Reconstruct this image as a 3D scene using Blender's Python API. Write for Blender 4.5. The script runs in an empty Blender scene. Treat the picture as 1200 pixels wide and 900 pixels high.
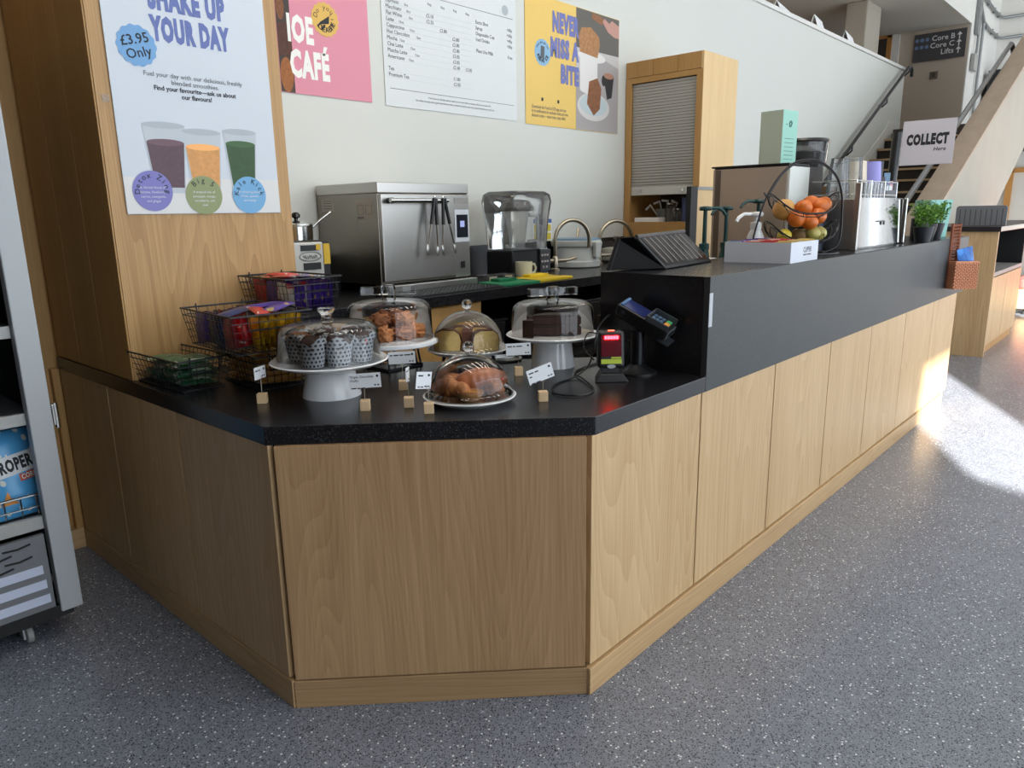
import bpy, bmesh, math, random
from mathutils import Vector, Matrix, Euler
from mathutils.geometry import tessellate_polygon
from mathutils import noise as mnoise
random.seed(7)
PI = math.pi
SC = bpy.context.scene
COL = SC.collection
R = math.radians

# ------------------------------------------------------------------ camera
cam_data = bpy.data.cameras.new('camera')
cam = bpy.data.objects.new('camera', cam_data); COL.objects.link(cam)
YAW, PIT, ROL, FPX = 0.7349283, -0.2291362, -0.0171457, 855.57
_f = Vector((math.cos(YAW)*math.cos(PIT), math.sin(YAW)*math.cos(PIT), math.sin(PIT)))
_r = Vector((math.sin(YAW), -math.cos(YAW), 0)); _u = _r.cross(_f)
_r2 = math.cos(ROL)*_r + math.sin(ROL)*_u; _u2 = -math.sin(ROL)*_r + math.cos(ROL)*_u
cam.matrix_world = Matrix(((_r2.x, _u2.x, -_f.x, 0), (_r2.y, _u2.y, -_f.y, 0), (_r2.z, _u2.z, -_f.z, 1.5), (0, 0, 0, 1)))
cam_data.sensor_fit = 'HORIZONTAL'; cam_data.sensor_width = 36.0
cam_data.lens = FPX/1200*36.0
cam_data.clip_start = 0.05; cam_data.clip_end = 200
SC.camera = cam

# ------------------------------------------------------------------ world, sun, exposure
w = bpy.data.worlds.new('sky'); SC.world = w; w.use_nodes = True
nt = w.node_tree
bg = nt.nodes['Background']
bg.inputs[0].default_value = (0.84, 0.92, 1.0, 1); bg.inputs[1].default_value = 5.0
sun_d = bpy.data.lights.new('sun', 'SUN'); sun_d.energy = 52; sun_d.angle = R(0.4); sun_d.color = (1.0, 0.96, 0.89)
sun = bpy.data.objects.new('sun', sun_d); COL.objects.link(sun)
SUN_EL = R(22); SUN_H = Vector((0.879, 0.477, 0)).normalized()
sdir = Vector((SUN_H.x*math.cos(SUN_EL), SUN_H.y*math.cos(SUN_EL), -math.sin(SUN_EL)))
sun.rotation_euler = sdir.to_track_quat('-Z', 'Y').to_euler()
sun.location = (-12, -12, 12)
SC.view_settings.view_transform = 'Standard'; SC.view_settings.look = 'None'
SC.view_settings.exposure = -0.5; SC.view_settings.gamma = 1.0
SC.view_settings.use_curve_mapping = False
try:
    SC.cycles.use_denoising = True
    SC.cycles.max_bounces = 10; SC.cycles.transparent_max_bounces = 24; SC.cycles.sample_clamp_indirect = 6
except Exception: pass

# ------------------------------------------------------------------ colours and materials
def lin(h, a=1.0):
    if isinstance(h, str):
        h = h.lstrip('#'); c = [int(h[i:i+2], 16)/255 for i in (0, 2, 4)]
        c = [x/12.92 if x <= 0.04045 else ((x+0.055)/1.055)**2.4 for x in c]
    else: c = list(h)
    return (*c, a)
MATS = {}
def M(name, col=None, rough=0.5, metal=0.0, spec=0.5, emit=0.0, ecol=None, bump=0.0, bscale=60, coat=0.0, var=0.0, vscale=12):
    """plain procedural material: a colour with faint mottling and fine relief"""
    if name in MATS: return MATS[name]
    m = bpy.data.materials.new(name); m.use_nodes = True; MATS[name] = m
    t = m.node_tree; p = t.nodes['Principled BSDF']
    c = lin(col)
    p.inputs['Base Color'].default_value = c; p.inputs['Roughness'].default_value = rough
    p.inputs['Metallic'].default_value = metal; p.inputs['Specular IOR Level'].default_value = spec
    p.inputs['Coat Weight'].default_value = coat
    if emit:
        p.inputs['Emission Color'].default_value = lin(ecol or col); p.inputs['Emission Strength'].default_value = emit
    if var or bump:
        tc = t.nodes.new('ShaderNodeTexCoord')
        n = t.nodes.new('ShaderNodeTexNoise'); n.inputs['Scale'].default_value = vscale if var else bscale
        n.inputs['Detail'].default_value = 4
        t.links.new(tc.outputs['Object'], n.inputs['Vector'])
        if var:
            mx = t.nodes.new('ShaderNodeMix'); mx.data_type = 'RGBA'
            mx.inputs['A'].default_value = (*[x*(1-var) for x in c[:3]], 1)
            mx.inputs['B'].default_value = (*[min(1, x*(1+var)) for x in c[:3]], 1)
            t.links.new(n.outputs['Fac'], mx.inputs['Factor']); t.links.new(mx.outputs['Result'], p.inputs['Base Color'])
        if bump:
            b = t.nodes.new('ShaderNodeBump'); b.inputs['Strength'].default_value = bump; b.inputs['Distance'].default_value = 0.002
            n2 = n
            if var:
                n2 = t.nodes.new('ShaderNodeTexNoise'); n2.inputs['Scale'].default_value = bscale
                t.links.new(tc.outputs['Object'], n2.inputs['Vector'])
            t.links.new(n2.outputs['Fac'], b.inputs['Height']); t.links.new(b.outputs['Normal'], p.inputs['Normal'])
    return m

def wood(name, c_lo, c_hi, axis='Z', rough=0.45, rot=0.0, cath=1.0, dark=0.0):
    """oak veneer: stretched pores plus wandering cathedral bands"""
    m = bpy.data.materials.new(name); m.use_nodes = True; MATS[name] = m
    t = m.node_tree; p = t.nodes['Principled BSDF']; L = t.links.new; N = t.nodes.new
    tc = N('ShaderNodeTexCoord'); oi = N('ShaderNodeObjectInfo')
    off = N('ShaderNodeVectorMath'); off.operation = 'SCALE'
    cmb = N('ShaderNodeCombineXYZ')
    for k in range(3): L(oi.outputs['Random'], cmb.inputs[k])
    L(cmb.outputs[0], off.inputs[0]); off.inputs['Scale'].default_value = 23.0
    add = N('ShaderNodeVectorMath'); add.operation = 'ADD'
    L(tc.outputs['Object'], add.inputs[0]); L(off.outputs[0], add.inputs[1])
    rm = N('ShaderNodeMapping'); rm.inputs['Rotation'].default_value = (0, 0, rot); L(add.outputs[0], rm.inputs['Vector'])
    def mapped(along, across):
        mp = N('ShaderNodeMapping'); s = [across]*3; s['XYZ'.index(axis)] = along
        mp.inputs['Scale'].default_value = s; L(rm.outputs[0], mp.inputs['Vector']); return mp
    m1 = mapped(3.0, 160.0); n1 = N('ShaderNodeTexNoise'); n1.inputs['Scale'].default_value = 1.0; n1.inputs['Detail'].default_value = 3; L(m1.outputs[0], n1.inputs['Vector'])
    m2 = mapped(0.42, 5.5); n2 = N('ShaderNodeTexNoise'); n2.inputs['Scale'].default_value = 1.0; n2.inputs['Detail'].default_value = 0.6; L(m2.outputs[0], n2.inputs['Vector'])
    mul = N('ShaderNodeMath'); mul.operation = 'MULTIPLY'; mul.inputs[1].default_value = 26.0; L(n2.outputs['Fac'], mul.inputs[0])
    fr = N('ShaderNodeMath'); fr.operation = 'FRACT'; L(mul.outputs[0], fr.inputs[0])
    m3 = mapped(0.5, 9.0); n3 = N('ShaderNodeTexNoise'); n3.inputs['Scale'].default_value = 1.0; n3.inputs['Detail'].default_value = 2; L(m3.outputs[0], n3.inputs['Vector'])
    a1 = N('ShaderNodeMath'); a1.operation = 'MULTIPLY_ADD'; a1.inputs[1].default_value = 0.20*cath; L(fr.outputs[0], a1.inputs[0])
    b1 = N('ShaderNodeMath'); b1.operation = 'MULTIPLY'; b1.inputs[1].default_value = 0.66; L(n1.outputs['Fac'], b1.inputs[0]); L(b1.outputs[0], a1.inputs[2])
    a2 = N('ShaderNodeMath'); a2.operation = 'MULTIPLY_ADD'; a2.inputs[1].default_value = 0.5; L(n3.outputs['Fac'], a2.inputs[0]); L(a1.outputs[0], a2.inputs[2])
    cr = N('ShaderNodeValToRGB'); cr.color_ramp.elements[0].position = 0.35; cr.color_ramp.elements[0].color = lin(c_hi)
    cr.color_ramp.elements[1].position = 0.98; cr.color_ramp.elements[1].color = lin(c_lo)
    L(a2.outputs[0], cr.inputs['Fac']); L(cr.outputs['Color'], p.inputs['Base Color'])
    p.inputs['Roughness'].default_value = rough; p.inputs['Specular IOR Level'].default_value = 0.4
    b = N('ShaderNodeBump'); b.inputs['Strength'].default_value = 0.08; b.inputs['Distance'].default_value = 0.001
    L(n1.outputs['Fac'], b.inputs['Height']); L(b.outputs['Normal'], p.inputs['Normal'])
    return m
OAK_LO, OAK_HI = '#b08d62', '#d2b48a'
oak = wood('oak_veneer', OAK_LO, OAK_HI)
oak_x = wood('oak_veneer_along_x', '#a98860', '#caa97c', axis='X')
oak_y = wood('oak_veneer_along_y', '#a98860', '#caa97c', axis='Y')
oak_d = wood('oak_veneer_diagonal_shaded', '#8f7250', '#b08f67', axis='X', rot=R(45))  # kickboard oak coloured darker for the shade on the chamfer
oak_cab = wood('oak_cabinet', '#a3783f', '#be955e', cath=0.5)
oak_red = wood('oak_door_frame', '#a8733a', '#bd8a4c', cath=0.5)

def speckle(name, base, spots, scale, rough, thr=0.93, bump=0.0, size=0.33, coat=0.0):
    m = bpy.data.materials.new(name); m.use_nodes = True; MATS[name] = m
    t = m.node_tree; p = t.nodes['Principled BSDF']; L = t.links.new; N = t.nodes.new
    tc = N('ShaderNodeTexCoord')
    col = None
    nb = N('ShaderNodeTexNoise'); nb.inputs['Scale'].default_value = 5; nb.inputs['Detail'].default_value = 6; L(tc.outputs['Object'], nb.inputs['Vector'])
    mx = N('ShaderNodeMix'); mx.data_type = 'RGBA'; bl = lin(base)
    mx.inputs['A'].default_value = (*[x*0.85 for x in bl[:3]], 1); mx.inputs['B'].default_value = (*[x*1.15 for x in bl[:3]], 1)
    L(nb.outputs['Fac'], mx.inputs['Factor']); col = mx.outputs['Result']
    for (c, sc_, th, sz) in spots:
        v = N('ShaderNodeTexVoronoi'); v.inputs['Scale'].default_value = sc_; L(tc.outputs['Object'], v.inputs['Vector'])
        sep = N('ShaderNodeSeparateColor'); L(v.outputs['Color'], sep.inputs[0])
        g = N('ShaderNodeMath'); g.operation = 'GREATER_THAN'; g.inputs[1].default_value = th; L(sep.outputs[0], g.inputs[0])
        d = N('ShaderNodeMath'); d.operation = 'LESS_THAN'; d.inputs[1].default_value = sz; L(v.outputs['Distance'], d.inputs[0])
        k = N('ShaderNodeMath'); k.operation = 'MULTIPLY'; L(g.outputs[0], k.inputs[0]); L(d.outputs[0], k.inputs[1])
        mm = N('ShaderNodeMix'); mm.data_type = 'RGBA'; mm.inputs['B'].default_value = lin(c); L(col, mm.inputs['A']); L(k.outputs[0], mm.inputs['Factor'])
        col = mm.outputs['Result']
    L(col, p.inputs['Base Color']); p.inputs['Roughness'].default_value = rough; p.inputs['Coat Weight'].default_value = coat
    return m
stone = speckle('black_quartz', '#17171a', [('#6d7073', 420, 0.95, 0.3), ('#2b2d31', 180, 0.72, 0.45)], 260, 0.26)
stone_lit = speckle('lit_black_quartz', '#2e3334', [('#6d7073', 420, 0.96, 0.3), ('#3a3d40', 180, 0.72, 0.45)], 260, 0.5)  # same quartz, window light on the upstand front put into a greyer colour
terrazzo = speckle('grey_terrazzo', '#7e838e', [('#41454e', 210, 0.55, 0.45), ('#a4a9b3', 150, 0.76, 0.42), ('#2f333b', 150, 0.84, 0.40), ('#e4e7ea', 110, 0.92, 0.36)], 100, 0.25)

def glass(name, tint=(1, 1, 1), refl=1.0, rough=0.02, haze=0.0):
    """thin clear sheet: mostly transmits straight through, reflects by Fresnel"""
    m = bpy.data.materials.new(name); m.use_nodes = True; MATS[name] = m
    t = m.node_tree; L = t.links.new; N = t.nodes.new
    for n in list(t.nodes): t.nodes.remove(n)
    o = N('ShaderNodeOutputMaterial'); tr = N('ShaderNodeBsdfTransparent'); tr.inputs[0].default_value = (*tint, 1)
    gl = N('ShaderNodeBsdfGlossy'); gl.inputs['Roughness'].default_value = rough
    fr = N('ShaderNodeFresnel'); fr.inputs['IOR'].default_value = 1.5
    ml = N('ShaderNodeMath'); ml.operation = 'MULTIPLY'; ml.inputs[1].default_value = refl; L(fr.outputs[0], ml.inputs[0])
    mx = N('ShaderNodeMixShader'); L(ml.outputs[0], mx.inputs[0]); L(tr.outputs[0], mx.inputs[1]); L(gl.outputs[0], mx.inputs[2])
    out = mx.outputs[0]
    if haze:
        df = N('ShaderNodeBsdfDiffuse'); df.inputs[0].default_value = (0.8, 0.82, 0.85, 1)
        m2 = N('ShaderNodeMixShader'); m2.inputs[0].default_value = haze; L(out, m2.inputs[1]); L(df.outputs[0], m2.inputs[2]); out = m2.outputs[0]
    L(out, o.inputs[0]); return m
dome_glass = glass('clear_dome_glass', (0.965, 0.97, 0.97), 1.0, 0.015)
clear_plastic = glass('clear_plastic', (0.92, 0.93, 0.94), 1.0, 0.06, 0.05)
jar_plastic = glass('jar_plastic', (0.95, 0.92, 0.85), 1.0, 0.06, 0.30)
hopper_plastic = glass('smoky_hopper_plastic', (0.42, 0.41, 0.40), 1.3, 0.05, 0.05)
knob_glass = bpy.data.materials.new('solid_knob_glass'); knob_glass.use_nodes = True
_p = knob_glass.node_tree.nodes['Principled BSDF']; _p.inputs['Transmission Weight'].default_value = 1; _p.inputs['Roughness'].default_value = 0.03; _p.inputs['IOR'].default_value = 1.45

def brushed(name, col, rough=0.32, axis=2, streak=0.12):
    m = bpy.data.materials.new(name); m.use_nodes = True; MATS[name] = m
    t = m.node_tree; p = t.nodes['Principled BSDF']; L = t.links.new; N = t.nodes.new
    tc = N('ShaderNodeTexCoord'); mp = N('ShaderNodeMapping'); s = [220.0]*3; s[axis] = 2.0; mp.inputs['Scale'].default_value = s
    L(tc.outputs['Object'], mp.inputs[0]); n = N('ShaderNodeTexNoise'); n.inputs['Scale'].default_value = 1; L(mp.outputs[0], n.inputs['Vector'])
    mr = N('ShaderNodeMapRange'); mr.inputs['To Min'].default_value = rough-streak/2; mr.inputs['To Max'].default_value = rough+streak/2
    L(n.outputs['Fac'], mr.inputs[0]); L(mr.outputs[0], p.inputs['Roughness'])
    p.inputs['Base Color'].default_value = lin(col); p.inputs['Metallic'].default_value = 1.0
    return m
steel = brushed('brushed_steel', '#b9b7b3', 0.34)
steel_side = brushed('brushed_steel_side', '#8f8a83', 0.30)
chrome = M('chrome', '#c9c9c6', 0.14, 1.0)
nickel = M('satin_nickel', '#b3a894', 0.28, 1.0)
mirror_steel = M('polished_steel', '#c6c9cb', 0.06, 1.0)
white_paint = M('white_wall_paint', '#cccdc6', 0.6, var=0.02, vscale=1.5, bump=0.03, bscale=90)
white_wall2 = M('pale_wall_paint', '#d8d6d0', 0.7)
beige_paint = M('beige_wall_paint', '#c2b4a3', 0.7)
concrete = M('pale_concrete', '#a9a294', 0.75, var=0.10, vscale=2.0, bump=0.1, bscale=40)
brown_concrete = M('brown_concrete', '#a89685', 0.8, var=0.16, vscale=1.4, bump=0.1, bscale=40)
soffit_paint = M('soffit_paint', '#d2cec6', 0.8)
black_plastic = M('black_plastic', '#17181a', 0.38)
black_matt = M('black_matt', '#101113', 0.6)
black_gloss = M('black_gloss', '#0d0e11', 0.08)
black_wire = M('black_wire', '#15151a', 0.42)
grey_plastic = M('grey_plastic', '#6d7076', 0.45)
white_plastic = M('white_plastic', '#e2e3e2', 0.35)
white_china = M('white_china', '#e6e8ea', 0.14, coat=0.3)
paper = M('white_paper', '#e4e5e4', 0.7)
card_white = M('white_card', '#e3e5e8', 0.6)
ink = M('black_ink', '#232529', 0.7)
ink_grey = M('grey_ink', '#5a5e62', 0.7)
beech = wood('beech_block', '#c9a77c', '#dcc09a', cath=0.3)
joint_dark = M('shadow_gap', '#33261a', 0.8)

# ------------------------------------------------------------------ geometry helpers
def mw(o):
    m = o.matrix_basis.copy()
    return mw(o.parent) @ m if o.parent else m
class MB:
    def __init__(s): s.bm = bmesh.new(); s.M = Matrix.Identity(4)
    def _v(s, p): return s.bm.verts.new(s.M @ Vector(p))
    def _f(s, vs, mi=0):
        try:
            f = s.bm.faces.new(vs); f.material_index = mi; return f
        except ValueError: return None
    def box(s, a, b, mi=0):
        x0, y0, z0 = a; x1, y1, z1 = b
        v = [s._v(p) for p in ((x0,y0,z0),(x1,y0,z0),(x1,y1,z0),(x0,y1,z0),(x0,y0,z1),(x1,y0,z1),(x1,y1,z1),(x0,y1,z1))]
        for q in ((0,3,2,1),(4,5,6,7),(0,1,5,4),(1,2,6,5),(2,3,7,6),(3,0,4,7)): s._f([v[i] for i in q], mi)
        return s
    def cbox(s, c, d, mi=0):
        return s.box([c[i]-d[i]/2 for i in range(3)], [c[i]+d[i]/2 for i in range(3)], mi)
    def hexa(s, lo, hi, z0, z1, mi=0):
        """box between two quads: lo, hi lists of 4 xy"""
        v = [s._v((x, y, z0)) for x, y in lo] + [s._v((x, y, z1)) for x, y in hi]
        for q in ((0,3,2,1),(4,5,6,7),(0,1,5,4),(1,2,6,5),(2,3,7,6),(3,0,4,7)): s._f([v[i] for i in q], mi)
        return s
    def prism(s, pts, z0, z1, mi=0):
        lo = [s._v((x, y, z0)) for x, y in pts]; hi = [s._v((x, y, z1)) for x, y in pts]
        n = len(pts)
        area = sum(pts[i][0]*pts[(i+1) % n][1]-pts[(i+1) % n][0]*pts[i][1] for i in range(n))
        if area < 0: lo.reverse(); hi.reverse()
        s._f(list(reversed(lo)), mi); s._f(hi, mi)
        for i in range(n):
            j = (i+1) % n; s._f([lo[i], lo[j], hi[j], hi[i]], mi)
        return s
    def lathe(s, prof, seg=32, c=(0, 0, 0), cap0=True, cap1=True, mi=0, a0=0, a1=2*PI):
        rings = []
        for r, z in prof:
            if r < 1e-6: rings.append([s._v((c[0], c[1], c[2]+z))])
            else: rings.append([s._v((c[0]+r*math.cos(2*PI*i/seg), c[1]+r*math.sin(2*PI*i/seg), c[2]+z)) for i in range(seg)])
        for k in range(len(rings)-1):
            A, B = rings[k], rings[k+1]
            for i in range(seg):
                j = (i+1) % seg
                if len(A) == 1 and len(B) == 1: continue
                if len(A) == 1: s._f([A[0], B[j], B[i]][::-1], mi)
                elif len(B) == 1: s._f([A[i], A[j], B[0]], mi)
                else: s._f([A[i], A[j], B[j], B[i]], mi)
        if cap0 and len(rings[0]) > 1: s._f(list(reversed(rings[0])), mi)
        if cap1 and len(rings[-1]) > 1: s._f(rings[-1], mi)
        return s
    def cyl(s, c, r, h, seg=24, r2=None, mi=0):
        return s.lathe([(r, 0), (r if r2 is None else r2, h)], seg, c, mi=mi)
    def rod(s, a, b, r, seg=8, r2=None, mi=0): return s.tube([a, b], r, seg, mi=mi, r_end=r2)
    def tube(s, pts, r, seg=6, closed=False, mi=0, r_end=None):
        P = [Vector(p) for p in pts]; n = len(P)
        if n < 2: return s
        rings = []; up = None
        for i in range(n):
            if closed: d = (P[(i+1) % n]-P[i-1])
            else: d = (P[min(i+1, n-1)]-P[max(i-1, 0)])
            if d.length < 1e-9: d = Vector((0, 0, 1))
            d.normalize()
            if up is None:
                up = Vector((0, 0, 1)) if abs(d.z) < 0.9 else Vector((1, 0, 0))
            e1 = d.cross(up)
            if e1.length < 1e-6: e1 = d.cross(Vector((1, 0, 0.3)))
            e1.normalize(); e2 = e1.cross(d).normalized(); up = e2
            rr = r if not callable(r) else r(i/(n-1))
            if r_end is not None: rr = r+(r_end-r)*i/(n-1)
            rings.append([s._v(P[i]+rr*(math.cos(2*PI*k/seg+PI/seg)*e1+math.sin(2*PI*k/seg+PI/seg)*e2)) for k in range(seg)])
        m = n if closed else n-1
        for i in range(m):
            A, B = rings[i], rings[(i+1) % n]
            for k in range(seg):
                j = (k+1) % seg; s._f([A[k], B[k], B[j], A[j]], mi)
        if not closed: s._f(rings[0], mi); s._f(list(reversed(rings[-1])), mi)
        return s
    def ball(s, c, r, seg=16, rings=10, jit=0.0, fq=3.0, seed=0, mi=0):
        rx, ry, rz = (r, r, r) if not hasattr(r, '__len__') else r
        rows = []
        for k in range(rings+1):
            th = PI*k/rings; row = []
            for i in range(seg if 0 < k < rings else 1):
                ph = 2*PI*i/seg
                d = Vector((math.sin(th)*math.cos(ph), math.sin(th)*math.sin(ph), -math.cos(th)))
                q = 1.0
                if jit: q += jit*mnoise.noise(d*fq+Vector((seed*3.1, seed*1.7, seed)))
                row.append(s._v((c[0]+rx*q*d.x, c[1]+ry*q*d.y, c[2]+rz*q*d.z)))
            rows.append(row)
        for k in range(rings):
            A, B = rows[k], rows[k+1]
            for i in range(seg):
                j = (i+1) % seg
                if len(A) == 1: s._f([A[0], B[j], B[i]], mi)
                elif len(B) == 1: s._f([A[i], A[j], B[0]], mi)
                else: s._f([A[i], A[j], B[j], B[i]], mi)
        return s
    def grid(s, fn, nu, nv, mi=0, thick=None):
        V = [[s._v(fn(i/nu, j/nv)) for j in range(nv+1)] for i in range(nu+1)]
        for i in range(nu):
            for j in range(nv): s._f([V[i][j], V[i+1][j], V[i+1][j+1], V[i][j+1]], mi)
        return s
    def build(s, name, mat, parent=None, world=False, smooth=None, bevel=0.0, solid=0.0, bseg=2):
        """link the gathered shape as ONE mesh object; world=True: shape given in world coordinates"""
        if world and parent is not None: s.bm.transform(mw(parent).inverted())
        me = bpy.data.meshes.new(name); s.bm.normal_update(); s.bm.to_mesh(me); s.bm.free()
        o = bpy.data.objects.new(name, me); COL.objects.link(o)
        for m in (mat if isinstance(mat, (list, tuple)) else [mat]): me.materials.append(m)
        if parent is not None: o.parent = parent
        if smooth is not None:
            me.polygons.foreach_set('use_smooth', [True]*len(me.polygons))
            if smooth < 179: me.set_sharp_from_angle(angle=R(smooth))
        if solid:
            q = o.modifiers.new('thickness', 'SOLIDIFY'); q.thickness = solid; q.offset = 0
        if bevel:
            q = o.modifiers.new('edge', 'BEVEL'); q.width = bevel; q.segments = bseg; q.limit_method = 'ANGLE'; q.angle_limit = R(40)
        return o
def tag(o, label=None, cat=None, group=None, kind=None):
    if label: o['label'] = label
    if cat: o['category'] = cat
    if group: o['group'] = group
    if kind: o['kind'] = kind
    return o
def thing(name, label, cat, loc=(0, 0, 0), rz=0.0, group=None, rot=None):
    o = bpy.data.objects.new(name, None); COL.objects.link(o); o.empty_display_size = 0.05
    o.location = loc; o.rotation_euler = rot if rot is not None else (0, 0, rz)
    return tag(o, label, cat, group)
def struct(name, mb, mat, **k):
    parent = k.pop('parent', None)
    o = mb.build(name, mat, parent, **k)
    if parent is None: o['kind'] = 'structure'
    return o
def dup(root, loc, rz=None, label=None, rot=None, group=None):
    r = root.copy(); COL.objects.link(r); r.location = loc
    if rz is not None: r.rotation_euler = (0, 0, rz)
    if rot is not None: r.rotation_euler = rot
    if label: r['label'] = label
    if group: r['group'] = group
    for ch in list(root.children):
        c = ch.copy(); COL.objects.link(c); c.parent = r
        for g in list(ch.children):
            d = g.copy(); COL.objects.link(d); d.parent = c
    return r
def curve_pts(pts, k=5):
    """points along a smooth curve through pts"""
    P = [Vector(p) for p in pts]; out = []
    for i in range(len(P)-1):
        a, b, c, d = P[max(i-1, 0)], P[i], P[i+1], P[min(i+2, len(P)-1)]
        for j in range(k):
            t = j/k
            out.append(0.5*((2*b)+(c-a)*t+(2*a-5*b+4*c-d)*t*t+(3*b-a-3*c+d)*t**3))
    return out+[P[-1]]
def flat(mb, pts, z, th=0.0004): return mb.prism(pts, z, z+th)
def disc(r, n=32, cx=0, cy=0, wav=0.0, nw=14, sx=1.0, sy=1.0):
    return [(cx+sx*r*(1+wav*math.cos(nw*a))*math.cos(a), cy+sy*r*(1+wav*math.cos(nw*a))*math.sin(a)) for a in [2*PI*i/n for i in range(n)]]
_fontobj = None
def text_into(mb, s, size, x=0, y=0, z=0, align='LEFT', sx=1.0, bold=0.0, rot=0.0, th=0.0004, sy=1.0, shear=0.0, space=1.0):
    """add lettering (lying in the local XY plane, facing +Z) to a builder"""
    cu = bpy.data.curves.new('lettering', 'FONT'); cu.body = s; cu.size = size; cu.align_x = align
    cu.offset = bold*size; cu.resolution_u = 2; cu.extrude = th/2; cu.shear = shear; cu.space_character = space
    o = bpy.data.objects.new('lettering', cu)
    me = bpy.data.meshes.new_from_object(o)
    T = Matrix.Translation((x, y, z+th/2)) @ Matrix.Rotation(rot, 4, 'Z') @ Matrix.Diagonal((sx, sy, 1, 1))
    me.transform(s_mul(mb.M, T))
    mb.bm.from_mesh(me); bpy.data.meshes.remove(me); bpy.data.objects.remove(o); bpy.data.curves.remove(cu)
    return mb
def s_mul(a, b): return a @ b
def text_fit(mb, s, x0, y0, x1, y1, z, bold=0.02, th=0.0004):
    """lettering stretched to fill the box x0..x1, y0..y1"""
    k = MB(); text_into(k, s, 1.0, bold=bold, space=1.0+bold*2.2)
    vs = [v.co for v in k.bm.verts]
    a0, a1 = min(v.x for v in vs), max(v.x for v in vs); b0, b1 = min(v.y for v in vs), max(v.y for v in vs)
    for v in k.bm.verts:
        v.co = mb.M @ Vector((x0+(v.co.x-a0)/(a1-a0)*(x1-x0), y0+(v.co.y-b0)/(b1-b0)*(y1-y0), z+(th if v.co.z > 0.0002 else 0)))
    me = bpy.data.meshes.new('lettering'); k.bm.to_mesh(me); k.bm.free(); mb.bm.from_mesh(me); bpy.data.meshes.remove(me)
    return mb
def dashes(mb, x, y, words_, h, z, th=0.0003):
    """print too small to read: short word-length strokes"""
    for w_ in words_:
        mb.prism([(x, y), (x+w_, y), (x+w_, y+h), (x, y+h)], z, z+th); x += w_+h*0.9
    return mb
def fit_part(name, mat, parent, rows, z, bold=0.02):
    mb = MB()
    for r_ in rows: text_fit(mb, *r_, z, bold)
    return mb.build(name, mat, parent)
def arc_text(mb, s, size, cx, cy, rad, a_mid, step, z, bold=0.0, inward=False, sx=1.0):
    n = len(s)
    for i, ch in enumerate(s):
        if ch == ' ': continue
        k = (i-(n-1)/2)*step
        a = a_mid-k if not inward else a_mid+k
        rot = a-PI/2 if not inward else a+PI/2
        text_into(mb, ch, size, cx+rad*math.cos(a), cy+rad*math.sin(a), z, 'CENTER', sx, bold, rot)
def text_part(name, mat, parent, items):
    """items: list of dicts for text_into; one mesh"""
    mb = MB()
    for it in items: text_into(mb, **it)
    return mb.build(name, mat, parent)
# ================================================================== THE SETTING
struct('floor', MB().box((-12.2, -6.2, -0.12), (24, 9.2, 0)), terrazzo)
struct('ceiling', MB().box((-12.2, -6.2, 7.2), (24, 9.2, 7.4)), white_wall2)
struct('wall_west', MB().box((-12.4, -6.2, -0.1), (-12.2, 9.2, 7.3)), white_wall2)
struct('wall_light_block', MB().box((-0.46, -1.2, 0), (-0.36, 9.0, 7.2)), M('dark_light_block', '#3a2c20', 0.6))  # unseen wall added to keep light off the fridge end of the counter
struct('wall_north', MB().box((-12.2, 9.0, -0.1), (24, 9.2, 7.3)), white_wall2)
# main white wall behind the kitchen, its top an open mezzanine parapet
struct('wall_back', MB().box((1.05, 3.95, 0), (14.66, 4.15, 3.79)), white_paint)
struct('trim_1', MB().box((1.05, 3.925, 3.79), (14.70, 4.19, 3.84)), white_wall2, bevel=0.006)
# glazed front: unseen solid wall to the west, its one high hole shaped to throw the sun patch, then a wide run of window bays
def to_facade(x, y, yw=-6.0):
    s = (y-yw)/SUN_H.y
    return (x-SUN_H.x*s, s*math.tan(SUN_EL))
hole = [to_facade(*q) for q in ((4.2, -0.30), (4.647, 0.889), (6.49, 1.857), (8.37, 1.857))]
outer = [(-16, -0.1), (-2.0, -0.1), (-2.0, 7.3), (-16, 7.3)]
mb = MB(); polys = [[Vector((x, z, 0)) for x, z in outer], [Vector((x, z, 0)) for x, z in hole]]
flatp = outer+hole
for yw in (-6.2, -6.0):
    vs = [mb._v((x, yw, z)) for x, z in flatp]
    for tri in tessellate_polygon(polys): mb._f([vs[i] for i in tri])
n = len(hole)
for i in range(n):
    a, b = hole[i], hole[(i+1) % n]
    mb._f([mb._v((a[0], -6.2, a[1])), mb._v((b[0], -6.2, b[1])), mb._v((b[0], -6.0, b[1])), mb._v((a[0], -6.0, a[1]))])
struct('wall_front', mb, white_wall2)
fr = M('window_frame_grey', '#55585b', 0.5)
for k in range(6):
    x0 = -2.0+k*3.7
    m_ = MB()
    for x in (x0, x0+1.85, x0+3.62): m_.box((x, -6.15, 0), (x+0.08, -6.0, 7.2))
    for z in (0.0, 2.6, 5.4, 7.1): m_.box((x0, -6.15, z), (x0+3.7, -6.0, z+0.09))
    struct('window_%d' % (k+1), m_, fr)
struct('wall_east', MB().box((19.5, -1.6, 0), (19.7, 3.51, 7.3)), white_wall2)
pier = M('dark_reflection_pier', '#3d3f42', 0.6)
mb = MB()
for a, b in ((-6.2, -3.12), (-2.92, -2.62), (-2.55, -1.6)): mb.box((19.5, a, 0), (19.7, b, 7.3))
struct('wall_east_reflection_piers', mb, pier)  # unseen piers added, their slots make bright stripes in the polished steel
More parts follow.
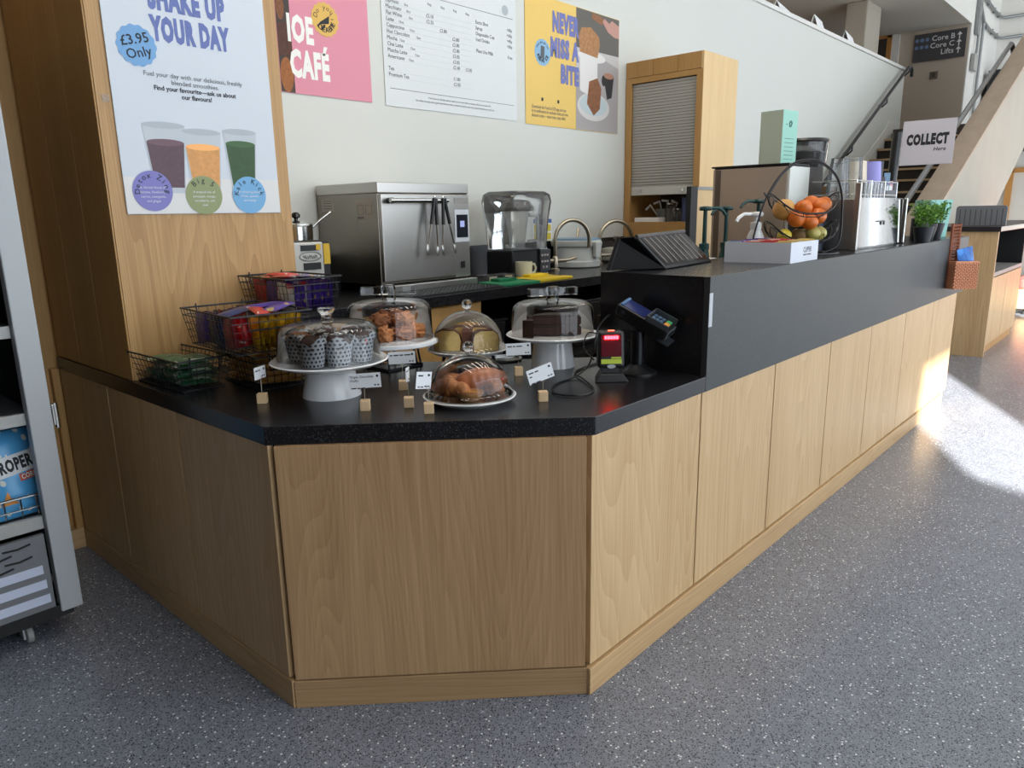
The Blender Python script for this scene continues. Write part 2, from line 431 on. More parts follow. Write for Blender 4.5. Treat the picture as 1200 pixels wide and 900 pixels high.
# landing block at the head of the stairs
struct('wall_landing', MB().box((17.0, 3.51, 0), (17.2, 9.0, 7.3)), beige_paint)
struct('wall_landing_side', MB().box((17.0, 3.49, 0), (19.5, 3.51, 7.3)), white_wall2)
struct('ceiling_soffit', MB().box((7.0, 3.52, 4.87), (17.0, 9.0, 5.9)), soffit_paint)
struct('wall_upper_edge', MB().box((7.0, 3.49, 4.86), (17.0, 3.52, 7.2)), white_wall2)
struct('floor_landing', MB().box((14.235, 2.2, 2.62), (19.5, 9.0, 2.80)), M('landing_floor', '#4a443e', 0.6))
struct('floor_mezzanine', MB().box((7.0, 4.15, 2.6), (14.235, 9.0, 2.75)), brown_concrete)
mb = MB(); mb.box((9.0, 6.0, 2.75), (15.84, 6.2, 4.87)); mb.box((15.87, 6.0, 2.75), (17.0, 6.2, 4.87)); mb.box((9, 6.05, 2.75), (17, 6.2, 4.87))
struct('wall_mezzanine', mb, brown_concrete)
struct('column', MB().box((13.86, 4.4, 2.75), (14.6, 4.75, 4.87)), concrete, bevel=0.02)
# door on the landing wall
d1 = tag(MB().box((16.96, 4.93, 2.8), (16.985, 5.95, 4.84)).build('door_1', M('door_dark', '#3c3630', 0.4)), kind='structure')
mb = MB(); mb.box((16.93, 4.86, 2.8), (17.0, 4.95, 4.92)); mb.box((16.93, 4.86, 4.82), (17.0, 6.0, 4.92)); mb.box((16.93, 5.93, 2.8), (17.0, 6.02, 4.92))
mb.build('door_frame', oak_red, d1, world=True)
mb = MB(); mb.box((16.95, 4.72, 2.8), (16.995, 4.86, 5.0)); mb.box((16.95, 4.72, 4.92), (16.995, 6.1, 5.0))
mb.build('door_surround', white_wall2, d1, world=True)
# door in the far end wall, under the stairs
d2 = tag(MB().box((19.45, 1.95, 0), (19.49, 2.90, 2.2)).build('door_2', M('door_pale', '#cfcac0', 0.5)), kind='structure')
mb = MB(); mb.box((19.40, 2.86, 0), (19.5, 2.98, 2.28)); mb.box((19.40, 1.9, 2.18), (19.5, 2.98, 2.28)); mb.box((19.40, 1.85, 0), (19.5, 1.95, 2.28))
mb.build('door_frame', oak_red, d2, world=True)

# staircase: every step a part
st = tag(thing('stairs', None, None, (8.6, 3.05, 0)), 'dark stairs with pale nosings rising along the white wall', 'stairs')
tread_m = M('dark_stair_carpet', '#2c2622', 0.8); nose_m = M('pale_nosing', '#b09673', 0.6)
X0, Z0, RUN, RISE = 13.88, 2.62, 0.3555, 0.1785
mes = mes2 = None
for k in range(15):
    x, z = X0-RUN*k, Z0-RISE*k
    if mes is None:
        s = MB().box((0, 2.3, -RISE), (RUN+0.01, 3.945, -0.03)).build('step', tread_m, st); s.location = Vector((x, 0, z))-Vector((8.6, 3.05, 0)); mes = s
        q = MB().box((-0.025, 2.3, -0.03), (RUN, 3.945, 0)).build('nosing', nose_m, s); mes2 = q
    else:
        s = mes.copy(); COL.objects.link(s); s.location = Vector((x, 0, z))-Vector((8.6, 3.05, 0))
        q = mes2.copy(); COL.objects.link(q); q.parent = s
mb = MB()
def stz(x, o): return Z0+(x-X0)*RISE/RUN+o
lo = [(8.7, stz(8.7, 0.05)), (13.9, stz(13.9, 0.05)), (14.6, 2.80), (14.6, 2.95), (14.0, 2.95), (13.8, stz(13.8, 0.18)), (8.7, stz(8.7, 0.20))]
mb.M = Matrix(((1, 0, 0, 0), (0, 0, -1, 3.95), (0, 1, 0, 0), (0, 0, 0, 1)))
mb.prism(lo, 0.001, 0.02); mb.build('wall_string', white_wall2, st, world=True)
# concrete balustrade with timber coping
bal = tag(thing('concrete_balustrade', 'smooth pale concrete balustrade sloping up beside the stairs', 'balustrade', (11.5, 2.2, 0)))if False else thing('concrete_balustrade', 'smooth pale concrete balustrade sloping up beside the stairs', 'balustrade', (11.5, 2.2, 0))
def cop(x): return 1.444+0.4815*(x-9.567)
mb = MB(); mb.M = Matrix(((1, 0, 0, 0), (0, 0, -1, 2.30), (0, 1, 0, 0), (0, 0, 0, 1)))
mb.prism([(8.75, 0), (10.36, 0), (16.2, 0.52*(16.2-10.36)), (16.2, cop(16.2)), (8.75, cop(8.75))], 0, 0.18)
mb.build('concrete_panel', concrete, bal, world=True)
mb = MB(); mb.M = Matrix(((1, 0, 0, 0), (0, 0, -1, 2.36), (0, 1, 0, 0), (0, 0, 0, 1)))
mb.prism([(8.72, cop(8.72)), (16.2, cop(16.2)), (16.2, cop(16.2)+0.05), (8.72, cop(8.72)+0.05)], 0, 0.28)
mb.build('coping', wood('timber_coping', '#96826e', '#b29c86', axis='X'), bal, world=True)
# handrails
hr = thing('stair_handrail', 'dark steel handrail on brackets along the white stair wall', 'handrail', (11.4, 3.82, 2.1))
mb = MB(); A = Vector((9.2, 3.83, 0.95)); B = Vector((14.4, 3.83, 3.80))
mb.tube([A, B, B+Vector((0.12, 0, 0.04)), B+Vector((0.22, 0, 0.0)), B+Vector((0.24, 0.0, -0.12))], 0.026, 8)
mb.build('rail', M('dark_steel', '#3c3d3f', 0.35, 0.8), hr, world=True, smooth=60)
for x in (11.9, 13.39, 14.5):
    z = A.z+(x-A.x)*(B.z-A.z)/(B.x-A.x)
    m_ = MB(); m_.tube([(x, 3.83, z), (x, 3.83, z-0.10), (x, 3.90, z-0.16), (x, 3.955, z-0.16)], 0.013, 6)
    m_.M = Matrix.Translation((x, 3.95, z-0.16)) @ Matrix.Rotation(PI/2, 4, 'X'); m_.cyl((0, 0, 0), 0.04, 0.012, 12)
    m_.build('rail_bracket', MATS['dark_steel'], hr, world=True)
hr2 = thing('balustrade_handrail', 'bright steel handrail running inside the concrete balustrade', 'handrail', (11.0, 2.42, 1.4))
mb = MB(); A2 = Vector((8.9, 2.42, 1.26)); B2 = Vector((14.6, 2.42, 3.99))
mb.tube([A2, B2, B2+Vector((0.10, 0, 0.0)), B2+Vector((0.18, -0.02, -0.12)), B2+Vector((0.2, -0.03, -0.3))], 0.035, 10)
mb.build('rail', M('bright_steel_tube', '#8b8d8f', 0.25, 0.9), hr2, world=True, smooth=60)
for x in (9.6, 11.6, 13.6):
    z = A2.z+(x-A2.x)*(B2.z-A2.z)/(B2.x-A2.x)
    MB().tube([(x, 2.42, z), (x, 2.42, z-0.10), (x, 2.33, z-0.14), (x, 2.295, z-0.14)], 0.014, 6).build('rail_bracket', MATS['dark_steel'], hr2, world=True)
# little white notices standing on the parapet
for i, (x, dx, h, lb) in enumerate(((9.3, 0.65, 0.11, 'white folded notice on the parapet above the cabinet'), (10.55, 0.5, 0.17, 'white folded notice between two others on the parapet'), (11.75, 0.6, 0.16, 'white folded notice on the parapet beside the column'))):
    t = thing('parapet_notice', lb, 'notice', (x+dx/2, 4.06, 3.84), 0.15, 'notices along the parapet')
    mb = MB(); mb.hexa([(-dx/2, -0.06), (dx/2, -0.06), (dx/2, -0.055), (-dx/2, -0.055)], [(-dx/2, -0.003), (dx/2, -0.003), (dx/2, 0.0), (-dx/2, 0.0)], 0, h)
    mb.hexa([(-dx/2, 0.055), (dx/2, 0.055), (dx/2, 0.06), (-dx/2, 0.06)], [(-dx/2, 0.0), (dx/2, 0.0), (dx/2, 0.003), (-dx/2, 0.003)], 0, h)
    mb.build('card', paper, t)
    MB().cbox((0.16, -0.062, 0.05), (0.09, 0.002, 0.004)).build('printed_line', ink, t)
# wayfinding sign
sg = thing('wayfinding_sign', 'dark grey wall sign listing Core B, Core C and Lifts', 'sign', (16.985, 4.00, 4.54), rot=(R(90), 0, R(-90)))
MB().box((-0.45, -0.255, 0), (0.45, 0.255, 0.02)).build('sign_panel', M('sign_grey', '#4a484b', 0.5), sg)
mb = MB()
for y, s in ((0.10, 'Core B'), (-0.03, 'Core C'), (-0.16, 'Lifts')): text_into(mb, s, 0.135, 0.26, y, 0.021, 'RIGHT', bold=0.01)
for y in (0.10, -0.03, -0.16):
    mb.prism([(0.325, y-0.02), (0.345, y-0.02), (0.345, y+0.05), (0.38, y+0.05), (0.335, y+0.105), (0.29, y+0.05), (0.325, y+0.05)], 0.021, 0.022)
mb.build('lettering', paper, sg)
mb = MB()
for y in (0.14, 0.01):
    for x in (-0.40, -0.31, -0.22): mb.prism(disc(0.035, 14, x, y), 0.021, 0.022)
mb.build('round_symbols', M('sign_blue', '#6f86a8', 0.6), sg)
t = thing('light_switch', 'small square dark switch plate on the beige landing wall', 'switch', (16.995, 4.05, 4.01), rot=(R(90), 0, R(-90)))
MB().cbox((0, 0, 0), (0.14, 0.14, 0.03)).build('switch_plate', M('switch_grey', '#6d6358', 0.5), t, bevel=0.006)
MB().cbox((0, 0, 0.02), (0.06, 0.07, 0.015)).build('rocker', M('switch_dark', '#4d463f', 0.5), t)
# conduits on the side wall
galv = M('galvanised_conduit', '#8f9191', 0.4, 0.6)
cd = thing('cable_conduit', 'galvanised cable conduit with clips bending round the corner above the stairs', 'conduit', (17.9, 3.45, 3.6))
mb = MB(); mb.tube([(17.3, 3.44, 5.25), (17.75, 3.44, 5.0), (18.3, 3.44, 4.95), (19.3, 3.44, 4.95), (19.44, 3.40, 4.95), (19.46, 2.2, 4.95)], 0.03, 8)
mb.build('conduit', galv, cd, world=True, smooth=60)
mb = MB(); mb.tube([(17.0, 3.44, 5.6), (17.5, 3.44, 5.42), (18.6, 3.44, 5.35), (19.3, 3.44, 5.35), (19.44, 3.40, 5.35), (19.46, 2.2, 5.35)], 0.03, 8)
mb.build('conduit', galv, cd, world=True, smooth=60)
mb = MB(); mb.tube([(17.75, 3.44, 4.98), (17.75, 3.44, 3.05)], 0.028, 8); mb.tube([(17.4, 3.44, 4.9), (17.4, 3.44, 4.45), (17.3, 3.44, 4.2)], 0.022, 8)
mb.build('conduit', galv, cd, world=True, smooth=60)
MB().box((17.2, 3.42, 4.7), (17.42, 3.478, 5.8)).build('cable_tray', galv, cd, world=True)
MB().box((17.18, 3.41, 4.05), (17.5, 3.478, 4.35)).build('junction_box', M('junction_grey', '#a5a4a0', 0.5), cd, world=True, bevel=0.01)
for x, z in ((18.0, 4.95), (18.6, 4.95), (19.1, 4.95), (18.0, 5.38), (18.6, 5.35), (19.1, 5.35)):
    MB().cbox((x, 3.445, z), (0.05, 0.05, 0.10)).build('conduit_clip', galv, cd, world=True)
t = thing('black_riser_cabinet', 'tall black cabinet standing on the landing behind the balustrade', 'cabinet', (18.9, 3.15, 2.8))
MB().box((18.5, 2.95, 2.8), (19.4, 3.40, 4.2)).build('cabinet_body', black_plastic, t, world=True, bevel=0.02)
MB().cbox((18.48, 3.15, 3.95), (0.03, 0.30, 0.05)).build('handle', grey_plastic, t, world=True)

# linear ceiling lamps over the counter (seen as streaks in the glass)
lamp_e = M('lamp_diffuser', '#ffffff', 0.5, emit=22.0, ecol='#fff4e4')
ORD = ('first', 'second', 'third', 'fourth', 'fifth', 'sixth', 'seventh', 'eighth', 'ninth', 'tenth', 'eleventh', 'twelfth', 'thirteenth')
for i in range(6):
    t = thing('linear_ceiling_lamp', 'slim white ceiling lamp over the counter, %s from the pillar' % ORD[i], 'lamp', (1.15+i*0.75, 1.45, 4.6), R(90), 'linear ceiling lamps')
    MB().box((-0.85, -0.08, 0), (0.85, 0.08, 0.07)).build('lamp_body', white_plastic, t)
    MB().box((-0.83, -0.07, -0.012), (0.83, 0.07, 0.0)).build('diffuser', lamp_e, t)
    for x in (-0.7, 0.7): MB().rod((x, 0, 0.07), (x, 0, 2.6), 0.004, 4).build('suspension_wire', nickel, t)
t = thing('landing_fill_light', 'unseen flat square fill light added above the mezzanine', 'lamp', (9.2, 5.2, 4.85))  # out of view, added to brighten the landing
MB().box((-0.7, -0.7, -0.01), (0.7, 0.7, 0.008)).build('fill_diffuser', M('fill_glow', '#ffffff', 0.5, emit=14, ecol='#fff1de'), t)
MB().box((-0.74, -0.74, -0.006), (0.74, 0.74, 0.009)).build('fill_frame', white_plastic, t)
# ================================================================== FRONT COUNTER
ZW, ZT, YR, XL, SUMW = 0.915, 1.272, 1.2075, 1.02, 2.905
KS = 2.882
cb = thing('service_counter', 'oak panelled counter base with a chamfered corner on grey terrazzo', 'counter', (2.2, 2.0, 0))
seams = [1.668, 2.358, 3.016, 3.69, 4.34, 5.03, 5.73, 6.42]
G = 0.004
for i in range(len(seams)-1):
    a = seams[i]+(0.016 if i == 0 else G); b = seams[i+1]-G
    MB().box((a, YR, 0.098), (b, YR+0.02, 0.858)).build('panel', oak, cb, world=True, bevel=0.0015)
ys = [KS-XL+0.008, 2.48, 3.098, 3.65]
for i in range(3):
    MB().box((XL, ys[i]+(0.010 if i == 0 else 0.004), 0.098), (XL+0.02, ys[i+1]-0.004, 0.858)).build('panel', oak, cb, world=True, bevel=0.0015)
# chamfer panel
def cham(c, d, z0, z1, e0=0.0, e1=0.0):
    """box along the chamfer x+y=c, d deep; ends inset by e0,e1 (metres along the face)"""
    x0 = XL; y0 = c-XL; x1 = c-YR; y1 = YR
    u = Vector((x1-x0, y1-y0)).normalized(); n_ = Vector((0.7071, 0.7071))
    p0 = Vector((x0, y0))+u*e0; p1 = Vector((x1, y1))-u*e1
    q = [p0, p1, p1+n_*d, p0+n_*d]
    return MB().prism([(v.x, v.y) for v in q], z0, z1)
cham(KS, 0.02, 0.098, 0.858, 0.008, 0.010).build('panel', wood('oak_chamfer_shaded', '#93704d', '#bb9870', cath=0.8), cb, world=True, bevel=0.0015)  # same oak as the long run, its shade put into darker colours
# dark carcass behind the joints
mb = MB(); mb.prism([(XL+0.02, KS-XL+0.03), (KS-YR+0.03, YR+0.02), (6.36, YR+0.02), (6.36, 1.66), (2.5, 1.66), (1.5, 2.66), (1.5, 3.65), (XL+0.02, 3.65)], 0.01, 0.856)
mb.build('carcass', joint_dark, cb, world=True)
# kickboards
MB().box((KS-YR-0.006, YR-0.012, 0), (6.27, YR+0.02, 0.094)).build('kickboard', oak_x, cb, world=True, bevel=0.003)
MB().box((XL-0.004, KS-XL, 0), (XL+0.02, 3.65, 0.094)).build('kickboard', oak_y, cb, world=True, bevel=0.002)
cham(KS-0.004, 0.02, 0.0, 0.094).build('kickboard', oak_d, cb, world=True, bevel=0.002)
MB().box((6.38, YR+0.02, 0.0), (6.42, 1.66, 0.858)).build('end_panel', oak, cb, world=True)

wt = thing('front_worktop', 'black speckled quartz worktop wrapping the counter corner', 'worktop', (1.8, 1.8, 0.858))
pts = [(XL-0.003, 3.65), (XL-0.003, SUMW-XL), (SUMW-YR, YR-0.003), (2.379, YR-0.003), (2.379, YR+0.02), (6.60, YR+0.02), (6.60, 1.68), (2.50, 1.68), (1.50, 2.67), (1.50, 3.65)]
MB().prism(pts, 0.858, ZW).build('worktop_slab', stone, wt, world=True, bevel=0.002)
up = thing('quartz_upstand', 'tall black quartz upstand shelf standing on the long run of the counter', 'upstand', (4.4, 1.4, ZW))
MB().box((2.38, YR-0.003, 0.858), (6.60, YR+0.0195, ZT)).build('front_slab', stone_lit, up, world=True)
MB().box((2.38, YR+0.02, ZW), (2.40, 1.672, ZT-0.02)).build('end_slab', stone, up, world=True)
MB().box((2.38, YR+0.02, ZT-0.02), (6.60, 1.672, ZT)).build('top_slab', stone, up, world=True)
MB().box((2.40, 1.65, ZW), (6.60, 1.67, ZT-0.02)).build('rear_slab', stone, up, world=True)
MB().box((2.3775, YR-0.005, 1.095), (2.402, YR-0.0025, 1.215)).build('white_patch', M('filler_white', '#b9bdc2', 0.6), up, world=True)
iw = thing('inner_worktop', 'low black kitchen worktop tucked behind the upstand', 'worktop', (4.5, 2.1, 0.87))
MB().box((3.45, 1.69, 0.87), (6.6, 2.45, 0.92)).build('worktop_slab', black_matt, iw, world=True)
MB().box((3.48, 1.72, 0.0), (6.55, 2.40, 0.87)).build('cupboard_body', oak_cab, iw, world=True)

# ================================================================== OAK PILLAR
pil = thing('oak_clad_pillar', 'oak clad pillar standing on the counter behind the smoothie poster', 'pillar', (1.4, 3.2, ZW))
MB().box((1.032, 2.83, ZW+0.001), (1.75, 2.85, 4.2)).build('cladding_board', wood('oak_pillar', '#a07a4b', '#bf9a68', cath=1.5), pil, world=True, bevel=0.001)
for a, b in ((2.834, 3.10), (3.103, 3.38), (3.383, 3.66)):
    MB().box((1.026, a, ZW+0.001), (1.046, b, 4.2)).build('cladding_board', oak_cab, pil, world=True, bevel=0.001)
MB().box((1.046, 2.85, ZW+0.001), (1.745, 3.66, 4.19)).build('pillar_core', oak_cab, pil, world=True)
MB().box((1.05, 2.828, 1.9), (1.072, 2.8302, 1.925)).build('tape_scrap', clear_plastic, pil, world=True)
# oak return wall behind the fridge
rw = struct('wall_return', MB().box((0.99, 3.66, 0.094), (1.02, 3.70, 0.858)), oak_cab)
struct('wall_left', MB().box((-3.0, 3.70, 0.0), (1.05, 3.9, 4.2)), oak_cab)
struct('baseboard_left', MB().box((0.55, 3.655, 0.0), (1.018, 3.70, 0.094)), oak_x)

# ================================================================== BACK COUNTER
ZC = 1.06
bc = thing('back_counter', 'oak fronted kitchen counter against the white wall with an open bay', 'counter', (4.0, 3.5, 0))
for a, b in ((1.80, 2.45), (2.455, 3.12), (4.95, 5.60), (5.605, 6.55)):
    MB().box((a, 3.06, 0.10), (b, 3.08, ZC-0.06)).build('panel', oak_cab, bc, world=True)
MB().box((1.80, 3.08, 0.0), (3.12, 3.93, ZC-0.06)).build('carcass', joint_dark, bc, world=True)
MB().box((4.97, 3.08, 0.0), (6.55, 3.93, ZC-0.06)).build('carcass', joint_dark, bc, world=True)
MB().box((3.12, 3.86, 0.0), (4.97, 3.93, ZC-0.06)).build('bay_back', black_matt, bc, world=True)
MB().box((3.12, 3.10, 0.48), (4.95, 3.86, 0.51)).build('shelf', black_matt, bc, world=True)
bw = thing('rear_worktop', 'black speckled quartz worktop under the oven and taps', 'worktop', (4.0, 3.5, ZC-0.06))
MB().box((1.78, 3.03, ZC-0.06), (6.56, 3.945, ZC)).build('worktop_slab', stone, bw, world=True, bevel=0.002)
sp = thing('splashback', 'low black quartz splashback along the white wall', 'splashback', (4.0, 3.93, ZC))
MB().box((1.78, 3.93, ZC), (5.975, 3.949, ZT)).build('splash_slab', M('splash_black', '#1a1a1c', 0.25), sp, world=True)
# dark bits in the open bay
for i, (x, z, dx, dz, c, lb) in enumerate(((3.35, 0.51, 0.38, 0.30, '#1c1c20', 'black plastic crate in the open bay beneath the green board'), (3.95, 0.51, 0.30, 0.22, '#26242a', 'dark low tub in the middle of the open bay'), (4.5, 0.51, 0.34, 0.33, '#201d1c', 'dark brown box in the open bay near its oak end'))):
    t = thing('storage_tub', lb, 'tub', (x, 3.45, z))
    mb = MB(); mb.hexa([(-dx/2, -0.17), (dx/2, -0.17), (dx/2, 0.17), (-dx/2, 0.17)], [(-dx/2-.02, -0.19), (dx/2+.02, -0.19), (dx/2+.02, 0.19), (-dx/2-.02, 0.19)], 0, dz)
    mb.build('tub_body', M('tub_%d' % i, c, 0.5), t, bevel=0.01)
    MB().cbox((0, 0, dz+0.01), (dx+0.06, 0.40, 0.02)).build('lid', M('tub_lid_%d' % i, c, 0.4), t, bevel=0.006)
# ================================================================== SECOND COUNTER
s2 = thing('condiment_counter', 'freestanding oak unit with a black top and open bin hatch', 'counter', (9.4, 1.7, 0))
MB().box((8.58, 1.32, 0.0), (8.62, 2.0, 1.25)).build('end_panel', oak, s2, world=True)
MB().box((8.55, 1.30, 1.25), (12.2, 2.05, 1.30)).build('counter_top', M('dark_top', '#232022', 0.35), s2, world=True, bevel=0.004)
MB().box((8.62, 1.72, 0.86), (10.45, 2.0, 1.25)).build('hatch_back', black_matt, s2, world=True)
MB().box((8.62, 1.34, 0.80), (10.45, 1.98, 0.84)).build('hatch_shelf', M('hatch_grey', '#9a9790', 0.5), s2, world=True)
MB().box((10.40, 1.34, 0.84), (10.45, 2.0, 1.25)).build('hatch_end', black_matt, s2, world=True)
for a, b in ((8.63, 9.50), (9.51, 10.44)):
    MB().box((a, 1.335, 0.10), (b, 1.355, 0.79)).build('door', oak, s2, world=True)
MB().box((8.62, 1.36, 0.0), (10.40, 1.98, 0.80)).build('carcass', oak_cab, s2, world=True)
tr = thing('grey_tray', 'grey grooved tray propped upright on the black topped unit', 'tray', (9.0, 1.56, 1.30), rot=(R(90), 0, R(-93)))
mb = MB(); c = 0.03; Wt, Ht = 0.46, 0.20
pts = []
for cx, cy, a0 in ((Wt/2-c, Ht-c, 0), (-Wt/2+c, Ht-c, 90), (-Wt/2+0.005, 0.005, 180), (Wt/2-0.005, 0.005, 270)):
    rr = c if cy > 0.1 else 0.005
    pts += [(cx+rr*math.cos(R(a0+t_)), cy+rr*math.sin(R(a0+t_))) for t_ in (0, 22, 45, 67, 90)]
mb.prism(pts, 0, 0.02).build('tray_body', M('tray_grey', '#77797d', 0.5), tr, bevel=0.003)
mb = MB()
for k in range(9): mb.box((-0.19+k*0.0475-0.003, 0.005, 0.0205), (-0.19+k*0.0475+0.003, 0.165, 0.0215))
mb.build('groove', M('groove_dark', '#3b3c40', 0.6), tr)
bn = thing('red_bench', 'red cushioned wooden bench beyond the second oak unit', 'bench', (12.9, 1.0, 0))
MB().box((12.3, 0.2, 0.09), (13.6, 1.62, 0.36)).build('bench_base', oak, bn, world=True)
MB().box((12.28, 0.18, 0.36), (13.62, 1.64, 0.50)).build('seat', M('red_upholstery', '#b4544c', 0.8), bn, world=True, bevel=0.03)
MB().box((13.4, 0.2, 0.50), (13.6, 1.62, 1.0)).build('backrest', M('red_upholstery_dark', '#a04740', 0.8), bn, world=True, bevel=0.04)
MB().box((12.4, 0.3, 0), (13.5, 1.5, 0.09)).build('plinth', black_matt, bn, world=True)
# ================================================================== POSTERS
def poster(name, label, loc, wd, ht, mat, facing='S', th=0.004, cat='poster'):
    """flat board; local x runs along the reading direction, y up, z out of the wall; origin at the lower corner"""
    rot = (R(90), 0, 0) if facing == 'S' else (R(90), 0, R(-90))
    t = thing(name, label, cat, loc, rot=rot)
    MB().box((0, 0, 0), (wd, ht, th)).build('sheet', mat, t)
    return t
P = {}
def pm(h): return M('print_'+h.strip('#'), h, 0.6)
def shape(parent, name, polys, z, mat):
    mb = MB()
    for i_, p_ in enumerate(polys if isinstance(polys[0][0], (tuple, list)) else [polys]): mb.prism(p_, z, z+0.0003+(0.00006*i_ if i_ < 6 else 0))
    return mb.build(name, mat if not isinstance(mat, str) else pm(mat), parent)
def rect(x0, y0, x1, y1): return [(x0, y0), (x1, y0), (x1, y1), (x0, y1)]
def ell(cx, cy, rx, ry, n=28): return [(cx+rx*math.cos(2*PI*i/n), cy+ry*math.sin(2*PI*i/n)) for i in range(n)]
Z1, Z2, Z3, Z4, Z5 = 0.0042, 0.0048, 0.0054, 0.0060, 0.0066

# --- smoothie poster on the pillar
po = poster('smoothie_poster', 'pale blue smoothie poster with three full glasses on the oak pillar', (1.083, 2.8285, 1.521), 0.612, 0.87, M('poster_pale', '#c9d0d8', 0.6))
shape(po, 'marble_band', rect(0.002, 0.002, 0.610, 0.13), Z1, M('print_marble', '#d6d5d3', 0.6, var=0.05, vscale=9))
fit_part('headline', pm('#5f6ea8'), po, [('SHAKE UP', 0.160, 0.705, 0.448, 0.795), ('YOUR DAY', 0.157, 0.600, 0.457, 0.690)], Z2, 0.065)
b = shape(po, 'price_badge', disc(0.068, 84, 0.104, 0.577, 0.035, 14), Z3, '#6f9fcc')
text_part('price_lettering', ink, b, [dict(s='£3.95', size=0.046, x=0.102, y=0.583, z=Z4, align='CENTER', bold=0.012, rot=R(14)), dict(s='Only', size=0.046, x=0.112, y=0.540, z=Z4, align='CENTER', bold=0.008, rot=R(14))])
text_part('copy_lettering', ink_grey, po, [dict(s='Fuel your day with our delicious, freshly', size=0.0232, x=0.303, y=0.482, z=Z2, align='CENTER'), dict(s='blended smoothies.', size=0.0232, x=0.303, y=0.459, z=Z2, align='CENTER')])
text_part('bold_copy_lettering', ink, po, [dict(s='Find your favourite\u2014ask us about', size=0.0228, x=0.303, y=0.436, z=Z2, align='CENTER', bold=0.022), dict(s='our flavours!', size=0.0228, x=0.303, y=0.412, z=Z2, align='CENTER', bold=0.022)])
for gi, (x, y0, y1, rt, rb, fill, c) in enumerate(((0.165, 0.075, 0.315, 0.078, 0.056, 0.255, '#5a444c'), (0.305, 0.055, 0.300, 0.076, 0.052, 0.245, '#cf9558'), (0.460, 0.085, 0.310, 0.070, 0.050, 0.265, '#33502f'))):
    dz_ = 0.0002*gi
    def rr(y): return rb+(rt-rb)*(y-y0)/(y1-y0)
    g = shape(po, 'printed_glass', [(x-rb, y0), (x+rb, y0), (x+rt, y1), (x-rt, y1)], Z2+dz_, '#b9c0c6')
    shape(g, 'rim_line', ell(x, y1, rt, 0.012), Z2+dz_+0.00035, '#aab2b8')
    shape(g, 'printed_drink', [(x-rr(y0+0.02)+0.005, y0+0.02), (x+rr(y0+0.02)-0.005, y0+0.02), (x+rr(fill)-0.004, fill), (x-rr(fill)+0.004, fill)], Z3, M('drink_'+c[1:], c, 0.6, var=0.25, vscale=70))
    shape(g, 'drink_surface', ell(x, fill, rr(fill)-0.004, 0.012), Z3+0.0002, M('drinktop_'+c[1:], tuple(min(1, v*1.5) for v in lin(c)[:3]), 0.6))
for (x, y, c, nm, tx) in ((0.098, 0.082, '#7a78b8', 'Detox Zing', ('A vibrant blend of', 'banana, blueberry,', 'carrot, courgette,', 'and ginger')), (0.290, 0.068, '#8a9468', 'Big 5', ('A tropical mix of', 'pineapple, mango,', 'strawberry, and', 'kiwi')), (0.478, 0.070, '#6fa6cf', 'Kale Kick', ('A refreshing blend', 'of kale, spinach,', 'and mango'))):
    g = shape(po, 'flavour_badge', disc(0.072, 36, x, y), Z4, c)
    mb = MB(); arc_text(mb, nm, 0.028, x, y, 0.046, PI/2, 0.36, Z5, 0.006); mb.build('badge_title', ink, g)
    text_part('badge_copy', pm('#d9dbe0'), g, [dict(s=s_, size=0.0125, x=x, y=y+0.008-0.016*i, z=Z5, align='CENTER') for i, s_ in enumerate(tx)])
# --- pink board
pk = poster('pink_poster', 'pink board reading IOE CAFÉ on the white wall beside the pillar', (2.44, 3.948, 2.203), 0.645, 1.0, M('poster_pink', '#d5899a', 0.6))
mb = MB(); mb.prism(rect(0.002, 0.002, 0.092, 0.998), Z1, Z1+0.0003); mb.build('photo_strip', M('photo_strip', '#3f3632', 0.7), pk)
shape(pk, 'printed_cake', [(0.004, 0.20), (0.085, 0.19), (0.09, 0.24), (0.088, 0.37), (0.05, 0.38), (0.004, 0.36)], Z2, M('print_cake_dark', '#54382e', 0.8, var=0.5, vscale=60))
shape(pk, 'printed_pastry', ell(0.045, 0.095, 0.042, 0.095), Z2, M('print_pastry', '#9a6138', 0.8, var=0.5, vscale=70))
shape(pk, 'printed_biscuit', ell(0.030, 0.455, 0.026, 0.07), Z2, M('print_biscuit', '#7d5238', 0.8, var=0.5, vscale=70))
fit_part('headline', pm('#e9e8e2'), pk, [('IOE', 0.068, 0.275, 0.241, 0.430), ('CAFÉ', 0.070, 0.085, 0.337, 0.280)], Z3, 0.052)
b = shape(pk, 'review_badge', disc(0.093, 96, 0.328, 0.432, 0.04, 16), Z4, '#d6ad55')
mb = MB(); arc_text(mb, 'Do you', 0.040, 0.328, 0.432, 0.054, R(105), 0.42, Z5); arc_text(mb, 'LOVE A BITE', 0.042, 0.328, 0.432, 0.070, R(-80), 0.21, Z5, 0.02, True); mb.build('badge_lettering', ink, b)
OX, OY = 0.013, -0.288
shape(b, 'megaphone', [[(x_+OX, y_+OY) for x_, y_ in pl_] for pl_ in ([(0.275, 0.700), (0.345, 0.745), (0.340, 0.700), (0.282, 0.690)], [(0.296, 0.690), (0.315, 0.692), (0.312, 0.672), (0.300, 0.674)], [(0.352, 0.745), (0.362, 0.757), (0.358, 0.760), (0.349, 0.748)], [(0.356, 0.725), (0.374, 0.728), (0.374, 0.732), (0.356, 0.730)], [(0.354, 0.706), (0.368, 0.698), (0.370, 0.702), (0.356, 0.710)])], Z5, ink)
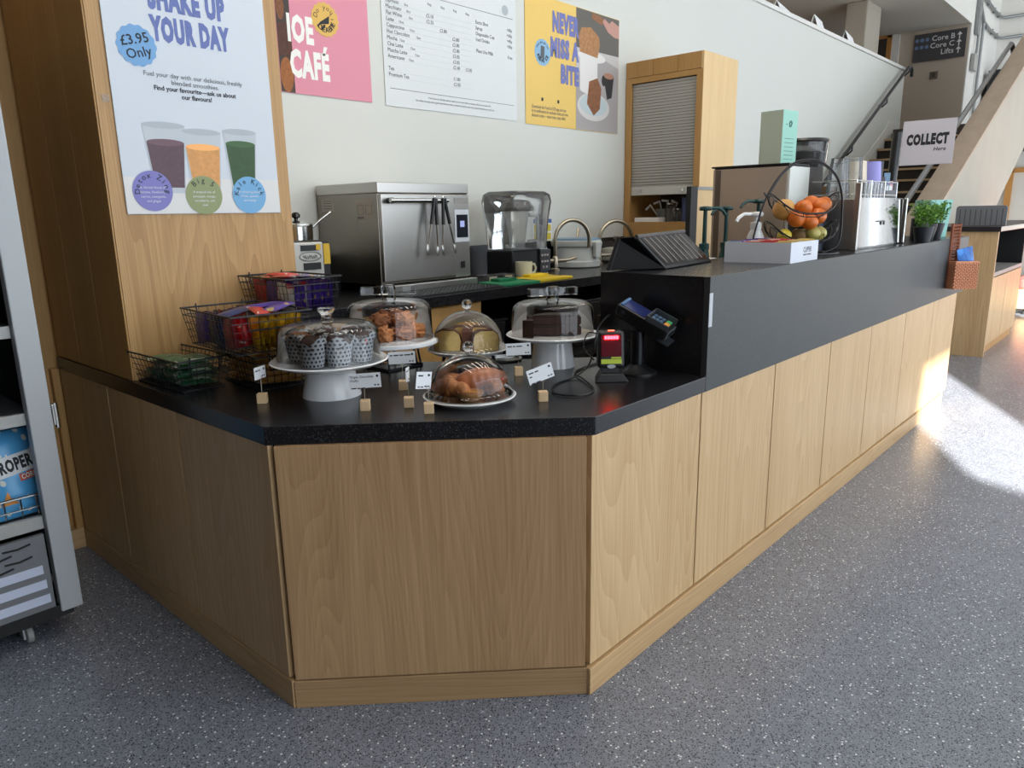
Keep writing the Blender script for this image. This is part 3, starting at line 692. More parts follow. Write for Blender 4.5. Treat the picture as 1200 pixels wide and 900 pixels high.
# --- drinks menu
mn = poster('drinks_menu', 'white drinks price list board between the pink and yellow posters', (3.195, 3.948, 2.197), 1.28, 1.0, M('menu_white', '#d2d6d6', 0.55), cat='menu')
rows = [('Espresso', '8oz', None), ('Macchiato', '8oz', ('£2.10', 0)), ('Flat White', '8oz', ('£2.35', 0)), ('Latte', '12oz', ('£2.80', 1)), ('Cappuccino', '12oz', ('£2.80', 2)), ('Hot Chocolate', '12oz', ('£2.80', 2)), ('Mocha', '12oz', ('£2.80', 2)), ('Chai Latte', '12oz', ('£3.05', 2)), ('Matcha Latte', '12oz', ('£3.05', 2)), ('Americano', '12oz', ('£2.40', 2)), None, ('Tea', '', ('£1.80', 2)), ('Premium Tea', '', ('£2.00', 2))]
it = []; it2 = []
colx = (0.41, 0.53, 0.645, 0.765)
for i, r_ in enumerate(rows):
    y = 0.625-0.0368*i
    if r_ is None: continue
    it.append(dict(s=r_[0], size=0.034, x=0.035, y=y, z=Z2, sx=0.92))
    if r_[1]: it2.append(dict(s=r_[1], size=0.022, x=0.048+0.0178*len(r_[0]), y=y, z=Z2))
    if r_[2]: it.append(dict(s=r_[2][0], size=0.033, x=colx[r_[2][1]], y=y, z=Z2, align='CENTER', sx=0.9, bold=0.0))
it.append(dict(s='£3.05', size=0.033, x=colx[3], y=0.625-0.0368*9, z=Z2, align='CENTER', sx=0.9))


for i, q in enumerate((('Extra Shot', '+60p'), ('Syrup', '+60p'), ('Disposable Cup', '+40p'), ('Iced Drinks', '+30p'), None, ('Plant Use Milk', 'Free'))):
    if q is None: continue
    it.append(dict(s=q[0], size=0.034, x=0.845, y=0.625-0.038*i, z=Z2, sx=0.9)); it.append(dict(s=q[1], size=0.032, x=1.235, y=0.625-0.038*i, z=Z2, align='RIGHT', sx=0.9))
for x in colx: it2.append(dict(s='Reg', size=0.022, x=x, y=0.665, z=Z2, align='CENTER'))
text_part('menu_lettering', M('menu_ink', '#3a3e42', 0.7), mn, it); 
it2 += [dict(s='If you have any allergies please speak to our team before ordering. All prices include VAT.', size=0.017, x=0.68, y=0.075, z=Z2, align='CENTER'), dict(s='Our drinks are made with organic semi-skimmed milk as standard and can be made with a plant based milk at no extra cost.', size=0.017, x=0.64, y=0.050, z=Z2, align='CENTER', sx=0.9)]
text_part('small_lettering', ink_grey, mn, it2)
shape(mn, 'rule', [rect(0.04, 0.108, 1.245, 0.111)], Z2, ink_grey); shape(mn, 'rule', [rect(0.04, 0.715, 1.245, 0.718)], Z2, ink_grey)
shape(mn, 'row_line', [rect(0.035, 0.617-0.0368*i, 0.80, 0.6178-0.0368*i) for i in range(13) if i != 10], Z2, '#b4b9b9')
shape(mn, 'round_emblem', [ell(1.16, 0.765, 0.035, 0.035)], Z2, '#a9b0b2')
# --- yellow board
yl = poster('yellow_poster', 'yellow board reading NEVER MISS A BITE next to the oak shutter cabinet', (4.58, 3.948, 2.188), 1.275, 0.955, M('poster_yellow', '#e0bd66', 0.6))
XS = 0.645
ph = shape(yl, 'photo_table', rect(XS, 0.003, 1.272, 0.60), Z1, '#a19b9a')
shape(yl, 'photo_backdrop', rect(XS, 0.60, 1.272, 0.952), Z1, '#5d5953')
shape(yl, 'photo_cloth', [(XS, 0.45), (1.05, 0.60), (1.272, 0.55), (1.272, 0.65), (XS, 0.65)], Z1+0.0003, '#bdb8b4')
shape(yl, 'headline_ground', rect(XS, 0.003, XS+0.002, 0.952), Z2, '#d7b45f')
fit_part('headline', pm('#6b73ae'), yl, [('NEVER', 0.335, 0.715, 0.685, 0.872), ('MISS A', 0.308, 0.528, 0.683, 0.682), ('BITE', 0.440, 0.341, 0.684, 0.492)], Z5, 0.065)
b = shape(yl, 'app_badge', disc(0.098, 96, 0.208, 0.545, 0.03, 16), Z3, '#86aecb')
shape(b, 'phone_outline', [[(0.180, 0.505), (0.227, 0.500), (0.233, 0.590), (0.187, 0.595)]], Z4, ink_grey)
mb = MB(); arc_text(mb, 'Have you got our', 0.028, 0.208, 0.545, 0.068, R(90), 0.145, Z4); arc_text(mb, 'FOOD AT IOE', 0.042, 0.208, 0.545, 0.074, R(-90), 0.23, Z4, 0.02, True); mb.build('badge_lettering', ink, b)
for x0 in (0.05, 0.255): shape(yl, 'store_mark', rect(x0+0.14, 0.185, x0+0.165, 0.21), Z2, ink)
text_part('copy_lettering', ink_grey, yl, [dict(s='Download the Food at IOE app and opt', size=0.038, x=0.07, y=0.125, z=Z2, sx=0.72), dict(s='in to notifications for exclusive deals and even', size=0.038, x=0.07, y=0.093, z=Z2, sx=0.66), dict(s='discount codes \u2014 never miss a tasty offer!', size=0.038, x=0.07, y=0.060, z=Z2, sx=0.66)])
shape(yl, 'printed_stand', [ell(0.87, 0.60, 0.20, 0.045), [(0.70, 0.33), (0.95, 0.33), (0.95, 0.58), (0.70, 0.58)], ell(0.825, 0.33, 0.125, 0.03)], Z2, '#d9d6d2')
shape(yl, 'printed_cake', [[(0.70, 0.62), (0.95, 0.60), (0.98, 0.70), (0.97, 0.77), (0.85, 0.83), (0.72, 0.81), (0.68, 0.74)]], Z3, M('print_caketop', '#a97b52', 0.8, var=0.45, vscale=40))
shape(yl, 'printed_hand', [[(1.02, 0.90), (1.10, 0.83), (1.20, 0.80), (1.271, 0.80), (1.271, 0.90), (1.16, 0.93), (1.12, 0.90), (1.05, 0.93)]], Z3, '#b98b7d')
shape(yl, 'printed_slice_held', [[(0.86, 0.90), (1.02, 0.87), (1.03, 0.93), (0.87, 0.95)]], Z3, M('print_slice', '#8d6246', 0.8, var=0.4, vscale=40))
shape(yl, 'printed_plate', [ell(0.90, 0.20, 0.235, 0.115)], Z2, '#c8c5c1'); shape(yl, 'printed_plate_well', [ell(0.90, 0.215, 0.20, 0.088)], Z3, '#b4c0c2')
shape(yl, 'printed_slice', [[(0.80, 0.22), (0.90, 0.13), (0.99, 0.19), (1.01, 0.36), (0.95, 0.44), (0.83, 0.40)]], Z4, M('print_slice2', '#84573a', 0.8, var=0.5, vscale=40))
shape(yl, 'printed_cup', [[(1.04, 0.47), (1.20, 0.47), (1.17, 0.30), (1.10, 0.28)], ell(1.045, 0.43, 0.03, 0.045)], Z3, '#2c2c2e'); shape(yl, 'printed_coffee', [ell(1.12, 0.475, 0.075, 0.025)], Z4, '#a57a63')

# ================================================================== KITCHEN BACK COUNTER THINGS
ov = thing('speed_oven', 'large stainless countertop oven with drop door and small touch screen', 'oven', (2.96, 3.62, ZC))
ox0, ox1, oy0, oy1, oz0, oz1 = 2.61, 3.308, 3.345, 3.925, 1.115, 1.684
MB().box((ox0, oy0, oz0), (ox1, oy1, oz1-0.06)).build('oven_body', steel_side, ov, world=True, bevel=0.004)
MB().box((ox0-0.004, oy0-0.012, oz1-0.06), (ox1+0.004, oy1, oz1)).build('top_cover', steel, ov, world=True, bevel=0.006)
MB().box((ox0+0.004, oy0-0.03, 1.135), (3.170, oy0-0.001, 1.618)).build('oven_door', steel, ov, world=True, bevel=0.004)
cp = MB().box((3.178, oy0-0.016, 1.122), (ox1, oy0-0.001, 1.618)).build('control_column', steel, ov, world=True, bevel=0.003)
MB().box((3.182, oy0-0.019, 1.335), (3.304, oy0-0.0165, 1.530)).build('screen_surround', M('oven_white', '#c8ccd2', 0.4), cp, world=True)
MB().box((3.196, oy0-0.021, 1.362), (3.292, oy0-0.0195, 1.500)).build('touch_screen', M('screen_dark', '#23262f', 0.15), cp, world=True)
MB().box((3.225, oy0-0.0216, 1.425), (3.262, oy0-0.0212, 1.462)).build('screen_icon', M('screen_glow', '#9fa8d8', 0.3, emit=0.5), cp, world=True)
MB().box((3.184, oy0-0.018, 1.565), (3.302, oy0-0.0165, 1.60)).build('badge_plate', M('badge_grey', '#8e8b86', 0.4), cp, world=True)
MB().box((3.225, oy0-0.020, 1.175), (3.258, oy0-0.0165, 1.215)).build('switch', black_plastic, cp, world=True)
mb = MB(); mb.tube([(2.665, oy0-0.03, 1.583), (2.665, oy0-0.07, 1.583)], 0.016, 10); mb.tube([(3.06, oy0-0.03, 1.583), (3.06, oy0-0.07, 1.583)], 0.016, 10)
mb.build('handle_post', black_plastic, ov, world=True)
MB().tube([(2.645, oy0-0.072, 1.583), (3.08, oy0-0.072, 1.583)], 0.013, 12).build('door_handle', chrome, ov, world=True, smooth=60)
for x in (2.66, 3.25):
    for y in (3.42, 3.86): MB().cyl((x, y, ZC), 0.025, 0.056, 14).build('foot', black_plastic, ov, world=True)
m_ = MB().box((ox0-0.0015, 3.76, 1.53), (ox0-0.0003, 3.88, 1.60)).build('rating_plate', M('plate_grey', '#a8a49c', 0.5), ov, world=True)
mb = MB()
for z in (1.545, 1.56, 1.575, 1.588): mb.box((ox0-0.002, 3.775, z), (ox0-0.0016, 3.865, z+0.004))
mb.build('printed_line', ink_grey, m_, world=True)
m_ = MB().box((ox0-0.0015, 3.38, 1.48), (ox0-0.0003, 3.54, 1.59)).build('label_plate', M('plate_grey', '#a8a49c', 0.5), ov, world=True)
mb = MB()
for a, b_, c_, d_ in ((3.395, 1.51, 3.45, 1.56), (3.47, 1.51, 3.525, 1.56)):
    mb.box((ox0-0.002, a, b_), (ox0-0.0016, c_, b_+0.002)); mb.box((ox0-0.002, a, d_), (ox0-0.0016, c_, d_+0.002)); mb.box((ox0-0.002, a, b_), (ox0-0.0016, a+0.003, d_)); mb.box((ox0-0.002, c_, b_), (ox0-0.0016, c_+0.003, d_))
mb.box((ox0-0.002, 3.47, 1.488), (ox0-0.0016, 3.53, 1.496))
mb.build('printed_line', ink_grey, m_, world=True)
dt = thing('mesh_drip_tray', 'dark perforated metal shelf lying in front of the steel oven', 'tray', (2.95, 3.19, ZC))
MB().box((2.55, 3.045, ZC), (3.31, 3.335, ZC+0.008)).build('tray_base', black_matt, dt, world=True)
mb = MB()
for k in range(25): mb.box((2.55+k*0.0305, 3.045, ZC+0.009), (2.558+k*0.0305, 3.335, ZC+0.013))
for k in range(11): mb.box((2.55, 3.045+k*0.028, ZC+0.009), (3.305, 3.052+k*0.028, ZC+0.013))
tag(mb.build('mesh_grid', M('mesh_grey', '#5a5b5e', 0.4, 0.7), dt, world=True), kind='stuff')
MB().box((2.62, 3.29, ZC+0.012), (3.33, 3.34, ZC+0.05)).build('rear_lip', steel, dt, world=True, bevel=0.004)
# tongs hanging on the oven handle
def tongs(loc, spread, lb, tilt):
    t = thing('serving_tongs', lb, 'tongs', loc, rot=(0, R(tilt), 0))
    for s_ in (-1, 1):
        MB().tube([(s_*0.006, 0, 0.01), (s_*spread*0.3, 0, -0.055), (s_*spread*0.55, 0, -0.14)], 0.011, 8).build('grip', black_plastic, t, smooth=60)
        a = MB(); a.tube([(s_*spread*0.55, 0, -0.14), (s_*spread*0.85, 0, -0.22), (s_*spread, 0, -0.27)], 0.008, 6)
        a.ball((s_*spread, 0, -0.285), (0.014, 0.006, 0.035), 10, 8); a.build('jaw', steel, t, smooth=60)
    MB().tube([(0.006*math.cos(a), 0, 0.012+0.008*math.sin(a)) for a in [R(x) for x in range(0, 361, 45)]], 0.004, 5).build('hanging_loop', chrome, t)
tongs((2.965, 3.259, 1.585), 0.040, 'steel tongs with black grips hung nearer the middle of the oven handle', 6)
tongs((3.035, 3.259, 1.585), 0.048, 'steel tongs with black grips hung at the screen end of the oven handle', -6)
# little warmer with saucepan
wm = thing('sauce_warmer', 'small pale metal warmer with a raised oval emblem, beside the steel oven', 'warmer', (2.245, 3.55, ZC))
MB().box((2.10, 3.45, ZC+0.005), (2.31, 3.68, 1.37)).build('warmer_body', M('warmer_enamel', '#b9b8b2', 0.35, 0.3), wm, world=True, bevel=0.008)
MB().box((2.31, 3.46, ZC+0.005), (2.355, 3.68, 1.375)).build('side_cover', black_plastic, wm, world=True, bevel=0.004)
MB().box((2.312, 3.452, 1.25), (2.352, 3.459, 1.36)).build('warning_label', M('label_yellow', '#c9a52c', 0.6), wm, world=True)
MB().box((2.17, 3.444, 1.325), (2.275, 3.449, 1.355)).build('dark_panel', black_plastic, wm, world=True)
MB().box((2.26, 3.443, 1.328), (2.288, 3.4485, 1.358)).build('yellow_sticker', MATS['label_yellow'], wm, world=True)
MB().box((2.18, 3.444, 1.225), (2.285, 3.449, 1.262)).build('dark_panel', black_plastic, wm, world=True)
mb = MB(); mb.M = Matrix.Translation((2.225, 3.449, 1.295)) @ Matrix.Rotation(R(90), 4, 'X')
mb.tube([(0.066*math.cos(a), 0.024*math.sin(a), 0) for a in [2*PI*i/28 for i in range(28)]], 0.003, 5, closed=True)
mb.tube([(-0.045+0.09*i/40, 0.009*math.sin(i*1.15)-0.002+0.003*math.sin(i*0.4), 0.001) for i in range(41)], 0.0016, 4); mb.tube([(-0.05, -0.014, 0.001), (0.0, -0.012, 0.001), (0.05, -0.010, 0.001)], 0.0014, 4)
mb.build('oval_emblem', M('emblem_grey', '#77766f', 0.4), wm, world=True)
pn = thing('saucepan', 'small lidded steel saucepan with black knob on the warmer', 'saucepan', (2.225, 3.56, 1.376))
MB().lathe([(0.075, 0), (0.083, 0.005), (0.085, 0.075), (0.090, 0.080)], 32).build('pan_body', chrome, pn, smooth=40)
MB().lathe([(0.090, 0.081), (0.088, 0.088), (0.05, 0.103), (0.0, 0.108)], 32, cap0=True).build('lid', chrome, pn, smooth=50)
MB().lathe([(0.010, 0.107), (0.010, 0.118), (0.022, 0.124), (0.024, 0.138), (0.014, 0.15), (0, 0.152)], 16).build('lid_knob', black_gloss, pn, smooth=50)
MB().tube([(0.085, -0.02, 0.07), (0.13, -0.035, 0.11), (0.19, -0.05, 0.15)], 0.006, 8).build('handle', chrome, pn, smooth=50)
# blender under its clear sound cover
bl = thing('covered_blender', 'black blender with a jug inside a tall clear sound cover', 'blender', (4.02, 3.56, ZC))
MB().prism([(-0.19, -0.12), (0.10, -0.13), (0.20, -0.06), (0.20, 0.13), (-0.19, 0.13)], 0.0, 0.19).build('motor_base', black_plastic, bl, bevel=0.012)
MB().box((0.085, -0.145, 0.03), (0.205, -0.10, 0.185)).build('control_panel', M('blender_panel', '#26272a', 0.3), bl, bevel=0.004)
mb = MB()
for i, (x, z) in enumerate(((0.105, 0.145), (0.135, 0.145), (0.165, 0.145), (0.105, 0.10), (0.135, 0.10), (0.165, 0.10), (0.12, 0.06), (0.155, 0.06))): mb.cbox((x, -0.147, z), (0.018, 0.006, 0.014))
mb.build('button', M('button_grey', '#b0a8a6', 0.4), bl)
MB().lathe([(0.075, 0.20), (0.08, 0.26), (0.115, 0.45), (0.12, 0.455)], 4).build('jug', jar_plastic, bl)
MB().lathe([(0.125, 0.456), (0.125, 0.48), (0.10, 0.52), (0.06, 0.535), (0.0, 0.54)], 8).build('jug_lid', M('lid_smoke', '#4a4744', 0.3), bl, bevel=0.006)
MB().tube([(0.10, -0.03, 0.43), (0.17, -0.05, 0.42), (0.17, -0.05, 0.25), (0.09, -0.03, 0.24)], 0.014, 8).build('jug_handle', jar_plastic, bl, smooth=60)
mb = MB(); prof = [(0.20, 0.19), (0.215, 0.40), (0.235, 0.52), (0.225, 0.57), (0.19, 0.592), (0.0, 0.60)]
rings = []
for r_, z in prof:
    k = r_/0.235
    ring = []
    for cx, cy, a0 in ((0.16, 0.10, 0), (-0.16, 0.10, 90), (-0.16, -0.10, 180), (0.16, -0.10, 270)):
        for a in (0, 30, 60, 90): ring.append(mb._v((k*(cx+0.07*math.cos(R(a0+a))), k*(cy+0.07*math.sin(R(a0+a))), z)))
    rings.append(ring)
for A, B in zip(rings[:-1], rings[1:]):
    for i in range(len(A)): mb._f([A[i], A[(i+1) % len(A)], B[(i+1) % len(B)], B[i]])
mb.build('sound_cover', clear_plastic, bl, smooth=50)
MB().tube([(-0.19, -0.02, 0.03), (-0.26, 0.0, 0.02), (-0.32, 0.1, 0.008), (-0.30, 0.2, 0.008)], 0.006, 6).build('power_cord', black_plastic, bl, smooth=60)
mg = thing('stoneware_mug', 'pale green stoneware mug in front of the covered blender', 'mug', (3.86, 3.36, ZC))
MB().lathe([(0.036, 0), (0.052, 0.006), (0.058, 0.03), (0.060, 0.115), (0.055, 0.115), (0.052, 0.03), (0.0, 0.02)], 28, cap1=False).build('mug_body', M('mug_glaze', '#c3c3ae', 0.3), mg, smooth=45)
MB().tube([(0.055+0.0, -0.01, 0.095), (0.088, -0.02, 0.095), (0.10, -0.024, 0.07), (0.092, -0.022, 0.04), (0.055, -0.01, 0.028)], 0.008, 8).build('handle', MATS['mug_glaze'], mg, smooth=60)
def board(name, label, loc, rz, c, size, extra=None):
    t = thing(name, label, 'chopping board', loc, rz)
    MB().cbox((0, 0, 0.009), (size[0], size[1], 0.018)).build('board_slab', M('board_'+c[1:], c, 0.5), t, bevel=0.004)
    MB().cbox((size[0]/2-0.03, 0, 0.0185), (0.02, 0.09, 0.001)).build('hand_slot', black_matt, t)
    return t
board('green_board', 'large green chopping board at the edge of the kitchen worktop', (3.50, 3.17, ZC), R(-8), '#14774a', (0.34, 0.22))
board('small_green_board', 'small dark green board lying on the large green one', (3.50, 3.22, ZC+0.0185), R(2), '#0e6a44', (0.17, 0.08))
board('yellow_board', 'long yellow chopping board next to the green ones', (3.87, 3.20, ZC), R(-2), '#d8b91c', (0.36, 0.24))
board('small_yellow_board', 'narrow bright yellow board lying on the long yellow one', (3.88, 3.27, ZC+0.0185), R(2), '#e3c529', (0.20, 0.07))
for (x, y, lb, c) in ((3.50, 3.36, 'flat clear tub behind the green boards', 'a'), (3.64, 3.35, 'clear tub with pale labels behind the yellow board', 'b')):
    t = thing('clear_tub', lb, 'tub', (x, y, ZC))
    MB().hexa([(-0.055, -0.04), (0.055, -0.04), (0.055, 0.04), (-0.055, 0.04)], [(-0.062, -0.046), (0.062, -0.046), (0.062, 0.046), (-0.062, 0.046)], 0, 0.05).build('tub_body', clear_plastic, t)
    MB().cbox((0, -0.0465, 0.025), (0.07, 0.002, 0.03)).build('paper_label', M('label_buff', '#a89c84', 0.7), t)
# taps, bucket, jug
def tap(loc, h, reach, lb):
    t = thing('gooseneck_tap', lb, 'tap', loc)
    MB().lathe([(0.035, 0), (0.035, 0.012), (0.022, 0.02), (0.022, 0.10), (0.016, 0.11)], 20).build('tap_base', nickel, t, smooth=40)
    ux, uy = 0.90, -0.43
    pts = [(0, 0, 0.10), (0, 0, h-reach/2)]
    for a in range(0, 181, 15): pts.append((ux*reach/2*(1-math.cos(R(a))), uy*reach/2*(1-math.cos(R(a))), h-reach/2+reach/2*math.sin(R(a))))
    pts.append((ux*reach, uy*reach, h-reach/2-0.07))
    MB().tube(pts, 0.016, 12).build('spout', nickel, t, smooth=60)
    m_ = MB(); m_.tube([(-0.10*ux, -0.10*uy, 0.075), (0.10*ux, 0.10*uy, 0.075)], 0.015, 10); m_.build('cross_bar', nickel, t, smooth=60)
    for s_ in (-1, 1): MB().tube([(s_*0.10*ux, s_*0.10*uy, 0.075), (s_*0.135*ux, s_*0.135*uy, 0.082), (s_*0.17*ux, s_*0.17*uy-0.02, 0.095)], 0.011, 8).build('lever', nickel, t, smooth=60)
tap((4.535, 3.62, ZC), 0.385, 0.30, 'satin gooseneck tap between the blender and the white bucket')
tap((5.31, 3.75, ZC), 0.365, 0.33, 'satin gooseneck tap near the oak shutter cabinet')
bk = thing('ice_bucket', 'white insulated bucket with blue lid and grip between the taps', 'bucket', (4.93, 3.715, ZC))
MB().lathe([(0.185, 0), (0.20, 0.01), (0.205, 0.05), (0.19, 0.055), (0.185, 0.17), (0.205, 0.175), (0.21, 0.215), (0.20, 0.22)], 36).build('bucket_body', M('bucket_white', '#c8cac6', 0.35), bk, smooth=40)
MB().lathe([(0.198, 0.2205), (0.19, 0.235), (0.0, 0.24)], 36).build('lid', M('lid_blue', '#6f8ea6', 0.4), bk, smooth=40)
MB().hexa([(-0.03, -0.225), (0.03, -0.225), (0.03, -0.19), (-0.03, -0.19)], [(-0.05, -0.235), (0.05, -0.235), (0.05, -0.20), (-0.05, -0.20)], 0.08, 0.21).build('grip', MATS['bucket_white'], bk, bevel=0.01)
MB().tube([(0.04, 0.02, 0.24), (0.07, 0.03, 0.31)], 0.010, 8, r_end=0.014).build('scoop_handle', nickel, bk)
sj = thing('soap_dispenser', 'grey soap tub with pump top behind the second tap', 'dispenser', (5.62, 3.775, ZC))
MB().lathe([(0.13, 0), (0.15, 0.02), (0.15, 0.10), (0.14, 0.12), (0.10, 0.13)], 28).build('tub_body', M('tub_putty', '#a9a69c', 0.4), sj, smooth=40)
MB().lathe([(0.03, 0.131), (0.03, 0.16), (0.018, 0.165), (0.018, 0.20), (0.032, 0.205), (0.032, 0.225), (0, 0.23)], 16).build('pump', nickel, sj, smooth=40)
hp = thing('hygiene_notice', 'small blue and yellow hygiene notice on the wall behind the blender', 'notice', (4.66, 3.949, 1.275), rot=(R(90), 0, 0))
MB().box((0, 0, 0), (0.24, 0.18, 0.001)).build('sheet', paper, hp)
shape(hp, 'blue_header', rect(0.002, 0.145, 0.238, 0.178), 0.0011, '#3f5f9c')
shape(hp, 'picture_panel', [rect(0.01+0.077*i, 0.01+0.068*j, 0.075+0.077*i, 0.065+0.068*j) for i in range(3) for j in range(2)], 0.0011, '#d0bc3c')
dashes(MB(), 0.02, 0.154, (0.05, 0.035, 0.06), 0.016, 0.0016).build('lettering', paper, hp)
bb = thing('blue_spray_bottle', 'small blue labelled bottle standing behind the first tap', 'bottle', (4.655, 3.86, ZC))
MB().lathe([(0.05, 0), (0.055, 0.01), (0.055, 0.15), (0.04, 0.18), (0.025, 0.19), (0.025, 0.21), (0, 0.21)], 20).build('bottle_body', M('bottle_clear_blue', '#a9b8c6', 0.2), bb, smooth=40)
MB().lathe([(0.0562, 0.05), (0.0562, 0.14)], 20, cap0=False, cap1=False).build('blue_label', M('label_blue', '#2f5fae', 0.5), bb, smooth=60)
# ================================================================== SHUTTER CABINET
sc_ = thing('shutter_cabinet', 'oak wall cabinet with a half lowered grey roller shutter', 'cabinet', (6.3, 3.56, 1.22))
cx0, cx1, cy0, cy1, cz0, cz1 = 5.98, 6.62, 3.175, 3.945, 1.22, 2.806
MB().box((cx0+0.005, cy0, cz0), (cx1, cy0+0.025, cz1)).build('side_board', wood('oak_light', '#c9a672', '#dbbd8c', cath=0.3), sc_, world=True)
MB().box((cx0+0.005, cy1-0.025, cz0), (cx1, cy1, cz1)).build('side_board', oak_cab, sc_, world=True)
MB().box((cx0+0.005, cy0+0.025, cz1-0.025), (cx1, cy1-0.025, cz1)).build('top_board', oak_cab, sc_, world=True)
MB().box((cx0+0.005, cy0+0.025, 1.375), (cx1, cy1-0.025, 1.40)).build('shelf', oak_cab, sc_, world=True)
MB().box((cx1-0.02, cy0+0.025, cz0), (cx1, cy1-0.025, cz1-0.025)).build('back_board', joint_dark, sc_, world=True)
for a, b_ in ((cy0+0.028, 3.415), (3.418, 3.66), (3.663, cy1-0.028)): MB().box((cx0, a, 2.672), (cx0+0.02, b_, cz1-0.003)).build('header_panel', oak_cab, sc_, world=True)
mb = MB(); mb.box((cx0, cy0+0.002, cz0), (cx0+0.02, 3.235, 2.668)); mb.build('frame_stile', oak_cab, sc_, world=True)
MB().box((cx0, 3.885, cz0), (cx0+0.02, cy1-0.002, 2.668)).build('frame_stile', oak_cab, sc_, world=True)
MB().box((cx0, 3.235, 2.622), (cx0+0.02, 3.885, 2.668)).build('frame_rail', oak_cab, sc_, world=True)
MB().box((cx0, 3.235, cz0), (cx0+0.02, 3.885, 1.405)).build('frame_rail', oak_cab, sc_, world=True)
mb = MB(); n = 36
for k in range(n):
    z = 1.715+k*(2.62-1.715)/n; d = (2.62-1.715)/n
    mb.prism([(0, 0), (1, 0), (1, 1), (0, 1)], 0, 0) if False else None
    mb.hexa([(6.012, 3.236), (6.02, 3.236), (6.02, 3.884), (6.012, 3.884)], [(6.004, 3.236), (6.012, 3.236), (6.012, 3.884), (6.004, 3.884)], z, z+d*0.80)
tag(mb.build('shutter_slats', M('shutter_grey', '#c2bfb8', 0.4), sc_, world=True), kind='stuff')
MB().box((6.003, 3.236, 1.645), (6.020, 3.884, 1.715)).build('shutter_bottom_bar', MATS['shutter_grey'], sc_, world=True, bevel=0.004)
for y in (3.34, 3.78): MB().box((5.992, y-0.012, 1.668), (6.003, y+0.012, 1.695)).build('lock', chrome, sc_, world=True)
# things standing inside it
t = thing('grey_pot', 'grey plastic pot of white pump heads inside the shutter cabinet', 'pot', (6.16, 3.66, 1.40))
MB().lathe([(0.065, 0.0), (0.085, 0.115), (0.09, 0.12), (0.08, 0.12), (0.06, 0.01)], 24).build('pot_body', M('pot_grey', '#777a79', 0.5), t, smooth=40)
for (dx, dy, a) in ((-0.02, 0.05, 40), (0.0, 0.01, 15), (0.02, -0.05, -35), (0.0, -0.02, -10)):
    q = thing('white_pump', 'white pump head %s in the grey pot' % {40: 'tilted towards the wall', 15: 'leaning slightly back', -35: 'tilted outwards', -10: 'nearly upright'}[a], 'pump', (6.14+dx, 3.66+dy*0.6, 1.43), rot=(R(-a), 0, 0))
    MB().cyl((0, 0, 0.0), 0.008, 0.14, 8).build('stem', white_plastic, q)
    MB().tube([(0, 0.0, 0.14), (0, 0.0, 0.165), (-0.01, 0.06, 0.16)], 0.011, 8).build('nozzle', white_plastic, q, smooth=60)
t = thing('white_carton', 'flat white carton lying beside the grey pot inside the cabinet', 'carton', (6.08, 3.72, 1.40))
MB().cbox((0, 0, 0.022), (0.12, 0.26, 0.044)).build('carton_body', paper, t, bevel=0.003)
t['label'] = 'flat white carton lying in front of the grey pot'
for o_ in (bpy.data.objects.get('grey_pot'),): o_.location.x = 6.25
for o_ in bpy.data.objects:
    if o_.name.startswith('white_pump'): o_.location.x += 0.09
for (y, r_, h, lb) in ((3.545, 0.055, 0.16, 'tall clear glass jar in the middle of the cabinet shelf'), (3.455, 0.04, 0.11, 'short clear glass jar between tall jar and blue tumbler')):
    t = thing('glass_jar', lb, 'jar', (6.16, y, 1.40))
    MB().lathe([(r_, 0), (r_, h*0.8), (r_*0.75, h*0.9), (r_*0.8, h)], 20, cap1=False).build('jar_body', clear_plastic, t, smooth=40)
    MB().lathe([(r_*0.83, h), (r_*0.83, h+0.012), (0, h+0.013)], 20).build('lid', chrome, t, smooth=40)
t = thing('blue_tumbler', 'tall dark blue tumbler standing inside the cabinet', 'tumbler', (6.12, 3.365, 1.40))
MB().lathe([(0.038, 0), (0.042, 0.21), (0.036, 0.215), (0.0, 0.215)], 24).build('tumbler_body', M('tumbler_blue', '#39446e', 0.35), t, smooth=40)
MB().lathe([(0.042, 0.2155), (0.040, 0.228), (0, 0.23)], 24).build('lid', black_plastic, t, smooth=40)
t = thing('white_bottle', 'slim white labelled bottle at the end of the cabinet shelf', 'bottle', (6.13, 3.28, 1.40))
MB().lathe([(0.030, 0), (0.032, 0.005), (0.032, 0.14), (0.014, 0.17), (0.014, 0.20), (0, 0.20)], 20).build('bottle_body', M('bottle_grey', '#8f8d88', 0.4), t, smooth=40)
MB().lathe([(0.0324, 0.02), (0.0324, 0.13)], 20, cap0=False, cap1=False).build('paper_label', paper, t, smooth=60)
# panel standing in front of the cabinet
t = thing('oak_end_screen', 'oak screen panel with grey top trim and black front edge by the coffee machine', 'panel', (6.2, 3.02, 0))
MB().box((5.58, 2.98, 0.0), (6.15, 3.01, 1.665)).build('oak_board', MATS['oak_light'], t, world=True)
MB().box((5.58, 2.975, 1.665), (6.15, 3.015, 1.69)).build('top_trim', M('trim_grey', '#8b8b86', 0.5), t, world=True)
MB().box((5.47, 2.97, 0.0), (5.58, 3.012, 1.69)).build('edge_post', black_matt, t, world=True)
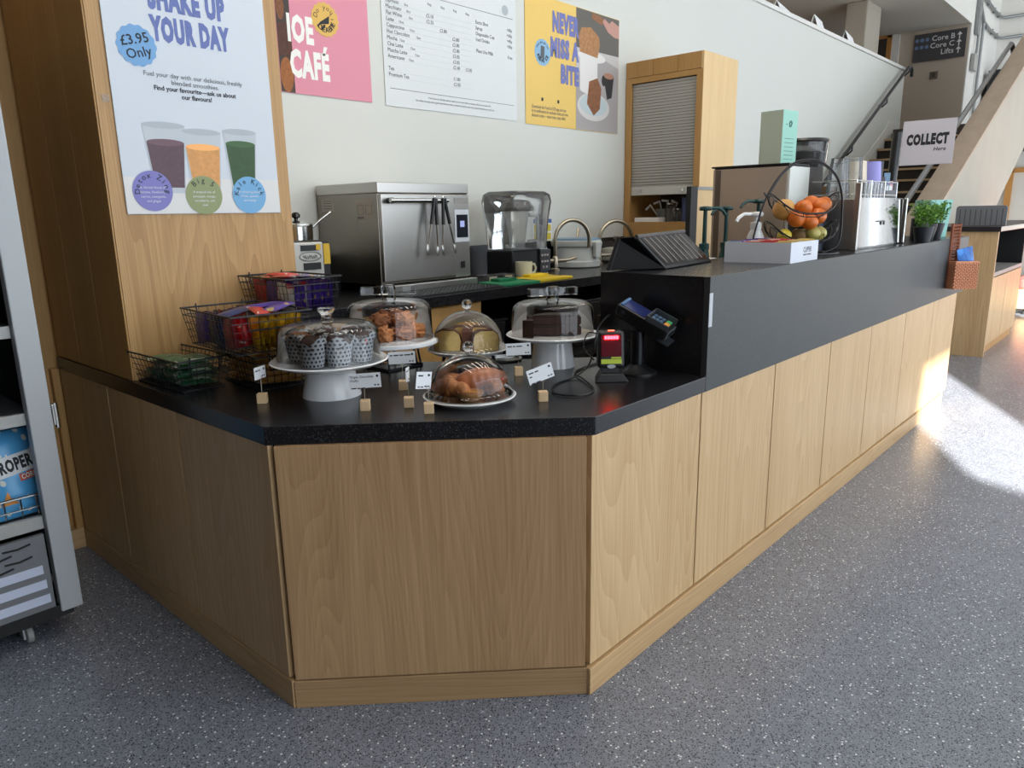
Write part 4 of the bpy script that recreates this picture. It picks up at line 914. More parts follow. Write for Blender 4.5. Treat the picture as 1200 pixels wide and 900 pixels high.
# ================================================================== SNACK BASKETS
def wire_basket(name, label, loc, rz, lx, ly, h, flare=0.025):
    """black tapered wire basket: heavy rims, fine grid, two folding handles"""
    t = thing(name, label, 'basket', loc, rz, 'black wire snack baskets')
    def ring(k, z0=0):
        e = flare*k
        return [(-lx/2-e, -ly/2-e, h*k+0.004), (lx/2+e, -ly/2-e, h*k+0.004), (lx/2+e, ly/2+e, h*k+0.004), (-lx/2-e, ly/2+e, h*k+0.004)]
    mb = MB()
    mb.tube(ring(1.0), 0.0036, 5, closed=True); mb.tube(ring(0.0), 0.0026, 5, closed=True); mb.tube(ring(0.82), 0.0022, 4, closed=True)
    mb.build('rim', black_wire, t)
    mb = MB()
    for k in (0.2, 0.4, 0.6): mb.tube(ring(k), 0.0013, 4, closed=True)
    nx = max(2, round(lx/0.026)); ny = max(2, round(ly/0.026))
    A, B = ring(0.0), ring(1.0)
    for e in range(4):
        n = nx if e % 2 == 0 else ny
        for i in range(n+1):
            p = Vector(A[e]).lerp(Vector(A[(e+1) % 4]), i/n); q = Vector(B[e]).lerp(Vector(B[(e+1) % 4]), i/n)
            mb.tube([p, q], 0.0013, 4)
    for i in range(1, nx): mb.tube([(-lx/2+lx*i/nx, -ly/2, 0.004), (-lx/2+lx*i/nx, ly/2, 0.004)], 0.0014, 4)
    for j in range(1, ny): mb.tube([(-lx/2, -ly/2+ly*j/ny, 0.004), (lx/2, -ly/2+ly*j/ny, 0.004)], 0.0014, 4)
    tag(mb.build('wire_grid', black_wire, t), kind='stuff')
    for s_ in (-1, 1):
        y = s_*(ly/2+flare); zz = h+0.004
        MB().tube([(-lx*0.36, y, zz+0.012), (-lx*0.36, y, zz-0.002), (-lx*0.34, y-s_*0.012, zz-0.05), (lx*0.34, y-s_*0.012, zz-0.05), (lx*0.36, y, zz-0.002), (lx*0.36, y, zz+0.012)], 0.0030, 5).build('folding_handle', black_wire, t)
    return t
PACK = {}
def pack_mesh(L, W, T, seed=0):
    k = (round(L, 3), round(W, 3), round(T, 3), seed)
    if k in PACK: return PACK[k]
    mb = MB(); rnd = random.Random(seed*7+3)
    nu, nv = 12, 6
    ph = rnd.random()*6
    def f(sgn):
        def g(u, v):
            x = (u-0.5)*L; y = (v-0.5)*W
            e = max(0.0, 1-abs(2*u-1)**5)*max(0.0, 1-abs(2*v-1)**2.6)
            wr = 0.10*math.sin(u*17+ph)*math.sin(v*9+ph)
            yy = y*(1-0.05*e)
            return (x, yy, sgn*(0.0008+T/2*e*(1+wr)) + 0.0015*math.sin(u*40)*(abs(2*u-1) > 0.86))
        return g
    mb.grid(f(1), nu, nv); mb2 = f(-1)
    V = [[mb._v(mb2(i/nu, j/nv)) for j in range(nv+1)] for i in range(nu+1)]
    for i in range(nu):
        for j in range(nv): mb._f([V[i][j+1], V[i+1][j+1], V[i+1][j], V[i][j]])
    bmesh.ops.remove_doubles(mb.bm, verts=mb.bm.verts, dist=0.0012)
    me = bpy.data.meshes.new('pack'); mb.bm.normal_update(); mb.bm.to_mesh(me); mb.bm.free()
    me.polygons.foreach_set('use_smooth', [True]*len(me.polygons))
    PACK[k] = me; return me
def foil(name, cols, scale=14.0, rough=0.28, metal=0.25, seed=0.0):
    """printed film wrapper: bands and patches of two or three print colours"""
    if name in MATS: return MATS[name]
    m = bpy.data.materials.new(name); m.use_nodes = True; MATS[name] = m
    t = m.node_tree; p = t.nodes['Principled BSDF']; L = t.links.new; N = t.nodes.new
    tc = N('ShaderNodeTexCoord'); mp = N('ShaderNodeMapping'); mp.inputs['Location'].default_value = (seed, seed*2, 0); mp.inputs['Scale'].default_value = (scale, scale*1.8, 1)
    L(tc.outputs['Object'], mp.inputs[0]); v = N('ShaderNodeTexVoronoi'); v.inputs['Scale'].default_value = 1.0; L(mp.outputs[0], v.inputs['Vector'])
    sp_ = N('ShaderNodeSeparateColor'); L(v.outputs['Color'], sp_.inputs[0])
    cr = N('ShaderNodeValToRGB'); cr.color_ramp.interpolation = 'CONSTANT'
    cr.color_ramp.elements[0].color = lin(cols[0]); cr.color_ramp.elements[1].position = 0.55; cr.color_ramp.elements[1].color = lin(cols[1])
    if len(cols) > 2:
        e = cr.color_ramp.elements.new(0.82); e.color = lin(cols[2])
    L(sp_.outputs[0], cr.inputs['Fac']); L(cr.outputs['Color'], p.inputs['Base Color'])
    p.inputs['Roughness'].default_value = rough; p.inputs['Metallic'].default_value = metal
    return m
def snack(name, label, group, loc, rot, mat, L, W, T, seed=0):
    me = pack_mesh(L, W, T, seed)
    o = bpy.data.objects.new(name, me.copy() if False else me); COL.objects.link(o)
    if not me.materials: me.materials.append(mat)
    o.material_slots[0].link = 'OBJECT'; o.material_slots[0].material = mat
    o.location = loc; o.rotation_euler = rot
    return tag(o, label, 'snack', group)
green_pk = [foil('wrap_green', ('#3a8057', '#4a9363', '#dfe6dc'), 30), foil('wrap_green_dark', ('#2a6245', '#3a7a56', '#cdd8ca'), 34, seed=2.0), foil('wrap_cream_green', ('#b9b59a', '#2f6b45', '#d9d8cc'), 30, seed=4.0)]
gold_pk = [foil('wrap_gold', ('#e0b45a', '#eac474', '#b07c34'), 30), foil('wrap_gold_cream', ('#ecd09a', '#d8a850', '#ece4c8'), 26, seed=3.0)]
red_pk = [foil('wrap_red', ('#b3222a', '#c0343a', '#8f1a22'), 26), foil('wrap_red_bright', ('#d0342c', '#b8262c', '#e2dcd4'), 22, seed=2.0), foil('wrap_pink_red', ('#c04a50', '#b5343c', '#d88a8a'), 20, seed=5.0)]
yel_pk = [foil('wrap_yellow', ('#c9a51e', '#b58f18', '#d8c04a'), 28)]
pur_pk = [foil('wrap_purple', ('#4a2f8c', '#563aa0', '#3a2370'), 26), foil('wrap_purple_gold', ('#4a2f8c', '#4a2f8c', '#b59a5a'), 30, seed=4.0)]
blu_pk = [foil('wrap_navy', ('#252c5a', '#2d3670', '#1c2144'), 26)]
wht_pk = [foil('wrap_white_red', ('#d4d2cc', '#c9c6c4', '#b8323a'), 24)]

B1 = wire_basket('wire_basket', 'low black wire basket of green bags at the counter edge by the pillar', (1.128, 2.655, ZW), R(2), 0.150, 0.345, 0.108, 0.022)
B2 = wire_basket('wire_basket', 'black wire basket of golden bags on the worktop under a fuller basket', (1.352, 2.43, ZW), R(-4), 0.200, 0.30, 0.118, 0.022)
B3 = wire_basket('wire_basket', 'black wire basket of red and yellow bars stacked on the golden bags', (1.296, 2.455, 1.051), R(-4), 0.245, 0.385, 0.130, 0.022)
rs = thing('black_riser', 'dark stepped riser holding up the basket of purple bars', 'riser', (1.57, 2.62, ZW))
MB().prism([(-0.085, -0.13), (0.11, -0.13), (0.13, 0.0), (0.13, 0.18), (-0.085, 0.18)], 0.205, 0.217).build('riser_shelf', black_matt, rs)
for x, y in ((-0.075, -0.12), (-0.02, -0.12), (-0.08, 0.165), (-0.08, 0.03)): MB().rod((x, y, 0), (x, y, 0.206), 0.007, 6).build('leg', black_matt, rs)
B4 = wire_basket('wire_basket', 'black wire basket of purple bars, topmost by the pillar', (1.600, 2.645, 1.133), R(-1), 0.205, 0.325, 0.135, 0.020)
def inb(B, x, y, z):
    c, s_ = math.cos(B.rotation_euler.z), math.sin(B.rotation_euler.z)
    return (B.location.x+c*x-s_*y, B.location.y+s_*x+c*y, B.location.z+z)
rnd = random.Random(11)
# green bags: two leaning piles
for i in range(8):
    snack('green_snack_bag', 'green snack bag, %s up in the pile at the open end of the low basket' % ORD[i], 'green bags in the low wire basket', inb(B1, rnd.uniform(-.008, .008), -0.085, 0.020+i*0.0115), (R(rnd.uniform(-5, 5)), R(rnd.uniform(-5, 5)), B1.rotation_euler.z+R(rnd.uniform(-6, 6))), green_pk[i % 3], 0.135, 0.135, 0.016, i % 3)
for i in range(7):
    snack('green_snack_bag', 'green snack bag, %s up in the pile at the pillar end of the low basket' % ORD[i], 'green bags in the low wire basket', inb(B1, rnd.uniform(-.008, .008), 0.075, 0.020+i*0.0115), (R(rnd.uniform(-6, 6)), R(rnd.uniform(-5, 5)), B1.rotation_euler.z+R(90+rnd.uniform(-6, 6))), green_pk[(i+1) % 3], 0.135, 0.130, 0.016, i % 3)
for i in range(9):
    for y in (-0.075, 0.075):
        snack('golden_snack_bag', 'golden snack bag, %s up in the %s pile of the lower worktop basket' % (ORD[i], 'front' if y < 0 else 'rear'), 'golden bags in the lower wire basket', inb(B2, rnd.uniform(-.008, .008), y, 0.018+i*0.0112), (R(rnd.uniform(-4, 4)), R(rnd.uniform(-4, 4)), B2.rotation_euler.z+R(rnd.uniform(-5, 5))), gold_pk[i % 2], 0.185, 0.130, 0.016, i % 2)
# bars filed upright in the middle basket
def filed(B, x0, x1, y, n, mats, name, label, group, L, W, T, z, lean, seed=0, turn=0.0):
    for i in range(n):
        lab = label % ORD[i]
        x = x0+(x1-x0)*i/max(1, n-1)
        snack(name, lab, group, inb(B, x, y+rnd.uniform(-.006, .006), z+rnd.uniform(-.006, .008)), Euler((R(90+rnd.uniform(-6, 6)), R(turn+rnd.uniform(-4, 4)), B.rotation_euler.z+R(90+lean+rnd.uniform(-5, 5)))), mats[i % len(mats)], L, W, T, i % 3)
G3 = 'bars in the middle wire basket'
filed(B3, -0.045, 0.108, -0.145, 9, yel_pk, 'yellow_chocolate_bar', '%s yellow wrapped bar counted from the fridge side of the middle basket', G3, 0.11, 0.105, 0.014, 0.066, 0, turn=0)
filed(B3, -0.110, -0.065, -0.125, 4, red_pk, 'red_chocolate_bar', '%s red wrapped bar from the fridge side, front of the middle basket', G3+' with red wrappers', 0.115, 0.10, 0.014, 0.066, 0, turn=12)
filed(B3, -0.11, 0.11, -0.01, 8, blu_pk+red_pk, 'mixed_chocolate_bar', '%s navy or red bar from the fridge side, centre row of middle basket', 'blue and red bars of the middle wire basket', 0.115, 0.11, 0.015, 0.068, 0, turn=-8)
filed(B3, -0.11, 0.11, 0.12, 8, pur_pk+blu_pk, 'purple_chocolate_bar', '%s purple or navy bar from the fridge side, pillar row of middle basket', 'purple bars of the middle wire basket', 0.115, 0.11, 0.015, 0.070, 0, turn=6)
for i, (x, y, rz_, m_, lb) in enumerate(((-0.05, -0.02, 25, blu_pk[0], 'navy bar lying loose across the middle wire basket'), (0.01, -0.10, 75, red_pk[1], 'bright red bar lying loose across the middle wire basket'), (0.075, 0.02, -20, pur_pk[0], 'purple bar lying loose across the middle wire basket'), (0.09, -0.08, 30, pur_pk[1], 'purple and gold bar lying loose on the middle wire basket'))):
    snack('loose_chocolate_bar', lb, None, inb(B3, x, y, 0.128+0.004*i), (R(6), R(-5), R(rz_)), m_, 0.15, 0.055, 0.016, i % 3)
# top basket
G4 = 'purple bars in the top wire basket'
filed(B4, -0.005, 0.09, -0.115, 7, pur_pk, 'purple_chocolate_bar', '%s purple bar from the pale ones, front row of the top basket', G4, 0.115, 0.105, 0.014, 0.066, 0)
filed(B4, -0.085, -0.022, -0.113, 4, wht_pk+pur_pk, 'pale_chocolate_bar', '%s pale or purple bar at the front corner of the top basket', 'pale bars in the top wire basket', 0.115, 0.105, 0.014, 0.064, 0)
filed(B4, -0.078, 0.088, -0.01, 9, pur_pk, 'purple_chocolate_bar', '%s purple bar from the pillar corner, middle row of the top basket', G4, 0.115, 0.115, 0.014, 0.066, 0)
filed(B4, -0.078, 0.088, 0.095, 9, red_pk+pur_pk, 'mixed_chocolate_bar', '%s red or purple bar from the pillar corner, rear row of top basket', 'mixed bars in the top wire basket', 0.115, 0.11, 0.014, 0.068, 0)
for i, (x, y, rz_, m_, lb) in enumerate(((-0.05, 0.08, 60, red_pk[1], 'red and white bar lying across the top wire basket near the pillar'), (0.01, 0.02, 35, wht_pk[0], 'white and red bar lying across the middle of the top basket'), (0.06, -0.03, 70, pur_pk[1], 'purple and gold bar lying across the top wire basket'), (0.03, 0.10, 15, red_pk[1], 'red and white bar lying at the far end of the top basket'), (-0.06, -0.06, 80, red_pk[0], 'dark red bar lying at the front of the top basket'))):
    snack('loose_chocolate_bar', lb, None, inb(B4, x, y, 0.128+0.003*i), (R(4), R(4), R(rz_)), m_, 0.16, 0.055, 0.016, i % 3)

# ================================================================== CAKE STANDS
def arcp(r, z0, z1, n=10, p=1.0):
    """dome profile from (r,z0) up to (~0,z1)"""
    return [(max(0.0, r*math.cos(PI/2*i/n)**p), z0+(z1-z0)*math.sin(PI/2*i/n)) for i in range(n+1)]
def shouldered(r, z0, z1, f=0.055):
    pts = [(r*1.01, z0), (r, z0+0.004), (r*0.985, z1-f)]
    for i in range(1, 8):
        a = PI/2*i/7; pts.append((r*0.985-f*0.9*(1-math.cos(a)), z1-f+f*math.sin(a)*0.86))
    pts += [(r*0.35, z1-0.003), (0.0, z1)]
    return pts
plum = M('muffin_crumb', '#3a2620', 0.85, bump=0.6, bscale=70, var=0.3, vscale=50)
def bow(parent, z, rz, s=1.0, m=None):
    """clear ribbon handle: flared bar with a squat neck"""
    mb = MB(); mb.M = Matrix.Translation((0, 0, z)) @ Matrix.Rotation(rz, 4, 'Z') @ Matrix.Scale(s, 4)
    mb.lathe([(0.024, -0.004), (0.019, 0.008), (0.021, 0.020), (0.024, 0.030), (0.020, 0.042), (0.0, 0.044)], 16)
    for sg in (-1, 1): mb.prism([(0, -0.011), (sg*0.045, -0.007), (sg*0.085, -0.016), (sg*0.085, 0.016), (sg*0.045, 0.007), (0, 0.011)], 0.012, 0.038)
    return mb.build('handle', m or dome_glass, parent, bevel=0.003)
# 1 tall stand of muffins
s1 = thing('footed_cake_stand', 'white footed cake stand carrying dotted muffins', 'cake stand', (1.372, 2.060, ZW))
MB().lathe([(0.098, 0.0), (0.097, 0.004), (0.086, 0.06), (0.080, 0.098), (0.0, 0.099)], 40).build('foot', white_china, s1, smooth=40)
MB().lathe([(0.0, 0.099), (0.10, 0.100), (0.165, 0.106), (0.192, 0.118), (0.195, 0.121), (0.190, 0.124), (0.16, 0.114), (0.0, 0.112)], 48).build('plate', white_china, s1, smooth=40)
d1_ = thing('glass_cake_dome', 'clear shouldered glass dome with flared knob over the dotted muffins', 'cake dome', (1.372, 2.060, ZW+0.1205))
MB().lathe(shouldered(0.170, 0.0, 0.130, 0.05), 56, cap0=False).build('dome_shell', dome_glass, d1_, smooth=60)
MB().lathe([(0.024, 0.129), (0.018, 0.136), (0.016, 0.150), (0.024, 0.160), (0.029, 0.168), (0.028, 0.174), (0.0, 0.176)], 24).build('knob', knob_glass, d1_, smooth=60)
# dotted wrapper material
dm = bpy.data.materials.new('polka_dot_paper'); dm.use_nodes = True
t_ = dm.node_tree; p_ = t_.nodes['Principled BSDF']; N_ = t_.nodes.new; L_ = t_.links.new
tc_ = N_('ShaderNodeTexCoord'); sx_ = N_('ShaderNodeSeparateXYZ'); L_(tc_.outputs['Object'], sx_.inputs[0])
def mth(op, a, b=None):
    n_ = N_('ShaderNodeMath'); n_.operation = op
    for i_, v_ in enumerate((a, b)):
        if v_ is None: continue
        if isinstance(v_, (int, float)): n_.inputs[i_].default_value = v_
        else: L_(v_, n_.inputs[i_])
    return n_.outputs[0]
ang = mth('ARCTAN2', sx_.outputs[1], sx_.outputs[0])
v_ = mth('MULTIPLY', sx_.outputs[2], 82.0); row = mth('FLOOR', v_)
u_ = mth('ADD', mth('MULTIPLY', ang, 18/(2*PI)), mth('MULTIPLY', row, 0.5))
du = mth('SUBTRACT', mth('FRACT', u_), 0.5); dv = mth('SUBTRACT', mth('FRACT', v_), 0.5)
dd = mth('ADD', mth('MULTIPLY', du, du), mth('MULTIPLY', dv, dv)); on = mth('LESS_THAN', dd, 0.085)
mx_ = N_('ShaderNodeMix'); mx_.data_type = 'RGBA'; mx_.inputs['A'].default_value = lin('#a9adb2'); mx_.inputs['B'].default_value = lin('#26292f'); L_(on, mx_.inputs['Factor']); L_(mx_.outputs['Result'], p_.inputs['Base Color']); p_.inputs['Roughness'].default_value = 0.7
def muffin(loc, rz, label, orange=False):
    t = thing('dotted_muffin', label, 'muffin', loc, rz, 'muffins under the glass dome'); t.scale = (1.1, 1.1, 1.1)
    mb = MB(); n = 24; rings = []
    for k, (r_, z) in enumerate(((0.031, 0.0), (0.036, 0.03), (0.041, 0.06))): rings.append([mb._v((r_*math.cos(2*PI*i/n), r_*math.sin(2*PI*i/n), z)) for i in range(n)])
    rings.append([mb._v(((0.046+0.006*abs(math.cos(2*2*PI*i/n)))*math.cos(2*PI*i/n), (0.046+0.006*abs(math.cos(2*2*PI*i/n)))*math.sin(2*PI*i/n), 0.066+0.026*abs(math.cos(2*2*PI*i/n))**1.5)) for i in range(n)])
    mb._f(list(reversed(rings[0])))
    for A, B in zip(rings[:-1], rings[1:]):
        for i in range(n): mb._f([A[i], A[(i+1) % n], B[(i+1) % n], B[i]])
    mb.build('paper_case', dm, t, smooth=50, solid=0.0008)
    MB().ball((0, 0, 0.064), (0.040, 0.040, 0.026), 18, 10, jit=0.35, fq=3.5, seed=int(rz*10)).build('muffin_top', M('muffin_orange', '#8a5a30', 0.85, bump=0.5, bscale=70, var=0.4, vscale=60) if orange else plum, t, smooth=60)
spots = [(-0.075, -0.050), (0.012, -0.098), (0.098, -0.030), (0.075, 0.070), (-0.030, 0.095), (-0.105, 0.042), (0.0, 0.0)]
vr = Vector((0.670, -0.742, 0)); vf = Vector((0.742, 0.670, 0))      # towards and across the customers' side of the counter
lbs = ['dotted muffin with an orange crumb top at the pillar side of the white stand', 'dark dotted muffin at the very front of the white stand', 'dark dotted muffin beside the front one, nearer the price cards', 'dotted muffin at the back edge of the white stand, card side', 'dotted muffin half hidden at the back of the white stand', 'dotted muffin at the back of the white stand, basket side', 'dotted muffin in the middle of the white stand']
cfg = [(-0.098, 0.0), (-0.030, -0.095), (0.050, -0.075), (0.105, 0.0), (0.055, 0.085), (-0.045, 0.085), (0.0, 0.0)]
for i, (a, b) in enumerate(cfg):
    p0 = Vector((1.372, 2.060, ZW+0.1165))+vr*a+vf*b
    muffin(p0, 0.7+i*0.9, lbs[i], orange=(i == 0))
# 2 cinnamon pastries on a wire stand
s2_ = thing('wire_cake_stand', 'round white plate on a black wire stand with sugared pastries', 'cake stand', (1.802, 2.272, ZW))
mb = MB()
for k in range(4):
    a = PI/4+k*PI/2; c_, s__ = math.cos(a), math.sin(a)
    mb.tube([(0.10*c_, 0.10*s__, 0.004), (0.085*c_, 0.085*s__, 0.092)], 0.0045, 6); mb.tube([(0.115*c_, 0.115*s__, 0.004), (0.10*c_, 0.10*s__, 0.092)], 0.0045, 6)
    mb.tube([(0.12*c_, 0.12*s__, 0.005), (-0.12*s__, 0.12*c_, 0.005)], 0.005, 6)
mb.build('wire_stand', black_wire, s2_)
MB().lathe([(0.0, 0.094), (0.185, 0.094), (0.189, 0.098), (0.189, 0.110), (0.185, 0.112), (0.0, 0.110)], 48).build('plate', white_china, s2_, smooth=40)
d2_ = thing('glass_cake_dome', 'clear shouldered dome with a flat bow handle over the sugared pastries', 'cake dome', (1.802, 2.272, ZW+0.1105))
MB().lathe(shouldered(0.167, 0.0, 0.158, 0.05), 56, cap0=False).build('dome_shell', dome_glass, d2_, smooth=60)
bow(d2_, 0.160, R(-38), 1.25)
pastry = M('pastry_crust', '#bd7b46', 0.6, bump=1.0, bscale=45, var=0.45, vscale=35)
pastry_d = M('pastry_crust_dark', '#955a35', 0.6, bump=1.0, bscale=45, var=0.45, vscale=35)
k = 0
for lvl, pts_ in ((0, [(-0.085, -0.01), (-0.015, -0.07), (0.055, -0.035), (0.095, 0.02), (0.0, 0.045), (-0.055, 0.065)]), (1, [(-0.03, -0.02), (0.05, -0.01), (0.01, 0.05)])):
    for a, b in pts_:
        p0 = Vector((1.802, 2.272, ZW+0.1105+lvl*0.052))+vr*a+vf*b
        t = thing('cinnamon_pastry', 'sugared pastry at the %s of the plate under the bow handled dome' % ('poster side', 'front', 'front middle', 'till side', 'back middle', 'back', 'upper layer, poster side', 'upper layer, till side', 'upper layer, back')[k], 'pastry', p0, k*1.1, 'sugared pastries, %s layer' % ('lower' if lvl == 0 else 'upper'))
        MB().ball((0, 0, 0.027), (0.041, 0.037, 0.031), 26, 18, jit=0.6, fq=3.4, seed=k).build('pastry_body', pastry if k % 2 else pastry_d, t, smooth=60)
        mb = MB(); mb.tube([((0.012+0.0018*q)*math.cos(q*0.7), (0.012+0.0018*q)*math.sin(q*0.7), 0.052-0.0012*q) for q in range(14)], 0.007, 6); mb.build('pastry_swirl', pastry, t, smooth=60)
        k += 1
# 3 sponge slices under a low dome on a black stand
s3 = thing('raised_cake_plate', 'white plate on low black legs holding yellow sponge slices', 'cake stand', (2.045, 2.085, ZW))
for a in (0.4, 2.0, 3.6, 5.2): MB().tube([(0.11*math.cos(a), 0.11*math.sin(a), 0.0), (0.10*math.cos(a), 0.10*math.sin(a), 0.042)], 0.007, 6).build('leg', black_wire, s3)
MB().lathe([(0.0, 0.042), (0.14, 0.043), (0.163, 0.056), (0.166, 0.060), (0.161, 0.062), (0.14, 0.054), (0.0, 0.052)], 48).build('plate', white_china, s3, smooth=40)
d3_ = thing('glass_cloche', 'clear round glass cloche with ball knob over the yellow sponge slices', 'cake dome', (2.045, 2.085, ZW+0.0605))
MB().lathe([(0.160, 0.0), (0.152, 0.006), (0.143, 0.018)]+arcp(0.141, 0.018, 0.150, 14), 56, cap0=False).build('dome_shell', dome_glass, d3_, smooth=60)
MB().lathe([(0.010, 0.148), (0.009, 0.157)], 14).build('knob_neck', knob_glass, d3_, smooth=60); MB().ball((0, 0, 0.175), 0.021, 20, 14).build('knob', knob_glass, d3_, smooth=179)
sponge = M('yellow_sponge', '#e2c37c', 0.85, bump=0.6, bscale=120, var=0.15, vscale=60); crust = M('sponge_crust', '#5d3524', 0.7, bump=0.3, bscale=80)
def slice_(a, b, rz, lb):
    p0 = Vector((2.045, 2.085, ZW+0.0545))+vr*a+vf*b
    t = thing('sponge_slice', lb, 'cake slice', p0, rz)
    prof = [(-0.050, 0), (0.050, 0), (0.054, 0.040), (0.048, 0.066), (0.030, 0.080), (-0.020, 0.082), (-0.044, 0.072), (-0.053, 0.040)]
    mb = MB(); mb.M = Matrix.Rotation(R(90), 4, 'X'); mb.prism(prof, -0.021, 0.021); mb.build('sponge', sponge, t)
    mb = MB(); mb.M = Matrix.Rotation(R(90), 4, 'X')
    up_ = prof[1:]+[prof[0]]; n = len(up_)
    for i in range(n-1):
        a_, b_ = up_[i], up_[i+1]; f_ = 1.035
        if i == n-2 and False: continue
        mb.prism([a_, b_, (b_[0]*f_, b_[1]*f_+0.0006), (a_[0]*f_, a_[1]*f_+0.0006)], -0.0212, 0.0212)
    mb.build('crust', crust, t)
slice_(-0.080, -0.020, R(-48), 'yellow sponge slice at the pastry stand side of the cloche')
slice_(0.070, -0.045, R(-30), 'pale yellow sponge slice at the front of the cloche, card reader side')
slice_(0.002, 0.005, R(40), 'dark crusted sponge slice standing in the middle of the cloche')
slice_(0.045, 0.060, R(-55), 'sponge slice at the back of the cloche')
slice_(-0.030, 0.070, R(-35), 'sponge slice behind the dark crusted one')
# 4 pastries on the low plate at the front
s4 = thing('low_cake_plate', 'flat white plate of croissants at the front edge of the worktop', 'plate', (1.600, 1.630, ZW))
MB().lathe([(0.0, 0.0), (0.105, 0.0), (0.125, 0.010), (0.147, 0.018), (0.150, 0.022), (0.146, 0.024), (0.12, 0.017), (0.0, 0.014)], 48).build('plate_body', white_china, s4, smooth=40)
MB().lathe([(0.0, 0.0245), (0.140, 0.0245), (0.140, 0.0265), (0.0, 0.0265)], 48).build('silver_tray', chrome, s4, smooth=40)
d4_ = thing('glass_cloche', 'clear round glass cloche with ball knob at the counter front over croissants', 'cake dome', (1.600, 1.630, ZW+0.0270))
MB().lathe([(0.144, 0.0), (0.138, 0.006), (0.130, 0.016)]+arcp(0.128, 0.016, 0.128, 14), 56, cap0=False).build('dome_shell', dome_glass, d4_, smooth=60)
MB().lathe([(0.009, 0.127), (0.008, 0.135)], 14).build('knob_neck', knob_glass, d4_, smooth=60); MB().ball((0, 0, 0.150), 0.018, 20, 14).build('knob', knob_glass, d4_, smooth=179)
cro = M('croissant_crust', '#b0703f', 0.5, bump=0.5, bscale=60, var=0.4, vscale=40)
def croissant(a, b, rz, lb, sc=1.0, z=0.0, m=None):
    p0 = Vector((1.600, 1.630, ZW+0.0272+z))+vr*a+vf*b
    t = thing('croissant', lb, 'croissant', p0, rz)
    mb = MB(); n = 28; pts_ = []
    for i in range(n+1):
        q = (i/n-0.5)*2.3; pts_.append((0.052*sc*math.sin(q), 0.040*sc*(math.cos(q)-0.72), 0.025*sc))
    mb.tube(pts_, lambda u: sc*(0.006+0.021*math.sin(PI*u)**0.8)*(1+0.13*abs(math.sin(u*PI*5.5))), 12)
    mb.build('croissant_body', m or cro, t, smooth=70)
croissant(-0.072, -0.035, R(-70), 'curved croissant at the card block side of the front cloche', 1.0)
croissant(-0.032, -0.050, R(-110), 'small croissant between the curved one and the custard tart', 0.85)
croissant(-0.055, 0.055, R(10), 'croissant at the back of the front cloche', 0.95)
t = thing('custard_tart', 'round custard tart with golden filling under the front cloche', 'tart', Vector((1.600, 1.630, ZW+0.0272))+vr*0.008+vf*(-0.088))
MB().lathe([(0.028, 0.0), (0.040, 0.020), (0.041, 0.024), (0.037, 0.024), (0.032, 0.016), (0.0, 0.016)], 28).build('tart_case', M('tart_pastry', '#b58045', 0.6, var=0.2, vscale=60), t, smooth=50)
MB().lathe([(0.0, 0.0165), (0.033, 0.0165), (0.033, 0.019), (0.02, 0.022), (0.0, 0.022)], 28).build('custard', M('custard', '#c98a32', 0.35, var=0.3, vscale=50), t, smooth=50)
t = thing('large_pastry', 'large glazed chocolate pastry filling the back of the front cloche', 'pastry', Vector((1.600, 1.630, ZW+0.0272))+vr*0.040+vf*0.015, R(-30))
mb = MB(); pts_ = [(-0.085+0.17*i/24, 0.012*math.sin(PI*i/24), 0.036) for i in range(25)]
mb.tube(pts_, lambda u: (0.010+0.030*math.sin(PI*min(1, max(0, u)))**0.6)*(1+0.07*abs(math.sin(u*PI*6))), 14); mb.build('pastry_body', M('glazed_pastry', '#a05c36', 0.35, bump=0.4, bscale=50, var=0.35, vscale=30), t, smooth=70)
t = thing('danish_pastry', 'small crumbly pastry at the card reader side of the front cloche', 'pastry', Vector((1.600, 1.630, ZW+0.0272))+vr*0.082+vf*(-0.035), 0.4)
MB().ball((0, 0, 0.021), (0.030, 0.030, 0.022), 16, 10, jit=0.5, fq=2.6, seed=9).build('pastry_body', pastry_d, t, smooth=60)
mb = MB(); mb.tube([((0.006+0.0016*q)*math.cos(q*0.7), (0.006+0.0016*q)*math.sin(q*0.7), 0.042-0.001*q) for q in range(12)], 0.005, 6); mb.build('pastry_swirl', pastry, t, smooth=60)
# 5 chocolate cake on the second tall stand
s5 = thing('footed_cake_stand', 'white footed cake stand carrying a cut chocolate cake', 'cake stand', (2.200, 1.770, ZW))
MB().lathe([(0.088, 0.0), (0.087, 0.004), (0.078, 0.06), (0.074, 0.106), (0.0, 0.107)], 40).build('foot', white_china, s5, smooth=40)
MB().lathe([(0.0, 0.107), (0.10, 0.108), (0.155, 0.113), (0.180, 0.124), (0.182, 0.127), (0.178, 0.130), (0.15, 0.121), (0.0, 0.119)], 48).build('plate', white_china, s5, smooth=40)
d5_ = thing('glass_cake_dome', 'clear shouldered dome with a flat bow handle over the chocolate cake', 'cake dome', (2.200, 1.770, ZW+0.1275))
MB().lathe(shouldered(0.160, 0.0, 0.132, 0.045), 56, cap0=False).build('dome_shell', dome_glass, d5_, smooth=60)
bow(d5_, 0.134, R(-30), 1.15)
choc = M('chocolate_sponge', '#3b241d', 0.85, bump=1.0, bscale=50, var=0.45, vscale=60); frost = M('chocolate_cream', '#2a1813', 0.5)
ck = thing('chocolate_cake', 'two layered chocolate cake cut across on the footed stand', 'cake', Vector((2.200, 1.770, ZW+0.1235))+vr*0.012+vf*0.0, R(-48))
